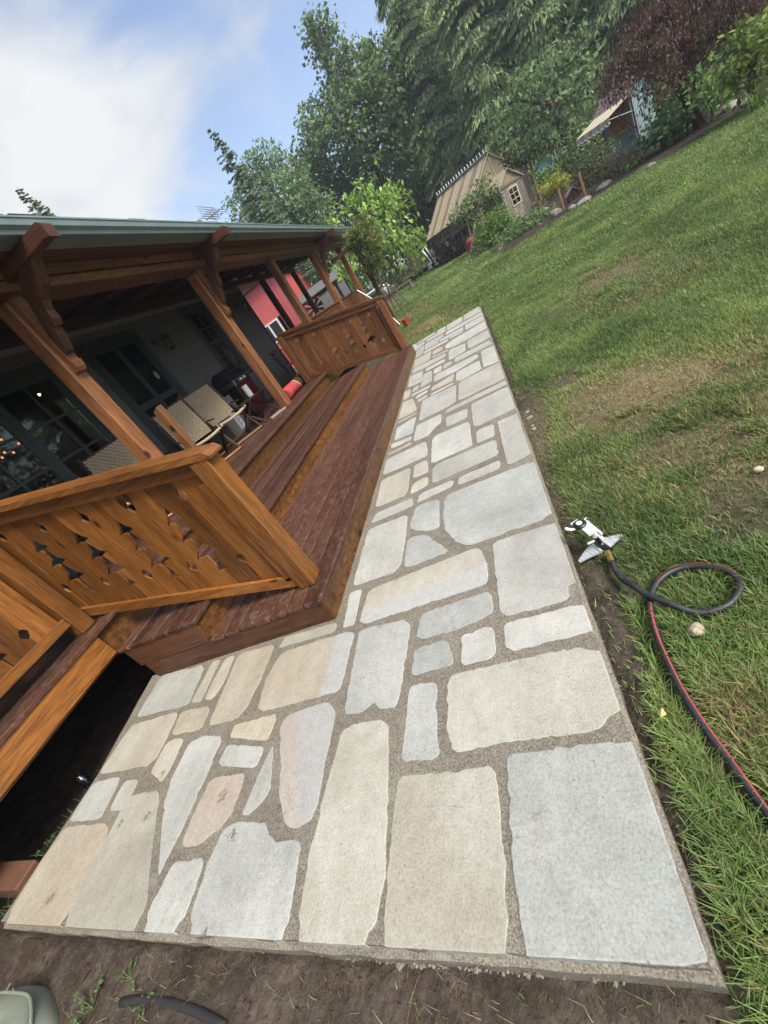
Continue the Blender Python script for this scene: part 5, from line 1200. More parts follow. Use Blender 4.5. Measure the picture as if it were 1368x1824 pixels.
wc = [ground(*q) for q in ((230, 1790), (330, 1760), (150, 1800), (560, 1800), (760, 1790), (500, 1700), (900, 1800), (1150, 1800))]
for (v_, f_, c_) in [stalks(150, lambda n: rng.uniform(-3.4, .1, n), lambda n: rng.uniform(-.35, .25, n), .008, .04, .0014, dry, 1.25)] + \
        [stalks(60, (lambda n, q=q: q[0] + rng.normal(0, .11, n)), (lambda n, q=q: q[1] + rng.normal(0, .05, n)), .015, .055, .0018, dry + grn, 1.1) for q in wc] + \
        [stalks(260, lambda n: rng.uniform(-3.52, -3.40, n), lambda n: rng.uniform(.3, 1.7, n), .03, .12, .003, grn, .9), stalks(420, lambda n: rng.uniform(-.14, .25, n), lambda n: rng.uniform(-.5, .2, n), .05, .15, .003, grn, 1.0)]:
    VV.append(v_); FF.append(f_ + off); CC.append(c_); off += len(v_)
o = npmesh('dry_stalks', np.concatenate(VV), np.concatenate(FF), M['grassblade'], col=np.concatenate(CC)); tag(o, 'dry grass stalks and thin weeds sprouting from the bare soil', 'weeds', kind='stuff')
def weed(p, n, s, label, col=(.11, .17, .06)):
    V = []; F = []; C_ = []
    for k in range(n):
        a = rng.uniform(0, 2 * math.pi); l = s * rng.uniform(.5, 1.1); tip = np.array([p[0] + l * math.cos(a), p[1] + l * math.sin(a), p[2] + l * rng.uniform(.25, .8)]); d = np.array([math.cos(a), math.sin(a), 0]); sd_ = np.array([-d[1], d[0], 0])
        for (u_, w_, L_) in ((0, 0, 1.0), (-.3, .35, .8), (-.3, -.35, .8), (-.62, .42, .62), (-.62, -.42, .62)):
            b0 = tip + d * l * .45 * u_; e_ = b0 + (d * (.8 if w_ == 0 else .45) + sd_ * w_ * 2) * l * .34 * L_ + np.array([0, 0, -.1 * l]); q = sd_ if w_ == 0 else d; m_ = (b0 + e_) / 2
            i0_ = len(V); V += [b0, m_ + q * l * .09, e_, m_ - q * l * .09]; F.append((i0_, i0_ + 1, i0_ + 2, i0_ + 3)); C_ += [np.array(col) * rng.uniform(.6, 1.5)] * 4
        i0_ = len(V); b0 = np.array(p); V += [b0 - sd_ * .0012, b0 + sd_ * .0012, tip + sd_ * .0012, tip - sd_ * .0012]; F.append((i0_, i0_ + 1, i0_ + 2, i0_ + 3)); C_ += [np.array(col) * .9] * 4
    o = npmesh('weed', V, F, M['leaf'], col=np.array(C_)); tag(o, label, 'weed')
weed(ground(165, 1795), 12, .075, 'lobed pale green weed beside the canvas bag'); weed(ground(235, 1745), 10, .05, 'small feathery weed in the soil above the canvas bag'); weed(ground(262, 1785), 8, .05, 'low weed next to the buried black pipe')
q = ground(250, 1245); weed((-3.52, 1.35, q[2] + .03), 16, .10, 'spiky green weed in the shade beside the patio under the steps', (.06, .10, .03)); weed((-3.50, .62, -.04), 9, .06, 'weed at the dark edge of the patio near the treated beam', (.07, .11, .04))
e = empty('plastic_bottle', (-3.52, .98, -.08), 'crumpled clear plastic bottle in the dark gap beside the patio', 'bottle')
MB().lathe([(.03, -.06), (.033, -.05), (.031, -.02), (.034, .0), (.031, .03), (.033, .05), (.014, .075), (.014, .09)], (-3.52, 0.98, -.03), 12).build('bottle_body', M['glass'], e)
e = MB()
for k in range(7): e.lathe([(.032, -.055 + k * .016), (.0345, -.05 + k * .016), (.032, -.045 + k * .016)], (-3.52, .98, -.03), 12)
e.build('bottle_rib', M['glass'], bpy.data.objects['plastic_bottle'])
# red pot and long tools by the far railing
g_ = ground(727, 581)
e = empty('flower_pot', tuple(g_), 'small red plastic pot standing on dry grass beyond the steps', 'pot'); MB().lathe([(.075, .0), (.11, .21), (.12, .21), (.12, .245), (.108, .245), (.10, .20), (.07, .02)], tuple(g_), 16).build('pot_body', M['red_clay'], e); MB().lathe([(.095, .17), (.02, .175)], tuple(g_), 12).build('soil_fill', M['soil'], e)
e = empty('tool_bundle', (-1.7, 10.2, -.1), 'bundle of long pale and red handled garden tools leaning by the far railing', 'tools')
for (q0, q1, Y, r_, mt) in (((636, 517), (662, 532), 9.8, .014, 'white'), ((685, 552), (712, 578), 10.1, .014, 'white'), ((690, 560), (706, 576), 10.2, .02, 'red_clay'), ((700, 570), (711, 580), 10.2, .05, 'brown_z')):
    MB().tube([tuple(at(*q0, Y)), tuple(at(*q1, Y))], r_, 7).build('handle', M[mt], e)
for i, (px, py) in enumerate(((668, 634), (676, 628), (690, 628))):
    a = atz(px, py, .0); rockmesh('stone', (a[0], max(a[1], 9.1), -.06), (.12, .09, .06), M['rock'] if i else M['brown_x'], ('broken brown stone beside the end of the steps', 'grey stone under the far railing', 'pale stone near the far newel post')[i], None, 20 + i, sub=2)

# ------------------------------------------------------------------ foliage builders
def unit(n):
    v = rng.normal(0, 1, (n, 3)); return v / np.linalg.norm(v, axis=1, keepdims=True)
def leaves(P, L, asp, D, Nn, col):
    """diamond shaped leaves: centres P, length L, direction D, normal hint Nn"""
    D = D / np.linalg.norm(D, axis=1, keepdims=True); S = np.cross(D, Nn); S /= (np.linalg.norm(S, axis=1, keepdims=True) + 1e-9); Up = np.cross(S, D)
    L = np.asarray(L)[:, None]; a = L * asp
    V = np.stack([P - D * L * .5, P + S * a * .5 - D * L * .05 + Up * L * .06, P + D * L * .5, P - S * a * .5 - D * L * .05 + Up * L * .06], 1).reshape(-1, 3)
    F = (np.arange(len(P)) * 4)[:, None] + np.arange(4); return V, F, np.repeat(col, 4, 0)
def colmix(n, cols, spread=.3, k=None):
    c = np.array(cols)[rng.integers(0, len(cols), n) if k is None else k]; return c * rng.lognormal(0, spread, (n, 1))
def blob_leaves(blobs, dens, leaf, asp, cols, hang=.0, cl=.22, spread=.28, fill=.25):
    """blobs: (centre xyz, radius). clumps sit on and inside each sphere; every clump is a spray of leaves"""
    PP = []; LL = []; DD = []; NN = []; CC = []
    for c, r in blobs:
        nc = int(max(8, dens * (r / leaf) ** 2 * 1.35 * max(1, .6 / asp))); d = unit(nc); rad = np.where(rng.random(nc) < fill, rng.uniform(.3, .85, nc), rng.uniform(.8, 1.12, nc)); C0 = np.array(c) + d * (r * rad)[:, None] * np.array([1, 1, .95])
        m = 9; tone = rng.lognormal(0, .22, nc); kk = rng.integers(0, len(cols), nc)
        Pc = np.repeat(C0, m, 0) + rng.normal(0, 1, (nc * m, 3)) * np.array([1, 1, .6]) * leaf * (.9 + cl)
        dirs = np.repeat(d, m, 0) * .8 + unit(nc * m) * .9; dirs[:, 2] -= hang + .25
        nn = np.repeat(d, m, 0) * .6 + unit(nc * m) * .7; nn[:, 2] += .7
        PP.append(Pc); DD.append(dirs); NN.append(nn); LL.append(leaf * rng.uniform(.6, 1.35, nc * m)); CC.append(np.array(cols)[np.repeat(kk, m)] * np.repeat(tone, m)[:, None] * rng.lognormal(0, spread * .6, (nc * m, 1)))
    return leaves(np.concatenate(PP), np.concatenate(LL), asp, np.concatenate(DD), np.concatenate(NN), np.concatenate(CC))
def join(parts):
    VV = []; FF = []; CC = []; off = 0
    for v_, f_, c_ in parts: VV.append(v_); FF.append(f_ + off); CC.append(c_); off += len(v_)
    return np.concatenate(VV), np.concatenate(FF), np.concatenate(CC)
def px_blobs(Y, lst, jit=.5):
    o_ = []
    for q in lst:
        px, py, r = q[:3]; yy = Y + (q[3] if len(q) > 3 else rng.uniform(-jit, jit)); p = at(px, py, yy); d = np.linalg.norm(p - np.array([0, 0, CAMH]))
        ang = np.dot(p - np.array([0, 0, CAMH]), CR[2]); o_.append((p, r / FPX * ang))
    return o_
def tree(name, label, cat, blobs, leaf, asp, cols, base=None, trunk=.12, dens=1.0, hang=0., group=None, limbs=5, fill=.25, bark='bark', spread=.28):
    pts = np.array([c for c, r in blobs]); cen = np.average(pts, axis=0, weights=[r for c, r in blobs])
    if base is None: base = np.array([cen[0], cen[1], 0.]); base[2] = hz_(base[0], base[1]) - .05
    e = empty(name, tuple(base), label, cat, group)
    V, F, C_ = blob_leaves(blobs, dens, leaf, asp, cols, hang, fill=fill, spread=spread); npmesh('crown' if trunk > .05 else 'foliage', V, F, M['leaf'], e, col=C_)
    if trunk > 0:
        top = pts[np.argmax(pts[:, 2])]; b_ = Vector(base); c_ = Vector(cen); mb = MB()
        mb.tube([b_, b_ + (c_ - b_) * .45 + Vector((rng.normal(0, trunk), 0, 0)), c_, Vector(top)], [trunk * 1.25, trunk, trunk * .7, trunk * .25], 8)
        for k in np.argsort([-r for c, r in blobs])[:limbs]:
            t_ = rng.uniform(.35, .8); s_ = b_ + (c_ - b_) * t_; q = Vector(blobs[k][0]); mb.tube([s_, s_.lerp(q, .5) + Vector((0, 0, .1 * (q - s_).length)), q], [trunk * .5, trunk * .35, trunk * .12], 6)
        mb.build('trunk' if trunk > .05 else 'stem', M[bark], e)
    return e
def conifer(name, label, base, h, rad, cols, group=None, levels=46, frond=.55, droop=.35, start=.08, dens=1.0, per=9, lean=(0, 0), curve=.75, asp=.22, tk=.016):
    e = empty(name, tuple(base), label, 'tree', group); b_ = np.array(base, float)
    mb = MB(); tr = tk * h; mb.tube([b_, b_ + np.array([lean[0] * .5, lean[1] * .5, h * .5]), b_ + np.array([lean[0], lean[1], h])], [tr, tr * .6, tr * .08], 8)
    PP = []; DD = []; LL = []; CC = []
    for i in range(levels):
        t_ = start + (1 - start) * (i + rng.uniform(-.4, .4)) / levels; t_ = min(.995, max(start, t_)); R = rad * (1 - t_) ** curve * rng.uniform(.75, 1.15) + .05 * rad
        o = b_ + np.array([lean[0] * t_, lean[1] * t_, h * t_]); kb = max(3, int(per * (.45 + .55 * (1 - t_))))
        for k in range(kb):
            a = rng.uniform(0, 2 * math.pi); l = R * rng.uniform(.65, 1.1); d = np.array([math.cos(a), math.sin(a), 0]); nf = max(4, int(dens * 9 * l / frond)); s_ = rng.uniform(.12, 1.0, nf) ** .8
            p = o + d * (l * s_)[:, None]; p[:, 2] += l * (.12 * s_ - droop * s_ ** 1.8); sd_ = np.array([-d[1], d[0], 0]); w_ = rng.normal(0, .16, nf) * l * (.3 + .7 * s_); p += sd_ * w_[:, None]
            dirs = d * rng.uniform(.25, .8, (nf, 1)) + sd_ * (np.sign(w_) * rng.uniform(.1, .7, nf))[:, None] + np.array([0, 0, -1.]) * rng.uniform(.35, 1.3, (nf, 1)) * (droop * 2 + .1)
            p[:, 2] -= frond * .25 * droop
            PP.append(p); DD.append(dirs); LL.append(frond * rng.uniform(.5, 1.2, nf)); CC.append(colmix(nf, cols, .25) * rng.lognormal(0, .18))
            if k % 3 == 0 and l > .7: mb.tube([o, o + d * l * .9 + np.array([0, 0, l * (.1 - droop * .8)])], [tr * .18, tr * .05], 4)
    PP, DD, LL, CC = map(np.concatenate, (PP, DD, LL, CC)); n = len(PP)
    V, F, C_ = leaves(PP, LL, asp, DD, unit(n) + np.array([0, 0, .6]), CC); npmesh('crown', V, F, M['leaf'], e, col=C_); mb.build('trunk', M['bark'], e); return e
def gb(x, y): return (x, y, hz_(x, y) - .05)

G_dark = [(0.094, 0.157, 0.058), (0.120, 0.196, 0.066), (0.158, 0.235, 0.081), (0.074, 0.125, 0.048)]
G_mid = [(0.115, 0.193, 0.082), (0.148, 0.228, 0.093), (0.191, 0.277, 0.112)]
G_cedar = [(0.223, 0.316, 0.132), (0.282, 0.371, 0.152), (0.342, 0.430, 0.176), (0.164, 0.236, 0.106)]
G_bright = [(0.200, 0.340, 0.060), (0.250, 0.400, 0.080), (0.150, 0.270, 0.050), (0.290, 0.430, 0.100)]
G_bush = [(0.128, 0.247, 0.075), (0.180, 0.315, 0.090), (0.098, 0.188, 0.060)]
G_yel = [(0.280, 0.300, 0.045), (0.340, 0.340, 0.055), (0.200, 0.250, 0.040)]
G_maple = [(.095, .052, .040), (.125, .072, .052), (.06, .034, .030), (.15, .092, .062)]

# ------------------------------------------------------------------ forest behind the lawn
tree('broadleaf_tree', 'tallest dark broadleaf tree with a ragged top leaning out against the sky', 'tree', px_blobs(44, [
    (560, 50, 22), (585, 62, 20), (598, 95, 20), (566, 85, 20), (590, 130, 26), (610, 160, 32), (640, 130, 38), (680, 115, 36), (570, 215, 32), (560, 250, 34), (620, 210, 48), (670, 180, 46), (560, 300, 38), (610, 280, 52), (660, 260, 52), (700, 220, 42), (585, 345, 42), (640, 340, 52), (690, 320, 48), (545, 330, 34), (715, 160, 30)], 2.0), .28, .85, G_dark, trunk=.5, dens=2.2, limbs=8)
tree('broadleaf_tree', 'round leafy tree rising right behind the green gutter', 'tree', px_blobs(36, [(455, 300, 26), (480, 290, 30), (515, 310, 30), (450, 345, 32), (490, 345, 36), (530, 355, 36), (430, 375, 26), (470, 385, 34), (560, 375, 34), (520, 400, 36), (580, 420, 36), (600, 455, 34), (545, 440, 34)], 1.5), .20, .75, G_mid, trunk=.3, dens=2.0)
p = at(378, 238, 30); conifer('spruce_tree', 'slender spruce with short sparse branches leaning left over the gutter', gb(p[0] - .25, 30), p[2] + .05, 2.6, [(.12, .19, .11), (.15, .23, .13), (.19, .27, .15)], levels=60, frond=.17, droop=.12, start=.3, dens=1.5, per=9, lean=(.25, 0), curve=.8, asp=.4, tk=.005)
p = at(455, 240 + 60, 40); conifer('spruce_tree', 'dim spruce tip between the slender spruce and the round leafy tree', gb(p[0], 40), p[2] - 1.4, 2.0, G_mid, levels=36, frond=.4, droop=.2, start=.25, per=8)
p = at(30, 342, 24); conifer('spruce_tree', 'pine tip showing over the roof at the far left', gb(p[0] + .2, 24), p[2], 2.3, [(.13, .20, .11), (.17, .25, .13)], levels=50, frond=.17, droop=.05, start=.45, dens=1.5, per=10, asp=.4, tk=.005)
p = at(62, 362, 25); conifer('spruce_tree', 'second pine tip over the roof, right of the far left one', gb(p[0] + .2, 25), p[2], 1.8, [(.13, .20, .11), (.16, .24, .12)], levels=46, frond=.17, droop=.05, start=.5, dens=1.5, per=10, asp=.4, tk=.005)
ced = [(2.6, 45, 20, 3.9, 'tall drooping cedar right of the dark broadleaf tree'), (6.2, 41, 21, 4.2, 'tall drooping cedar behind the greenhouse ridge'), (9.8, 39, 20, 4.2, 'tall drooping cedar behind the small staked tree'),
       (13.4, 37, 20, 4.2, 'tall drooping cedar behind the striped awning'), (17, 34, 19, 4.2, 'tall cedar behind the purple maple'), (20.5, 29, 18, 4.2, 'tall cedar at the right behind the purple maple'),
       (4.4, 52, 23, 4.6, 'cedar in the second row, left one'), (8.6, 51, 23, 4.6, 'cedar in the second row, middle one'), (13.2, 49, 23, 4.6, 'cedar in the second row, right one'), (22.5, 38, 21, 5, 'distant cedar at the right end of the second row'), (-.6, 52, 17.5, 4.2, 'cedar half hidden by the dark broadleaf tree')]
for x, y, h, r_, lab in ced:
    nr_ = y < 46 and x < 15
    conifer('cedar_tree', lab, gb(x, y), h, r_, G_cedar, 'cedars behind the garden', levels=66, frond=.36 if nr_ else .7, droop=.5, start=.08, dens=2.9 if nr_ else 1.3, per=11, curve=.6, asp=.27 if nr_ else .3)
for x, y, r_, lab in ((-6.5, 50, 4.4, 'low dark tree filling the wood behind the bright green tree'), (-12, 46, 4.2, 'low dark tree beyond the far end of the porch'), (1.2, 50, 4.2, 'low dark tree behind the greenhouse'), (26, 24, 4.2, 'dark tree beyond the right edge of the garden'), (16, 27, 3.0, 'dark leafy tree behind the blue shed'), (-17, 48, 4.4, 'dark tree hidden mostly by the porch roof')):
    z0 = hz_(x, y); tree('broadleaf_tree', lab, 'tree', [((x, y, z0 + r_ * 1.0), r_), ((x + r_ * .6, y - .5, z0 + r_ * .8), r_ * .7), ((x - r_ * .7, y + .4, z0 + r_ * .9), r_ * .75), ((x, y, z0 + r_ * 1.9), r_ * .7)], .42, .7, G_dark, trunk=.25, dens=1.1, group='dark trees of the far wood')
tree('broadleaf_tree', 'leafy tree with light mid green leaves between the cedars and the striped awning', 'tree', px_blobs(27, [(905, 175, 30), (945, 160, 34), (990, 120, 34), (1030, 95, 32), (960, 205, 36), (1000, 185, 36), (1040, 150, 34), (920, 232, 26), (975, 232, 24), (1015, 225, 28), (1050, 205, 26), (880, 225, 24), (1045, 245, 20)], 1.2), .26, .55, [(.11, .19, .075), (.14, .22, .09), (.085, .15, .06), (.16, .25, .10)], trunk=.16, dens=1.1, hang=.2)
# bright green large leaved tree behind the porch
tree('catalpa_tree', 'bright yellow green tree with large drooping leaves behind the porch end', 'tree', px_blobs(31, [(645, 335, 14), (692, 338, 16), (625, 372, 18), (655, 368, 22), (685, 372, 24), (712, 365, 20), (635, 400, 20), (668, 402, 26), (702, 400, 24), (655, 432, 22), (690, 436, 26), (722, 428, 20), (745, 430, 18), (740, 455, 18), (700, 470, 24), (668, 470, 22), (625, 470, 20), (605, 500, 18), (640, 510, 20), (600, 405, 14)], 1.0), .38, .5, G_bright, trunk=.14, dens=1.5, hang=.75, base=np.array(gb(at(715, 505, 31)[0], 31)), fill=.3)
# purple japanese maple and its neighbours
mb_ = px_blobs(16, [(1095, 130, 26), (1120, 95, 34), (1150, 60, 38), (1190, 30, 42), (1240, 12, 46), (1300, 0, 50), (1350, -10, 44), (1110, 155, 22), (1140, 135, 30), (1175, 100, 34), (1215, 75, 38), (1265, 55, 40), (1160, 170, 22), (1190, 150, 26), (1090, 165, 14), (1220, 120, 28), (1320, 40, 30), (1230, -40, 60), (1330, -60, 60), (1175, -10, 40)], .9)
mbase = ground(1262, 205)
tree('maple_tree', 'purple leaved weeping maple with dark trunk at the upper right', 'tree', mb_, .085, .34, G_maple, trunk=.15, dens=1.1, hang=2.0, base=np.array([at(1245, 175, 15.9)[0], 15.9, hz_(6.4, 15.9)]), limbs=9, fill=.35, bark='dark_z')
tree('shrub', 'yellow green leafy shrub tree at the right edge under the maple', 'shrub', px_blobs(13.6, [(1345, 50, 26), (1320, 90, 30), (1350, 100, 32), (1300, 125, 22), (1335, 140, 28), (1368, 60, 30), (1310, 65, 20), (1375, 130, 30), (1295, 155, 14)], .5), .15, .5, [(.14, .21, .045), (.19, .26, .05), (.10, .15, .035)], trunk=.07, dens=1.6)
tree('shrub', 'dark green shrub in the shade between the maple trunk and the yellow green shrub', 'shrub', px_blobs(15.4, [(1240, 150, 22), (1262, 165, 24), (1285, 175, 20), (1250, 185, 16), (1270, 130, 24)], .4), .14, .5, G_bush, trunk=.04, dens=.9)
tree('shrub', 'dark evergreen mass behind the maple trunk', 'shrub', px_blobs(19, [(1175, 200, 28), (1200, 185, 34), (1230, 160, 36), (1280, 130, 40), (1330, 110, 40), (1380, 60, 50), (1190, 165, 30), (1170, 238, 20), (1215, 110, 44), (1270, 70, 44)], .8), .2, .5, G_dark, trunk=.08, dens=.8)
tree('shrub', 'large leaved hydrangea like bush below the maple', 'shrub', px_blobs(16.3, [(1172, 228, 14), (1190, 215, 22), (1215, 205, 22), (1180, 245, 16), (1210, 232, 18), (1240, 210, 16), (1156, 250, 9)], .4), .15, .75, [(.11, .20, .08), (.14, .24, .09), (.08, .15, .06)], trunk=.03, dens=2.2)
tree('shrub', 'brown dried bush in front of the blue shed', 'shrub', px_blobs(17.5, [(1090, 300, 16), (1110, 285, 18), (1125, 280, 14), (1100, 318, 12), (1078, 318, 10)], .3), .10, .2, [(.13, .085, .055), (.17, .12, .075), (.09, .06, .04), (.07, .075, .035)], trunk=.03, dens=1.4)
tree('shrub', 'dark low conifer bush left of the blue shed', 'shrub', px_blobs(19, [(1048, 288, 20), (1072, 285, 20), (1035, 310, 16), (1060, 312, 17), (1084, 270, 15), (1095, 292, 14)], .4), .13, .3, [(.07, .12, .05), (.11, .15, .055), (.09, .11, .055)], trunk=.03, dens=1.8)
tree('shrub', 'small leafy plants at the foot of the shed', 'shrub', px_blobs(17, [(1135, 285, 10), (1150, 270, 10), (1160, 290, 8), (1120, 300, 8)], .3), .09, .6, G_bush, trunk=.02)
tree('shrub', 'leafy green shrubs behind the striped awning', 'shrub', px_blobs(24.5, [(1030, 250, 22), (1050, 235, 22), (1010, 285, 18), (1040, 275, 18), (1065, 195, 20), (995, 310, 12)], .6), .18, .45, [(.13, .20, .07), (.17, .24, .085), (.09, .15, .055)], trunk=.05, dens=1.8)
tree('shrub', 'round yellow green bush beyond the wooden stakes', 'shrub', px_blobs(23.4, [(976, 336, 14), (992, 325, 15), (1004, 328, 11), (966, 346, 10)], .2), .09, .4, G_yel, trunk=.02, dens=2.2)
tree('shrub', 'low shrub behind the yellow green bush', 'shrub', px_blobs(25, [(975, 312, 15), (1000, 305, 16), (960, 325, 12), (1015, 300, 12)], .3), .13, .5, G_bush, trunk=.02, dens=2)
# shrubs around the greenhouse
tree('shrub', 'small leafy tree growing against the greenhouse roof', 'tree', px_blobs(23.5, [(850, 350, 20), (870, 340, 16), (828, 372, 16), (845, 380, 16), (815, 385, 12), (870, 362, 16), (808, 395, 9), (882, 350, 10), (858, 325, 10)], .4), .13, .6, [(.085, .15, .055), (.12, .19, .07), (.15, .22, .085)], trunk=.045, dens=2.0, base=ground(836, 462), limbs=7)
tree('shrub', 'round feathery green bush beside the lawn, left of the greenhouse door', 'shrub', px_blobs(20.6, [(868, 402, 20), (890, 390, 20), (862, 422, 16), (885, 418, 19), (908, 402, 16), (876, 440, 12)], .4), .10, .42, [(.14, .25, .05), (.18, .30, .065), (.10, .19, .045)], trunk=.03, dens=2.6)
tree('shrub', 'leafy perennial clump along the lawn edge below the greenhouse door', 'shrub', px_blobs(18.4, [(905, 428, 16), (925, 412, 18), (945, 398, 18), (912, 442, 13), (933, 425, 15), (960, 392, 15), (975, 384, 12), (895, 448, 9)], .3), .17, .26, [(.11, .18, .07), (.15, .23, .09), (.19, .26, .12)], trunk=.02, dens=3)
tree('shrub', 'yellow flowering plants at the foot of the greenhouse', 'shrub', px_blobs(25, [(842, 440, 8), (852, 434, 8), (862, 428, 7)], .2), .09, .5, G_yel + G_bush, trunk=.02)
tree('shrub', 'low dark shrub row left of the greenhouse', 'shrub', px_blobs(29.5, [(720, 500, 9), (735, 490, 9), (705, 505, 9), (690, 500, 9), (750, 480, 8)], .3), .16, .5, [(.05, .085, .03), (.08, .11, .045)], trunk=.03)
e = tree('young_tree', 'thin young tree with bare slanting trunk and few dark leaves in front of the greenhouse', 'tree', px_blobs(21.5, [(910, 275, 10), (925, 272, 9), (935, 285, 8), (905, 288, 8), (950, 265, 9), (965, 245, 10), (920, 295, 5), (985, 255, 9), (975, 230, 9)], .3), .13, .55, [(.03, .055, .02), (.045, .08, .03)], trunk=0, dens=.45)
tb = ground(968, 378); mb = MB(); P3 = [tuple(tb), tuple(at(958, 345, tb[1])), tuple(at(948, 305, 21.5)), tuple(at(940, 262, 21.5)), tuple(at(930, 235, 21.5))]; mb.tube(P3, [.06, .05, .042, .03, .012], 7)
for q0, q1 in (((948, 305), (915, 292)), ((945, 285), (965, 250)), ((942, 270), (922, 262)), ((950, 312), (975, 262)), ((947, 298), (930, 250))): mb.tube([tuple(at(*q0, 21.5)), tuple(at((q0[0] + q1[0]) / 2 + 3, (q0[1] + q1[1]) / 2 - 4, 21.5)), tuple(at(*q1, 21.5))], [.022, .016, .007], 5)
mb.build('trunk', M['bark'], e)
# grass like plant and rocks under the right shrub
V = []; F = []; C_ = []
g_ = np.array([at(1350, 178, 13)[0], 13., 0]); g_[2] = hz_(g_[0], 13)
x = g_[0] + rng.normal(0, .06, 46); y = g_[1] + rng.normal(0, .06, 46); v_, f_, c_ = blades(x, y, rng.uniform(.25, .6, 46), np.full(46, .03), np.array([(.12, .2, .05)]) * rng.uniform(.7, 1.3, (46, 1)), .8)
o = npmesh('iris_plant', v_, f_, M['grassblade'], col=c_); tag(o, 'clump of upright sword leaves at the right edge of the lawn', 'plant')
for i, (px, py, s_, lab) in enumerate(((1255, 215, (.34, .2, .14), 'long mossy rock edging the lawn under the maple, right one'), (1225, 228, (.22, .18, .10), 'flat rock edging the lawn under the maple, left one'), (1300, 195, (.30, .2, .12), 'low rock below the yellow green shrub'), (1338, 182, (.2, .2, .1), 'rock beside the sword leaved plant'),
    (1040, 362, (.24, .16, .10), 'flat pale rock at the lawn edge below the tall wooden stake'), (1020, 372, (.16, .13, .08), 'small pale rock left of the tall wooden stake'), (992, 384, (.17, .15, .15), 'rounded grey rock right of the perennial clump'), (1075, 335, (.40, .2, .10), 'long slanted rock right of the tall wooden stake'), (1012, 322, (.34, .3, .26), 'big grey boulder behind the birdhouse'), (1012, 306, (.16, .14, .14), 'white topped stone on the big boulder'), (1160, 297, (.12, .1, .06), 'small stone at the lawn edge below the hydrangea'), (970, 378, (.2, .15, .10), 'pinkish rock at the foot of the young tree'))):
    g_ = ground(px, py)
    if i == 9: g_ = at(1012, 308, ground(1012, 322)[1])
    if i == 11: pass
    rockmesh('garden_rock', (g_[0], g_[1], g_[2] + s_[2] * .35), s_, M['rock'], lab, None, 30 + i)
# mulch of the planted bed
xx = []; 
bp = [tuple(q) for q in BED] + [(2.6, 22.5), (6, 24), (11, 22), (14, 15)]
mbm = MB(); bc = np.mean(bp, 0); ring = densify(bp, .5)
vs_ = [(x, y, hz_(x, y) + .012) for x, y in ring]; 
bm = bmesh.new(); bv = [bm.verts.new(q) for q in vs_]; bm.faces.new(bv); bmesh.ops.triangulate(bm, faces=bm.faces[:]); bmesh.ops.subdivide_edges(bm, edges=[e_ for e_ in bm.edges if e_.calc_length() > 1.2], cuts=3, use_grid_fill=False); bmesh.ops.triangulate(bm, faces=bm.faces[:])
for v_ in bm.verts: v_.co.z = hz_(v_.co.x, v_.co.y) + .014
me = bpy.data.meshes.new('planting_bed'); bm.to_mesh(me); bm.free(); o = bpy.data.objects.new('planting_bed', me); COL.objects.link(o); me.materials.append(plain('dark_mulch', (.045, .036, .028), .95, 0, .5, 8, .1, .6)); o['kind'] = 'structure'
# wooden stakes, birdhouse
for (q0, q1, lab, w_) in (((1031, 308), (1044, 352), 'tallest orange wooden stake beside the birdhouse', .07), ((994, 336), (1005, 374), 'thin orange stake left of the birdhouse', .045), ((960, 358), (966, 382), 'short wooden stake at the foot of the young tree', .06)):
    g_ = ground(*q1); t_ = at(*q0, g_[1]); e = empty('wooden_stake', tuple(g_), lab, 'stake', 'wooden stakes in the garden bed'); MB().bar(tuple(g_ - np.array([0, 0, .1])), tuple(t_), w_, w_, (0, 1, 0), .006).build('stake_shaft', M['pale_z'], e)
g_ = ground(1022, 358); Yb = g_[1] + .3; c = at(1020, 347, Yb)
e = empty('bird_house', (c[0], c[1], c[2] - .15), 'dark little wooden bird house standing on a rock in the bed', 'bird house')
x, y, z = c; s_ = .17
MB().prism([(-s_, -.16), (s_, -.16), (s_, .06), (0, .20), (-s_, .06)], lambda a, h_, t_: (x + a, t_, z + h_), y - .15, y + .15).build('house_body', M['dark_z'], e)
for k in (-1, 1): MB().prism([(0, .205), (k * .23, .03), (k * .23, .055), (0, .235)], lambda a, h_, t_: (x + a, t_, z + h_), y - .19, y + .19).build('roof', M['grey_y'], e)
MB().lathe([(.045, y - .153), (.045, y - .15)], (x, 0, z), 12, 'y').build('entry_hole', M['black'], e); MB().box(x - .13, x + .13, y - .151, y - .2, z - .17, z - .15).build('perch_board', M['grey_x'], e)

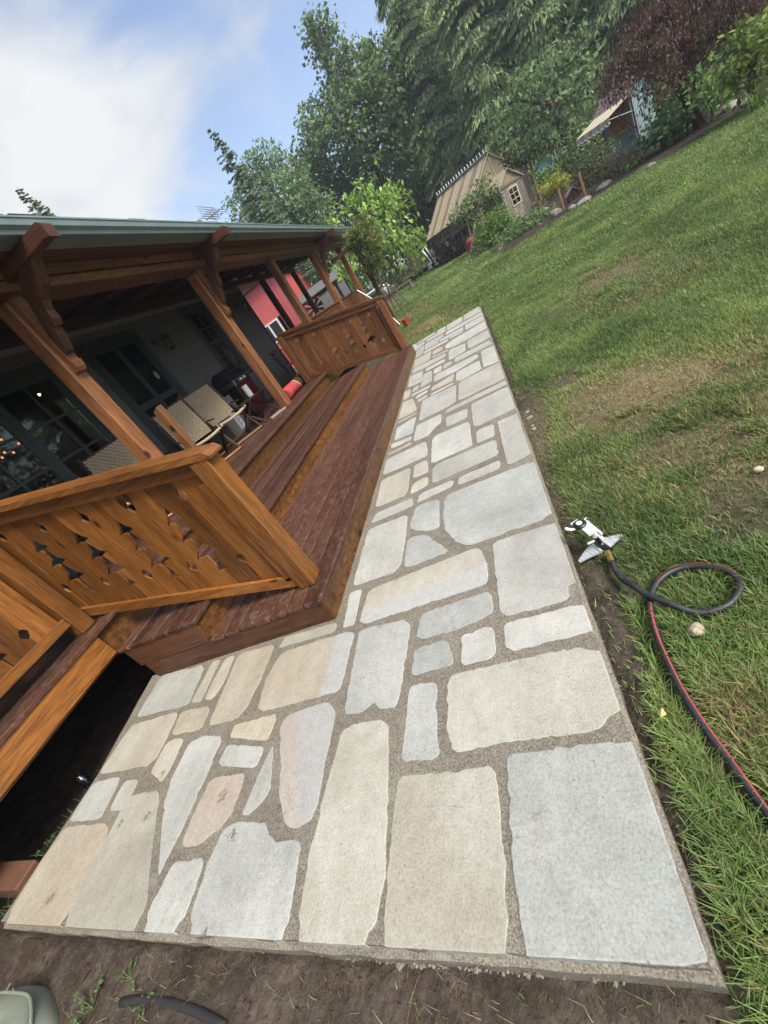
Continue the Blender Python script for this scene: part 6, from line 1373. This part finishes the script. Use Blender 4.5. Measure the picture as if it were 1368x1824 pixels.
# ------------------------------------------------------------------ greenhouse of weathered wood
A = at(783, 352, 30); Bp = at(866, 272, 26); mid = (A + Bp) / 2; th = math.atan2(Bp[1] - A[1], Bp[0] - A[0]); Lh = math.hypot(Bp[0] - A[0], Bp[1] - A[1]) / 2
gz_ = float(ground(795, 464)[2]) * .5 + .12
gh = empty('greenhouse', (mid[0], mid[1], gz_), 'weathered wooden greenhouse with a tan ribbed roof and a small glazed entrance', 'greenhouse', None, th)
G = lambda mb, nm, mat, par=gh, sm=False: mb.build(nm, mat, par, sm, world=False)
rz_ = (A[2] + Bp[2]) / 2 - gz_; HW = 1.72; ez = 1.92 - gz_
def poly_mat(name, c):
    m, t, bs, o = newmat(name); v = coords(t, rnd=False); n1 = noise(t, v, 3, 4); cc_ = ramp(t, n1, [(.3, tuple(q * .85 for q in c)), (.7, c)]); t.links.new(cc_, bs.inputs['Base Color']); bs.inputs['Roughness'].default_value = .4
    tr = N(t, 'ShaderNodeBsdfTranslucent'); t.links.new(cc_, tr.inputs[0]); mx_ = N(t, 'ShaderNodeMixShader'); mx_.inputs[0].default_value = .3; t.links.new(bs.outputs[0], mx_.inputs[1]); t.links.new(tr.outputs[0], mx_.inputs[2]); t.links.new(mx_.outputs[0], o.inputs[0]); return m
M['poly'] = poly_mat('tan_polycarbonate', (.36, .29, .18)); M['poly2'] = poly_mat('pale_polycarbonate', (.58, .49, .33))
for s_ in (-1, 1):
    npn = 9
    for k in range(npn):
        x0 = -Lh - .12 + (2 * Lh + .24) * k / npn; x1 = x0 + (2 * Lh + .24) / npn
        MBq = MB(); MBq.prism([(0, rz_), (s_ * (HW + .16), ez - .13), (s_ * (HW + .16), ez - .105), (0, rz_ + .03)], lambda a, h_, t_: (t_, a, h_), x0 + .004, x1 - .004); G(MBq, 'roof_panel', M['poly'] if k % 2 else M['poly2'])
        MBq = MB(); MBq.prism([(0, rz_ + .031), (s_ * (HW + .165), ez - .104), (s_ * (HW + .165), ez - .075), (0, rz_ + .06)], lambda a, h_, t_: (t_, a, h_), x1 - .035, x1 + .012) if k < npn - 1 else MBq.box(0, .01, 0, .01, rz_, rz_ + .01); G(MBq, 'batten', M['poly2'])
rc = G(MB().box(-Lh - .14, Lh + .14, -.09, .09, rz_ + .04, rz_ + .10, .01), 'ridge_cap', M['steel'])
for k in range(19):
    x = -Lh - .1 + (2 * Lh + .2) * k / 18; G(MB().lathe([(.035, rz_ + .10), (.02, rz_ + .14), (.035, rz_ + .18), (.008, rz_ + .27)], (x, 0, 0), 6), 'finial', M['silver'], rc)
for s_ in (-1, 1):
    y = s_ * HW; yo = y + s_ * .03
    for k in range(7): x = -Lh + 2 * Lh * k / 6; G(MB().box(x - .05, x + .05, y - .04, y + .06 * s_, -.1, ez - .06, .005), 'wall_post', M['grey_z'])
    G(MB().box(-Lh, Lh, y - .03, y + .03, ez - .16, ez - .06), 'top_plate', M['grey_x']); G(MB().box(-Lh, Lh, y - .025, y + .025, .55, .63), 'sill_plate', M['grey_x'])
    for k in range(6):
        x0 = -Lh + 2 * Lh * k / 6 + .06; x1 = -Lh + 2 * Lh * (k + 1) / 6 - .06
        for r0, r1 in ((.66, (.66 + ez - .18) / 2), ((.70 + ez - .18) / 2, ez - .18)):
            f_ = MB(); f_.box(x0, x1, y - .02, y + .02, r0, r0 + .05).box(x0, x1, y - .02, y + .02, r1 - .05, r1).box(x0, x0 + .05, y - .02, y + .02, r0 + .05, r1 - .05).box(x1 - .05, x1, y - .02, y + .02, r0 + .05, r1 - .05).box((x0 + x1) / 2 - .02, (x0 + x1) / 2 + .02, y - .018, y + .018, r0 + .05, r1 - .05)
            w_ = G(f_, 'window', M['grey_x']); G(MB().box(x0 + .05, x1 - .05, y - .006, y + .006, r0 + .05, r1 - .05), 'pane', M['glass'], w_)
        for j in range(3): xa = x0 - .06 + (x1 - x0 + .12) * j / 3; G(MB().box(xa + .004, xa + (x1 - x0 + .12) / 3 - .004, y - .015, y + .015, -.1, .55), 'wall_board', M['grey_z'])
for xg in (-Lh, Lh):
    nb = 14
    for j in range(nb):
        ya = -HW + 2 * HW * j / nb; yb = ya + 2 * HW / nb; hm = lambda q: ez - .1 + (rz_ - ez + .08) * (1 - abs(q) / HW)
        h_lo = 1.55 if abs((ya + yb) / 2) < 1.2 else None
        mbq = MB(); mbq.prism([(ya + .004, -.1), (yb - .004, -.1), (yb - .004, min(hm(yb), 1.75)), (ya + .004, min(hm(ya), 1.75))], lambda a, h_, t_: (t_, a, h_), xg - .015, xg + .015); G(mbq, 'gable_board', M['grey_z'])
        if max(hm(ya), hm(yb)) > 1.76:
            mbq = MB(); mbq.prism([(ya, 1.75), (yb, 1.75), (yb, max(1.751, hm(yb))), (ya, max(1.751, hm(ya)))], lambda a, h_, t_: (t_, a, h_), xg - .01, xg + .01); G(mbq, 'gable_panel', M['poly'])
    for s_ in (-1, 1):
        mbq = MB(); mbq.bar((xg, s_ * (HW + .14), ez - .14), (xg, 0, rz_), .06, .12); G(mbq, 'barge_board', M['grey_y'])
    G(MB().box(xg - .03, xg + .03, -.05, .05, 1.75, rz_ - .05), 'king_post', M['grey_z'])
# glazed entrance on the near gable
x0, x1 = Lh + .02, Lh + 1.25; vy0, vy1 = -1.05, .25; vh = 1.5; vr = 2.05; ym = (vy0 + vy1) / 2
for k in range(7): ya = vy0 + (vy1 - vy0) * k / 7; yb = ya + (vy1 - vy0) / 7; \
    (G(MB().box(x1 - .02, x1 + .02, ya + .006, yb - .006, -.1, vh), 'entrance_board', M['grey_z']) if k in (0, 1, 5, 6) else (G(MB().box(x1 - .02, x1 + .02, ya + .003, yb - .003, -.1, .55), 'entrance_board', M['grey_z']), G(MB().box(x1 - .02, x1 + .02, ya + .003, yb - .003, 1.32, vh), 'entrance_board', M['grey_z'])))
wy0, wy1 = vy0 + (vy1 - vy0) * 2 / 7, vy0 + (vy1 - vy0) * 5 / 7
f_ = MB(); f_.box(x1 + .0, x1 + .05, wy0, wy0 + .035, .55, 1.32).box(x1, x1 + .05, wy1 - .05, wy1, .55, 1.32).box(x1, x1 + .05, wy0 + .05, wy1 - .05, .55, .60).box(x1, x1 + .05, wy0 + .05, wy1 - .05, 1.27, 1.32)
f_.box(x1 + .005, x1 + .045, (wy0 + wy1) / 2 - .009, (wy0 + wy1) / 2 + .009, .60, 1.27)
for k in (1, 2): f_.box(x1 + .006, x1 + .044, wy0 + .05, wy1 - .05, .60 + .67 * k / 3 - .012, .60 + .67 * k / 3 + .012)
w_ = G(f_, 'window', M['cream_paint']); G(MB().box(x1 + .01, x1 + .014, wy0 + .05, wy1 - .05, .60, 1.27), 'pane', M['glass'], w_)
for s_, yv in ((-1, vy0), (1, vy1)):
    for k in range(5): xa = x0 + (x1 - x0) * k / 5; G(MB().box(xa + .003, xa + (x1 - x0) / 5 - .003, yv - .015, yv + .015, -.1, vh), 'entrance_board', M['grey_z'])
    mbq = MB(); mbq.prism([(ym, vr), (yv + s_ * .12, vh - .1), (yv + s_ * .12, vh - .075), (ym, vr + .03)], lambda a, h_, t_: (t_, a, h_), x0, x1 + .12); G(mbq, 'entrance_roof', M['poly2'])
mbq = MB(); mbq.prism([(vy0, vh), (vy1, vh), (ym, vr)], lambda a, h_, t_: (t_, a, h_), x1 - .01, x1 + .01); G(mbq, 'entrance_gable', M['poly'])
G(MB().box(x1 + .02, x1 + .05, vy0 - .05, vy1 + .05, vh - .06, vh + .03), 'lintel', M['grey_y'])
# shelves with dark pots along the greenhouse wall
rot = Matrix.Rotation(th, 4, 'Z')
def gl(x, y, z): v_ = rot @ Vector((x, y, z)); return (mid[0] + v_.x, mid[1] + v_.y, gz_ + v_.z)
e = empty('potting_bench', gl(-.6, -HW - .35, 0), 'dark potting bench along the left wall of the greenhouse', 'bench', None, th)
for z in (.28, .66): G(MB().box(-1.5, 1.3, -.22, .22, z, z + .04), 'shelf', M['dark_x'], e)
for x in (-1.45, -.1, 1.25):
    for y in (-.2, .2): G(MB().box(x - .03, x + .03, y - .03, y + .03, -.1, .66), 'leg', M['dark_z'], e)
for i in range(13):
    x = -1.35 + (i % 7) * .43 + rng.uniform(-.05, .05); z = .70 if i < 7 else .32; r_ = rng.uniform(.08, .13); p0 = gl(-.6 + x, -HW - .35, z)
    o = MB().lathe([(r_ * .7, 0), (r_, r_ * 1.5), (r_ * 1.1, r_ * 1.5), (r_ * 1.1, r_ * 1.75), (r_ * .9, r_ * 1.75)], p0, 10).build('plant_pot', M['black_matt'] if i % 4 else M['green_trim']); tag(o, '%s plant pot on the %s shelf of the potting bench, %s from the left' % ('green' if i % 4 == 0 else 'black', 'upper' if i < 7 else 'lower', ('first', 'second', 'third', 'fourth', 'fifth', 'sixth', 'seventh')[i % 7]), 'pot', 'pots on the potting bench')
P0 = at(838, 431, 24.5); o = MB().lathe([(.05, -.2), (.17, -.14), (.22, 0), (.17, .14), (.05, .2)], tuple(P0), 16).build('orange_ball', plain('orange_red_plastic', (.6, .09, .05), .4), smooth=True); tag(o, 'round orange red ball shaped ornament at the corner of the greenhouse', 'ornament')
# awnings and white roof behind the greenhouse
a = at(938, 272, 27.5); e = empty('white_canopy', tuple(a), 'white canopy roof showing behind the greenhouse', 'canopy')
MB().prism([(-1.15, 0), (0, .34), (1.15, 0), (1.15, .05), (0, .39), (-1.15, .05)], lambda u_, h_, t_: (a[0] + u_, t_, a[2] - .15 + h_), 27.2, 29).build('canopy_roof', M['white'], e)
for sx in (-1.1, 1.1): MB().tube([(a[0] + sx, 27.3, hz_(a[0], 27)), (a[0] + sx, 27.3, a[2] - .12)], .03, 6).build('canopy_leg', M['white'], e)
M['mint'] = plain('mint_canvas', (.10, .27, .235), .8, 0, .08, 4); M['cream'] = plain('cream_canvas', (.36, .32, .20), .8, 0, .08, 4)
def awning(name, label, P, ux, uy, mats, ns, val, scl=.12):
    """P: upper corner; ux: along the wall; uy: outwards and down"""
    P, ux, uy = map(Vector, (P, ux, uy)); e = empty(name, tuple(P), label, 'awning'); up = ux.cross(uy).normalized()
    if up.z < 0: up = -up
    for k in range(ns):
        a0, a1 = k / ns, (k + 1) / ns; q = [P + ux * a0, P + ux * a1, P + ux * a1 + uy, P + ux * a0 + uy]; MB().add(q + [v_ + up * .012 for v_ in q], [(3, 2, 1, 0), (4, 5, 6, 7), (0, 1, 5, 4), (1, 2, 6, 5), (2, 3, 7, 6), (3, 0, 4, 7)]).build('canvas_stripe', M[mats[k % len(mats)]], e)
        w_ = ux / ns; nsub = 8; pl = [(0, 0)] + [(i / nsub, -val + scl * (1 - math.sin(math.pi * i / nsub))) for i in range(nsub + 1)] + [(1, 0)]
        d = uy.normalized() * .012; b0 = P + uy + ux * a0
        MB().prism(pl, lambda u_, h_, t_: tuple(b0 + w_ * u_ + Vector((0, 0, h_)) + d * t_), 0, 1).build('valance', M[mats[k % len(mats)]], e)
        MB().tube([tuple(b0 + w_ * u_ + Vector((0, 0, h_)) + d * .5) for u_, h_ in pl[1:-1]], .03, 4).build('valance_trim', M['white'], e)
    return e
a = at(958, 299, 26.8); bq = at(980, 286, 26.8); awning('garden_awning', 'mint green awning with a white scalloped edge behind the greenhouse', tuple(a + np.array([0, .5, .2])), tuple(bq - a + np.array([.1, 0, .0])), (0, -.5, -.22), ['mint'], 3, .26, .16)

# ------------------------------------------------------------------ blue shed with striped awning
sx, sy = 6.38, 21.3; sz = hz_(sx, sy); top = at(1092, 190, sy - .6)[2]
M['shed_blue'] = plain('blue_grey_paint', (.17, .27, .28), .7, 0, .12, 6)
sh = empty('garden_shed', (sx + .4, sy, sz), 'small blue grey garden shed with a tan window and purple brown roof under the maple', 'shed')
nbd = 9; yA, yB = sy - .65, sy + .65
for k in range(nbd):
    ya = yA + (yB - yA) * k / nbd; yb = yA + (yB - yA) * (k + 1) / nbd
    if 2 <= k <= 6: MB().box(sx, sx + .03, ya + .003, yb - .003, sz - .1, sz + .75).build('wall_board', M['shed_blue'], sh); MB().box(sx, sx + .03, ya + .003, yb - .003, sz + 1.45, top).build('wall_board', M['shed_blue'], sh)
    else: MB().box(sx, sx + .03, ya + .003, yb - .003, sz - .1, top).build('wall_board', M['shed_blue'], sh)
for k in range(6): xa = sx + .03 + .9 * k / 6; MB().box(xa + .003, xa + .147, yA, yA + .03, sz - .1, top + .02).build('wall_board', M['shed_blue'], sh)
MB().box(sx + .03, sx + .93, yB - .03, yB, sz - .1, top).build('side_wall', M['shed_blue'], sh); MB().box(sx + .9, sx + .93, yA + .03, yB - .03, sz - .1, top).build('back_wall', M['shed_blue'], sh); MB().box(sx - .02, sx + .05, yA - .02, yA + .05, sz - .1, top, .003).build('corner_board', M['grey_z'], sh); MB().box(sx - .02, sx + .05, yB - .05, yB + .02, sz - .1, top, .003).build('corner_board', M['grey_z'], sh)
f_ = MB(); w0, w1 = sy - .38, sy + .38; f_.box(sx - .03, sx + .03, w0, w0 + .06, sz + .75, sz + 1.45).box(sx - .03, sx + .03, w1 - .06, w1, sz + .75, sz + 1.45).box(sx - .03, sx + .03, w0 + .06, w1 - .06, sz + .75, sz + .81).box(sx - .03, sx + .03, w0 + .06, w1 - .06, sz + 1.39, sz + 1.45).box(sx - .025, sx + .02, sy - .015, sy + .015, sz + .81, sz + 1.39)
for k in (1, 2): f_.box(sx - .024, sx + .019, w0 + .06, w1 - .06, sz + .81 + .58 * k / 3 - .012, sz + .81 + .58 * k / 3 + .012)
w_ = f_.build('window', M['pale_z'], sh); MB().box(sx + .0, sx + .008, w0 + .06, w1 - .06, sz + .81, sz + 1.39).build('pane', plain('amber_glass', (.22, .12, .05), .15), w_)
MB().box(sx - .06, sx + .03, w0, w1, sz + .69, sz + .745).build('window_sill', M['pale_y'], sh)
M['purple_roof'] = plain('purple_brown_shingle', (.13, .09, .09), .9, 0, .3, 12)
for s_ in (-1, 1):
    for r_ in range(4): a0, a1 = r_ / 4, (r_ + 1) / 4 + .03; MB().prism([(sx + .46 + s_ * .66 * a0, top + .42 - .44 * a0), (sx + .46 + s_ * .66 * a1, top + .42 - .44 * a1), (sx + .46 + s_ * .66 * a1, top + .455 - .44 * a1 ), (sx + .46 + s_ * .66 * a0, top + .44 - .44 * a0)], lambda u_, h_, t_: (u_, t_, h_), yA - .15, yB + .15).build('shingle_row', M['purple_roof'], sh)
MB().prism([(sx, top), (sx + .93, top), (sx + .46, top + .40)], lambda u_, h_, t_: (u_, t_, h_), yA + .001, yA + .03).build('gable', M['shed_blue'], sh)
aw = awning('striped_awning', 'cream striped awning held out from the blue shed on slanting arms', (sx - .02, yA - .05, sz + 1.66), (0, 1.4, 0), (-1.2, 0, -.26), ['cream', 'cream_paint'], 8, .2, .06)
for y in (yA + .02, yB + .02): MB().tube([(sx - .03, y, sz + .62), (sx - .85, y, sz + 1.45)], .018, 6).build('support_arm', M['dark_x'], aw); MB().tube([(sx - .03, y, sz + 1.16), (sx - 1.12, y, sz + 1.34)], .012, 6).build('stay_rod', M['silver'], aw)
for y in (yA - .04, yA + .06): MB().tube([(sx - .05, y, sz - .05), (sx - .05, y, sz + 1.7)], .014, 6).build('guide_rail', M['silver'], aw)

ya_ = R_(34); sh.rotation_euler = (0, 0, ya_); pv0 = Vector(sh.location); Rm = Matrix.Rotation(ya_, 3, 'Z')
aw.location = pv0 + Rm @ (Vector(aw.location) - pv0); aw.rotation_euler = (0, 0, ya_)
# ------------------------------------------------------------------ vine arbour at the end of the porch
g_ = ground(712, 585); px_, py_ = -2.85, 15.4
ar = empty('vine_arbour', (px_, py_, hz_(px_, py_)), 'dark arbour post overgrown by a round mass of vine at the far porch corner', 'arbour')
MB().box(px_ - .07, px_ + .07, py_ - .07, py_ + .07, hz_(px_, py_) - .1, 2.95, .008).build('arbour_post', M['brown_z'], ar); MB().box(px_ - .9, px_ + .5, py_ - .06, py_ + .06, 2.72, 2.84, .006).build('cross_beam', M['brown_x'], ar)
bl = px_blobs(15.3, [(642, 412, 19), (657, 420, 19), (626, 424, 14), (668, 434, 17), (650, 440, 21), (663, 455, 17), (670, 472, 11), (640, 398, 13), (657, 474, 11), (632, 438, 13)], .25)
Vv = blob_leaves(bl, 2.6, .08, .32, [(.14, .19, .05), (.19, .23, .065), (.08, .11, .035), (.23, .25, .085), (.05, .065, .025)], hang=.5, fill=.35); npmesh('vine', Vv[0], Vv[1], M['leaf'], ar, col=Vv[2])
mb = MB()
for q0, q1 in (((665, 470), (708, 560)), ((670, 480), (715, 552)), ((660, 470), (700, 575)), ((672, 478), (728, 540)), ((668, 490), (720, 548)), ((655, 460), (690, 560)), ((680, 500), (724, 566))):
    a, c = at(*q0, 15.2), at(*q1, 15.0); mb.tube([tuple(a), tuple((a + c) / 2 + rng.normal(0, .05, 3)), tuple(c)], [.012, .016, .012], 5)
mb.build('vine_stem', M['bark'], ar)
# ------------------------------------------------------------------ red barn, dark shed, yard things seen between the posts
YB = 25.0; L0, R0 = at(470, 560, YB), at(556, 480, YB); bl_, br_ = L0[0] - 2.5, at(511, 531, YB)[0]; zb_ = hz_(-8, 25)
M['barn'] = plain('red_metal_siding', (.50, .105, .095), .55, 0, .08, 3)
bn = empty('red_barn', ((bl_ + br_) / 2, YB + 1.5, zb_), 'red metal sided barn with a white sliding window seen under the porch roof', 'barn')
nrb = int((br_ - bl_) / .30)
wc0 = at(487, 593, YB); wx0, wx1 = wc0[0] - .72, wc0[0] + .72; wz0, wz1 = wc0[2] - .55, wc0[2] + .55
for k in range(nrb):
    xa = bl_ + (br_ - bl_) * k / nrb; xb = xa + (br_ - bl_) / nrb
    for z0, z1 in (((zb_ - .1, wz0), (wz1, 4.9)) if xa < wx1 and xb > wx0 else ((zb_ - .1, 4.9),)): MB().box(xa + .006, xb - .006, YB, YB + .04, z0, z1).box(xa - .018, xa + .018, YB - .02, YB + .02, z0, z1).build('siding_panel', M['barn'], bn)
MB().box(br_, br_ + .12, YB - .03, YB + .1, zb_ - .1, 4.9).build('corner_trim', M['green_trim'], bn); MB().box(br_ - .02, br_ + .10, YB + .1, YB + 5, zb_ - .1, 4.9).build('side_wall', M['barn'], bn); MB().prism([(bl_ - .3, 4.9), (br_ + .4, 4.9), ((bl_ + br_) / 2, 6.3)], lambda a, h_, t_: (a, t_, h_), YB - .3, YB + 5).build('roof', M['moss'], bn)
f_ = MB(); f_.box(wx0, wx0 + .09, YB - .05, YB + .03, wz0, wz1).box(wx1 - .09, wx1, YB - .05, YB + .03, wz0, wz1).box(wx0 + .09, wx1 - .09, YB - .05, YB + .03, wz0, wz0 + .09).box(wx0 + .09, wx1 - .09, YB - .05, YB + .03, wz1 - .09, wz1).box((wx0 + wx1) / 2 - .05, (wx0 + wx1) / 2 + .05, YB - .04, YB + .02, wz0 + .09, wz1 - .09)
w_ = f_.build('window', M['white'], bn)
for xa, xb in ((wx0 + .09, (wx0 + wx1) / 2 - .05), ((wx0 + wx1) / 2 + .05, wx1 - .09)): MB().box(xa, xb, YB - .01, YB, wz0 + .09, wz1 - .09).build('pane', M['glass'], w_)
MB().box(wx0 - .3, wx1 + .3, YB + 1.5, YB + 1.6, zb_, 4.5).build('inner_wall', M['interior'], bn)
YD = 22.5; a = at(548, 558, YD); c = at(600, 535, YD); z0 = hz_(-6, YD); ztop = at(548, 541, YD)[2]
ds = empty('dark_shed', ((a[0] + c[0]) / 2, YD + 1, z0), 'dark framed open shed with a grey shingle roof beyond the porch railing', 'shed')
xa, xb = a[0] - .05, c[0] + .35
for x in (xa, xb): MB().box(x - .06, x + .06, YD, YD + .12, z0 - .1, ztop).build('corner_post', M['black'], ds); MB().box(x - .06, x + .06, YD + 2, YD + 2.12, z0 - .1, ztop).build('corner_post', M['black'], ds)
MB().box(xa, xb, YD + 1.95, YD + 1.98, z0, ztop).build('back_wall', M['frieze'], ds); MB().box(xa - .1, xb + .1, YD - .02, YD + .1, ztop, ztop + .12).build('eave_beam', M['black'], ds)
M['grey_shingle'] = plain('grey_shingle', (.11, .105, .10), .9, 0, .25, 9)
for k in range(6): MB().prism([(YD - .2 + k * .22, ztop + .121 + k * .07), (YD + .05 + k * .22, ztop + .20 + k * .07), (YD + .05 + k * .22, ztop + .225 + k * .07), (YD - .2 + k * .22, ztop + .15 + k * .07)], lambda u_, h_, t_: (t_, u_, h_), xa - .25, xb + .25).build('shingle_row', M['grey_shingle'], ds)
c = at(561, 548, YD - .4); e = empty('garden_windmill', tuple(c), 'dark metal windmill wheel in front of the dark shed', 'windmill')
for k in range(9):
    t_ = 2 * math.pi * k / 9; d = Vector((math.cos(t_), 0, math.sin(t_))); s_ = Vector((-d.z, 0, d.x)); q = [Vector(c) + d * .1 - s_ * .03, Vector(c) + d * .1 + s_ * .03, Vector(c) + d * .48 + s_ * .12 + Vector((0, -.05, 0)), Vector(c) + d * .48 - s_ * .10]; MB().add(q + [v_ + Vector((0, .01, 0)) for v_ in q], [(0, 1, 2, 3), (7, 6, 5, 4), (0, 4, 5, 1), (1, 5, 6, 2), (2, 6, 7, 3), (3, 7, 4, 0)]).build('blade', M['black'], e)
MB().lathe([(.08, c[1] - .04), (.1, c[1]), (.08, c[1] + .04)], (c[0], 0, c[2]), 10, 'y').build('hub', M['black'], e); MB().tube([(c[0], c[1] + .05, c[2]), (c[0], c[1] + .05, z0 - .1)], .03, 6).build('mast', M['black'], e)
# pale yard things beyond the arbour
c = at(668, 522, 21); e = empty('white_table', (c[0], c[1], hz_(c[0], 21)), 'white garden table top half hidden behind the arbour post', 'table')
MB().box(c[0] - .7, c[0] + .3, 20.6, 21.4, c[2] + .1, c[2] + .16, .01).build('table_top', M['white'], e)
for x in (-.6, .2):
    for y in (20.7, 21.3): MB().tube([(c[0] + x, y, hz_(c[0], 21)), (c[0] + x, y, c[2] + .1)], .025, 6).build('leg', M['white'], e)
c = at(686, 512, 20.4); o = tree('shrub', 'white flowering bush behind the arbour stems', 'shrub', px_blobs(20.4, [(682, 512, 7), (692, 514, 6), (686, 522, 6)], .1), .07, .8, [(.7, .7, .68), (.75, .74, .7), (.1, .16, .05)], trunk=.02)
g_ = ground(724, 520); e = empty('garden_bench', tuple(g_), 'pale low bench at the far left end of the lawn', 'bench')
for k in range(3): MB().box(g_[0] - .5, g_[0] + .5, g_[1] + k * .12, g_[1] + k * .12 + .10, g_[2] + .40, g_[2] + .43).build('seat_slat', M['grey_x'], e)
for x in (-.42, .42): MB().box(g_[0] + x - .03, g_[0] + x + .03, g_[1] + .02, g_[1] + .32, g_[2] - .05, g_[2] + .40).build('leg', M['grey_z'], e)
for i, (q0, q1, lab) in enumerate((((664, 466), (676, 492), 'leftmost bare bamboo cane by the bright tree'), ((712, 468), (726, 494), 'second bamboo cane, left of the potted plants'), ((729, 460), (741, 486), 'tall bamboo cane beside the leaning frame'), ((738, 452), (752, 484), 'rightmost bamboo cane nearest the greenhouse'))):
    g_ = ground(q1[0], q1[1]); Y = min(g_[1], 30.5); b_ = at(*q1, Y); t_ = at(*q0, Y); e = empty('bamboo_cane', tuple(b_), lab, 'cane', 'bamboo canes left of the greenhouse'); b_[2] = hz_(b_[0], Y) - .1; MB().tube([tuple(b_), tuple(t_)], .022, 6).build('cane', M['pale_z'], e); MB().lathe([(.028, t_[2] - .4), (.028, t_[2] - .37)], (float(t_[0] + (b_[0] - t_[0]) * .25), float(t_[1]), 0), 6).build('knot', M['pale_z'], e)
a = at(757, 450, 29.8); e = empty('leaning_frame', tuple(a), 'white window frame leaning near the left corner of the greenhouse', 'frame')
MB().bar(tuple(at(752, 446, 29.8)), tuple(at(768, 466, 29.4)), .06, .04).build('frame_side', M['white'], e); MB().bar(tuple(at(757, 440, 29.8)), tuple(at(772, 462, 29.4)), .06, .04).build('frame_side', M['white'], e); MB().bar(tuple(at(752, 446, 29.81)), tuple(at(757, 440, 29.81)), .06, .04).build('frame_end', M['white'], e)
for i in range(9):
    q = (728 + i * 6 + rng.uniform(-2, 2), 494 - i * 3.4 + rng.uniform(-1, 1)); g_ = ground(*q); Y = min(g_[1], 31); p0 = at(*q, Y); z = hz_(p0[0], Y); r_ = rng.uniform(.12, .2)
    o = MB().lathe([(r_ * .75, 0), (r_, r_ * 1.5), (r_ * 1.08, r_ * 1.5), (r_ * 1.08, r_ * 1.7), (r_ * .9, r_ * 1.7)], (p0[0], Y, z), 10).build('nursery_pot', M['white'] if i in (6, 8) else M['black_matt']); tag(o, '%s nursery pot in the row left of the greenhouse, %s from the left' % ('white' if i in (6, 8) else 'black', ('first', 'second', 'third', 'fourth', 'fifth', 'sixth', 'seventh', 'eighth', 'ninth')[i]), 'pot', 'white nursery pots' if i in (6, 8) else 'black nursery pots')
# thin wire fence panel on the lawn in front of the greenhouse
e = empty('wire_fence', tuple(ground(848, 460)), 'low thin dark wire fence on the lawn in front of the greenhouse', 'fence')
ga, gb_ = ground(843, 464), ground(858, 456)
for k in range(5): t_ = k / 4; b_ = ga + (gb_ - ga) * t_; MB().tube([tuple(b_), tuple(b_ + np.array([0, 0, .5]))], .012, 4).build('fence_wire', M['black'], e)
for h_ in (.25, .48): MB().tube([tuple(ga + np.array([0, 0, h_])), tuple(gb_ + np.array([0, 0, h_]))], .01, 4).build('fence_wire', M['black'], e)

# ------------------------------------------------------------------ thin haze volume, added to veil and lighten the far trees
hm_, ht, hb, ho = newmat('haze'); ht.nodes.remove(hb)
pv = N(ht, 'ShaderNodeVolumePrincipled'); pv.inputs['Color'].default_value = (.86, .93, 1.0, 1); pv.inputs['Density'].default_value = .0013; pv.inputs['Anisotropy'].default_value = .2
ht.links.new(pv.outputs[0], ho.inputs['Volume'])
hz = MB().box(-410, 410, -310, 910, -3, 32).build('haze', hm_); hz['kind'] = 'stuff'; hz['label'] = 'thin pale haze volume added to veil and lighten the far trees'; hz['category'] = 'haze'
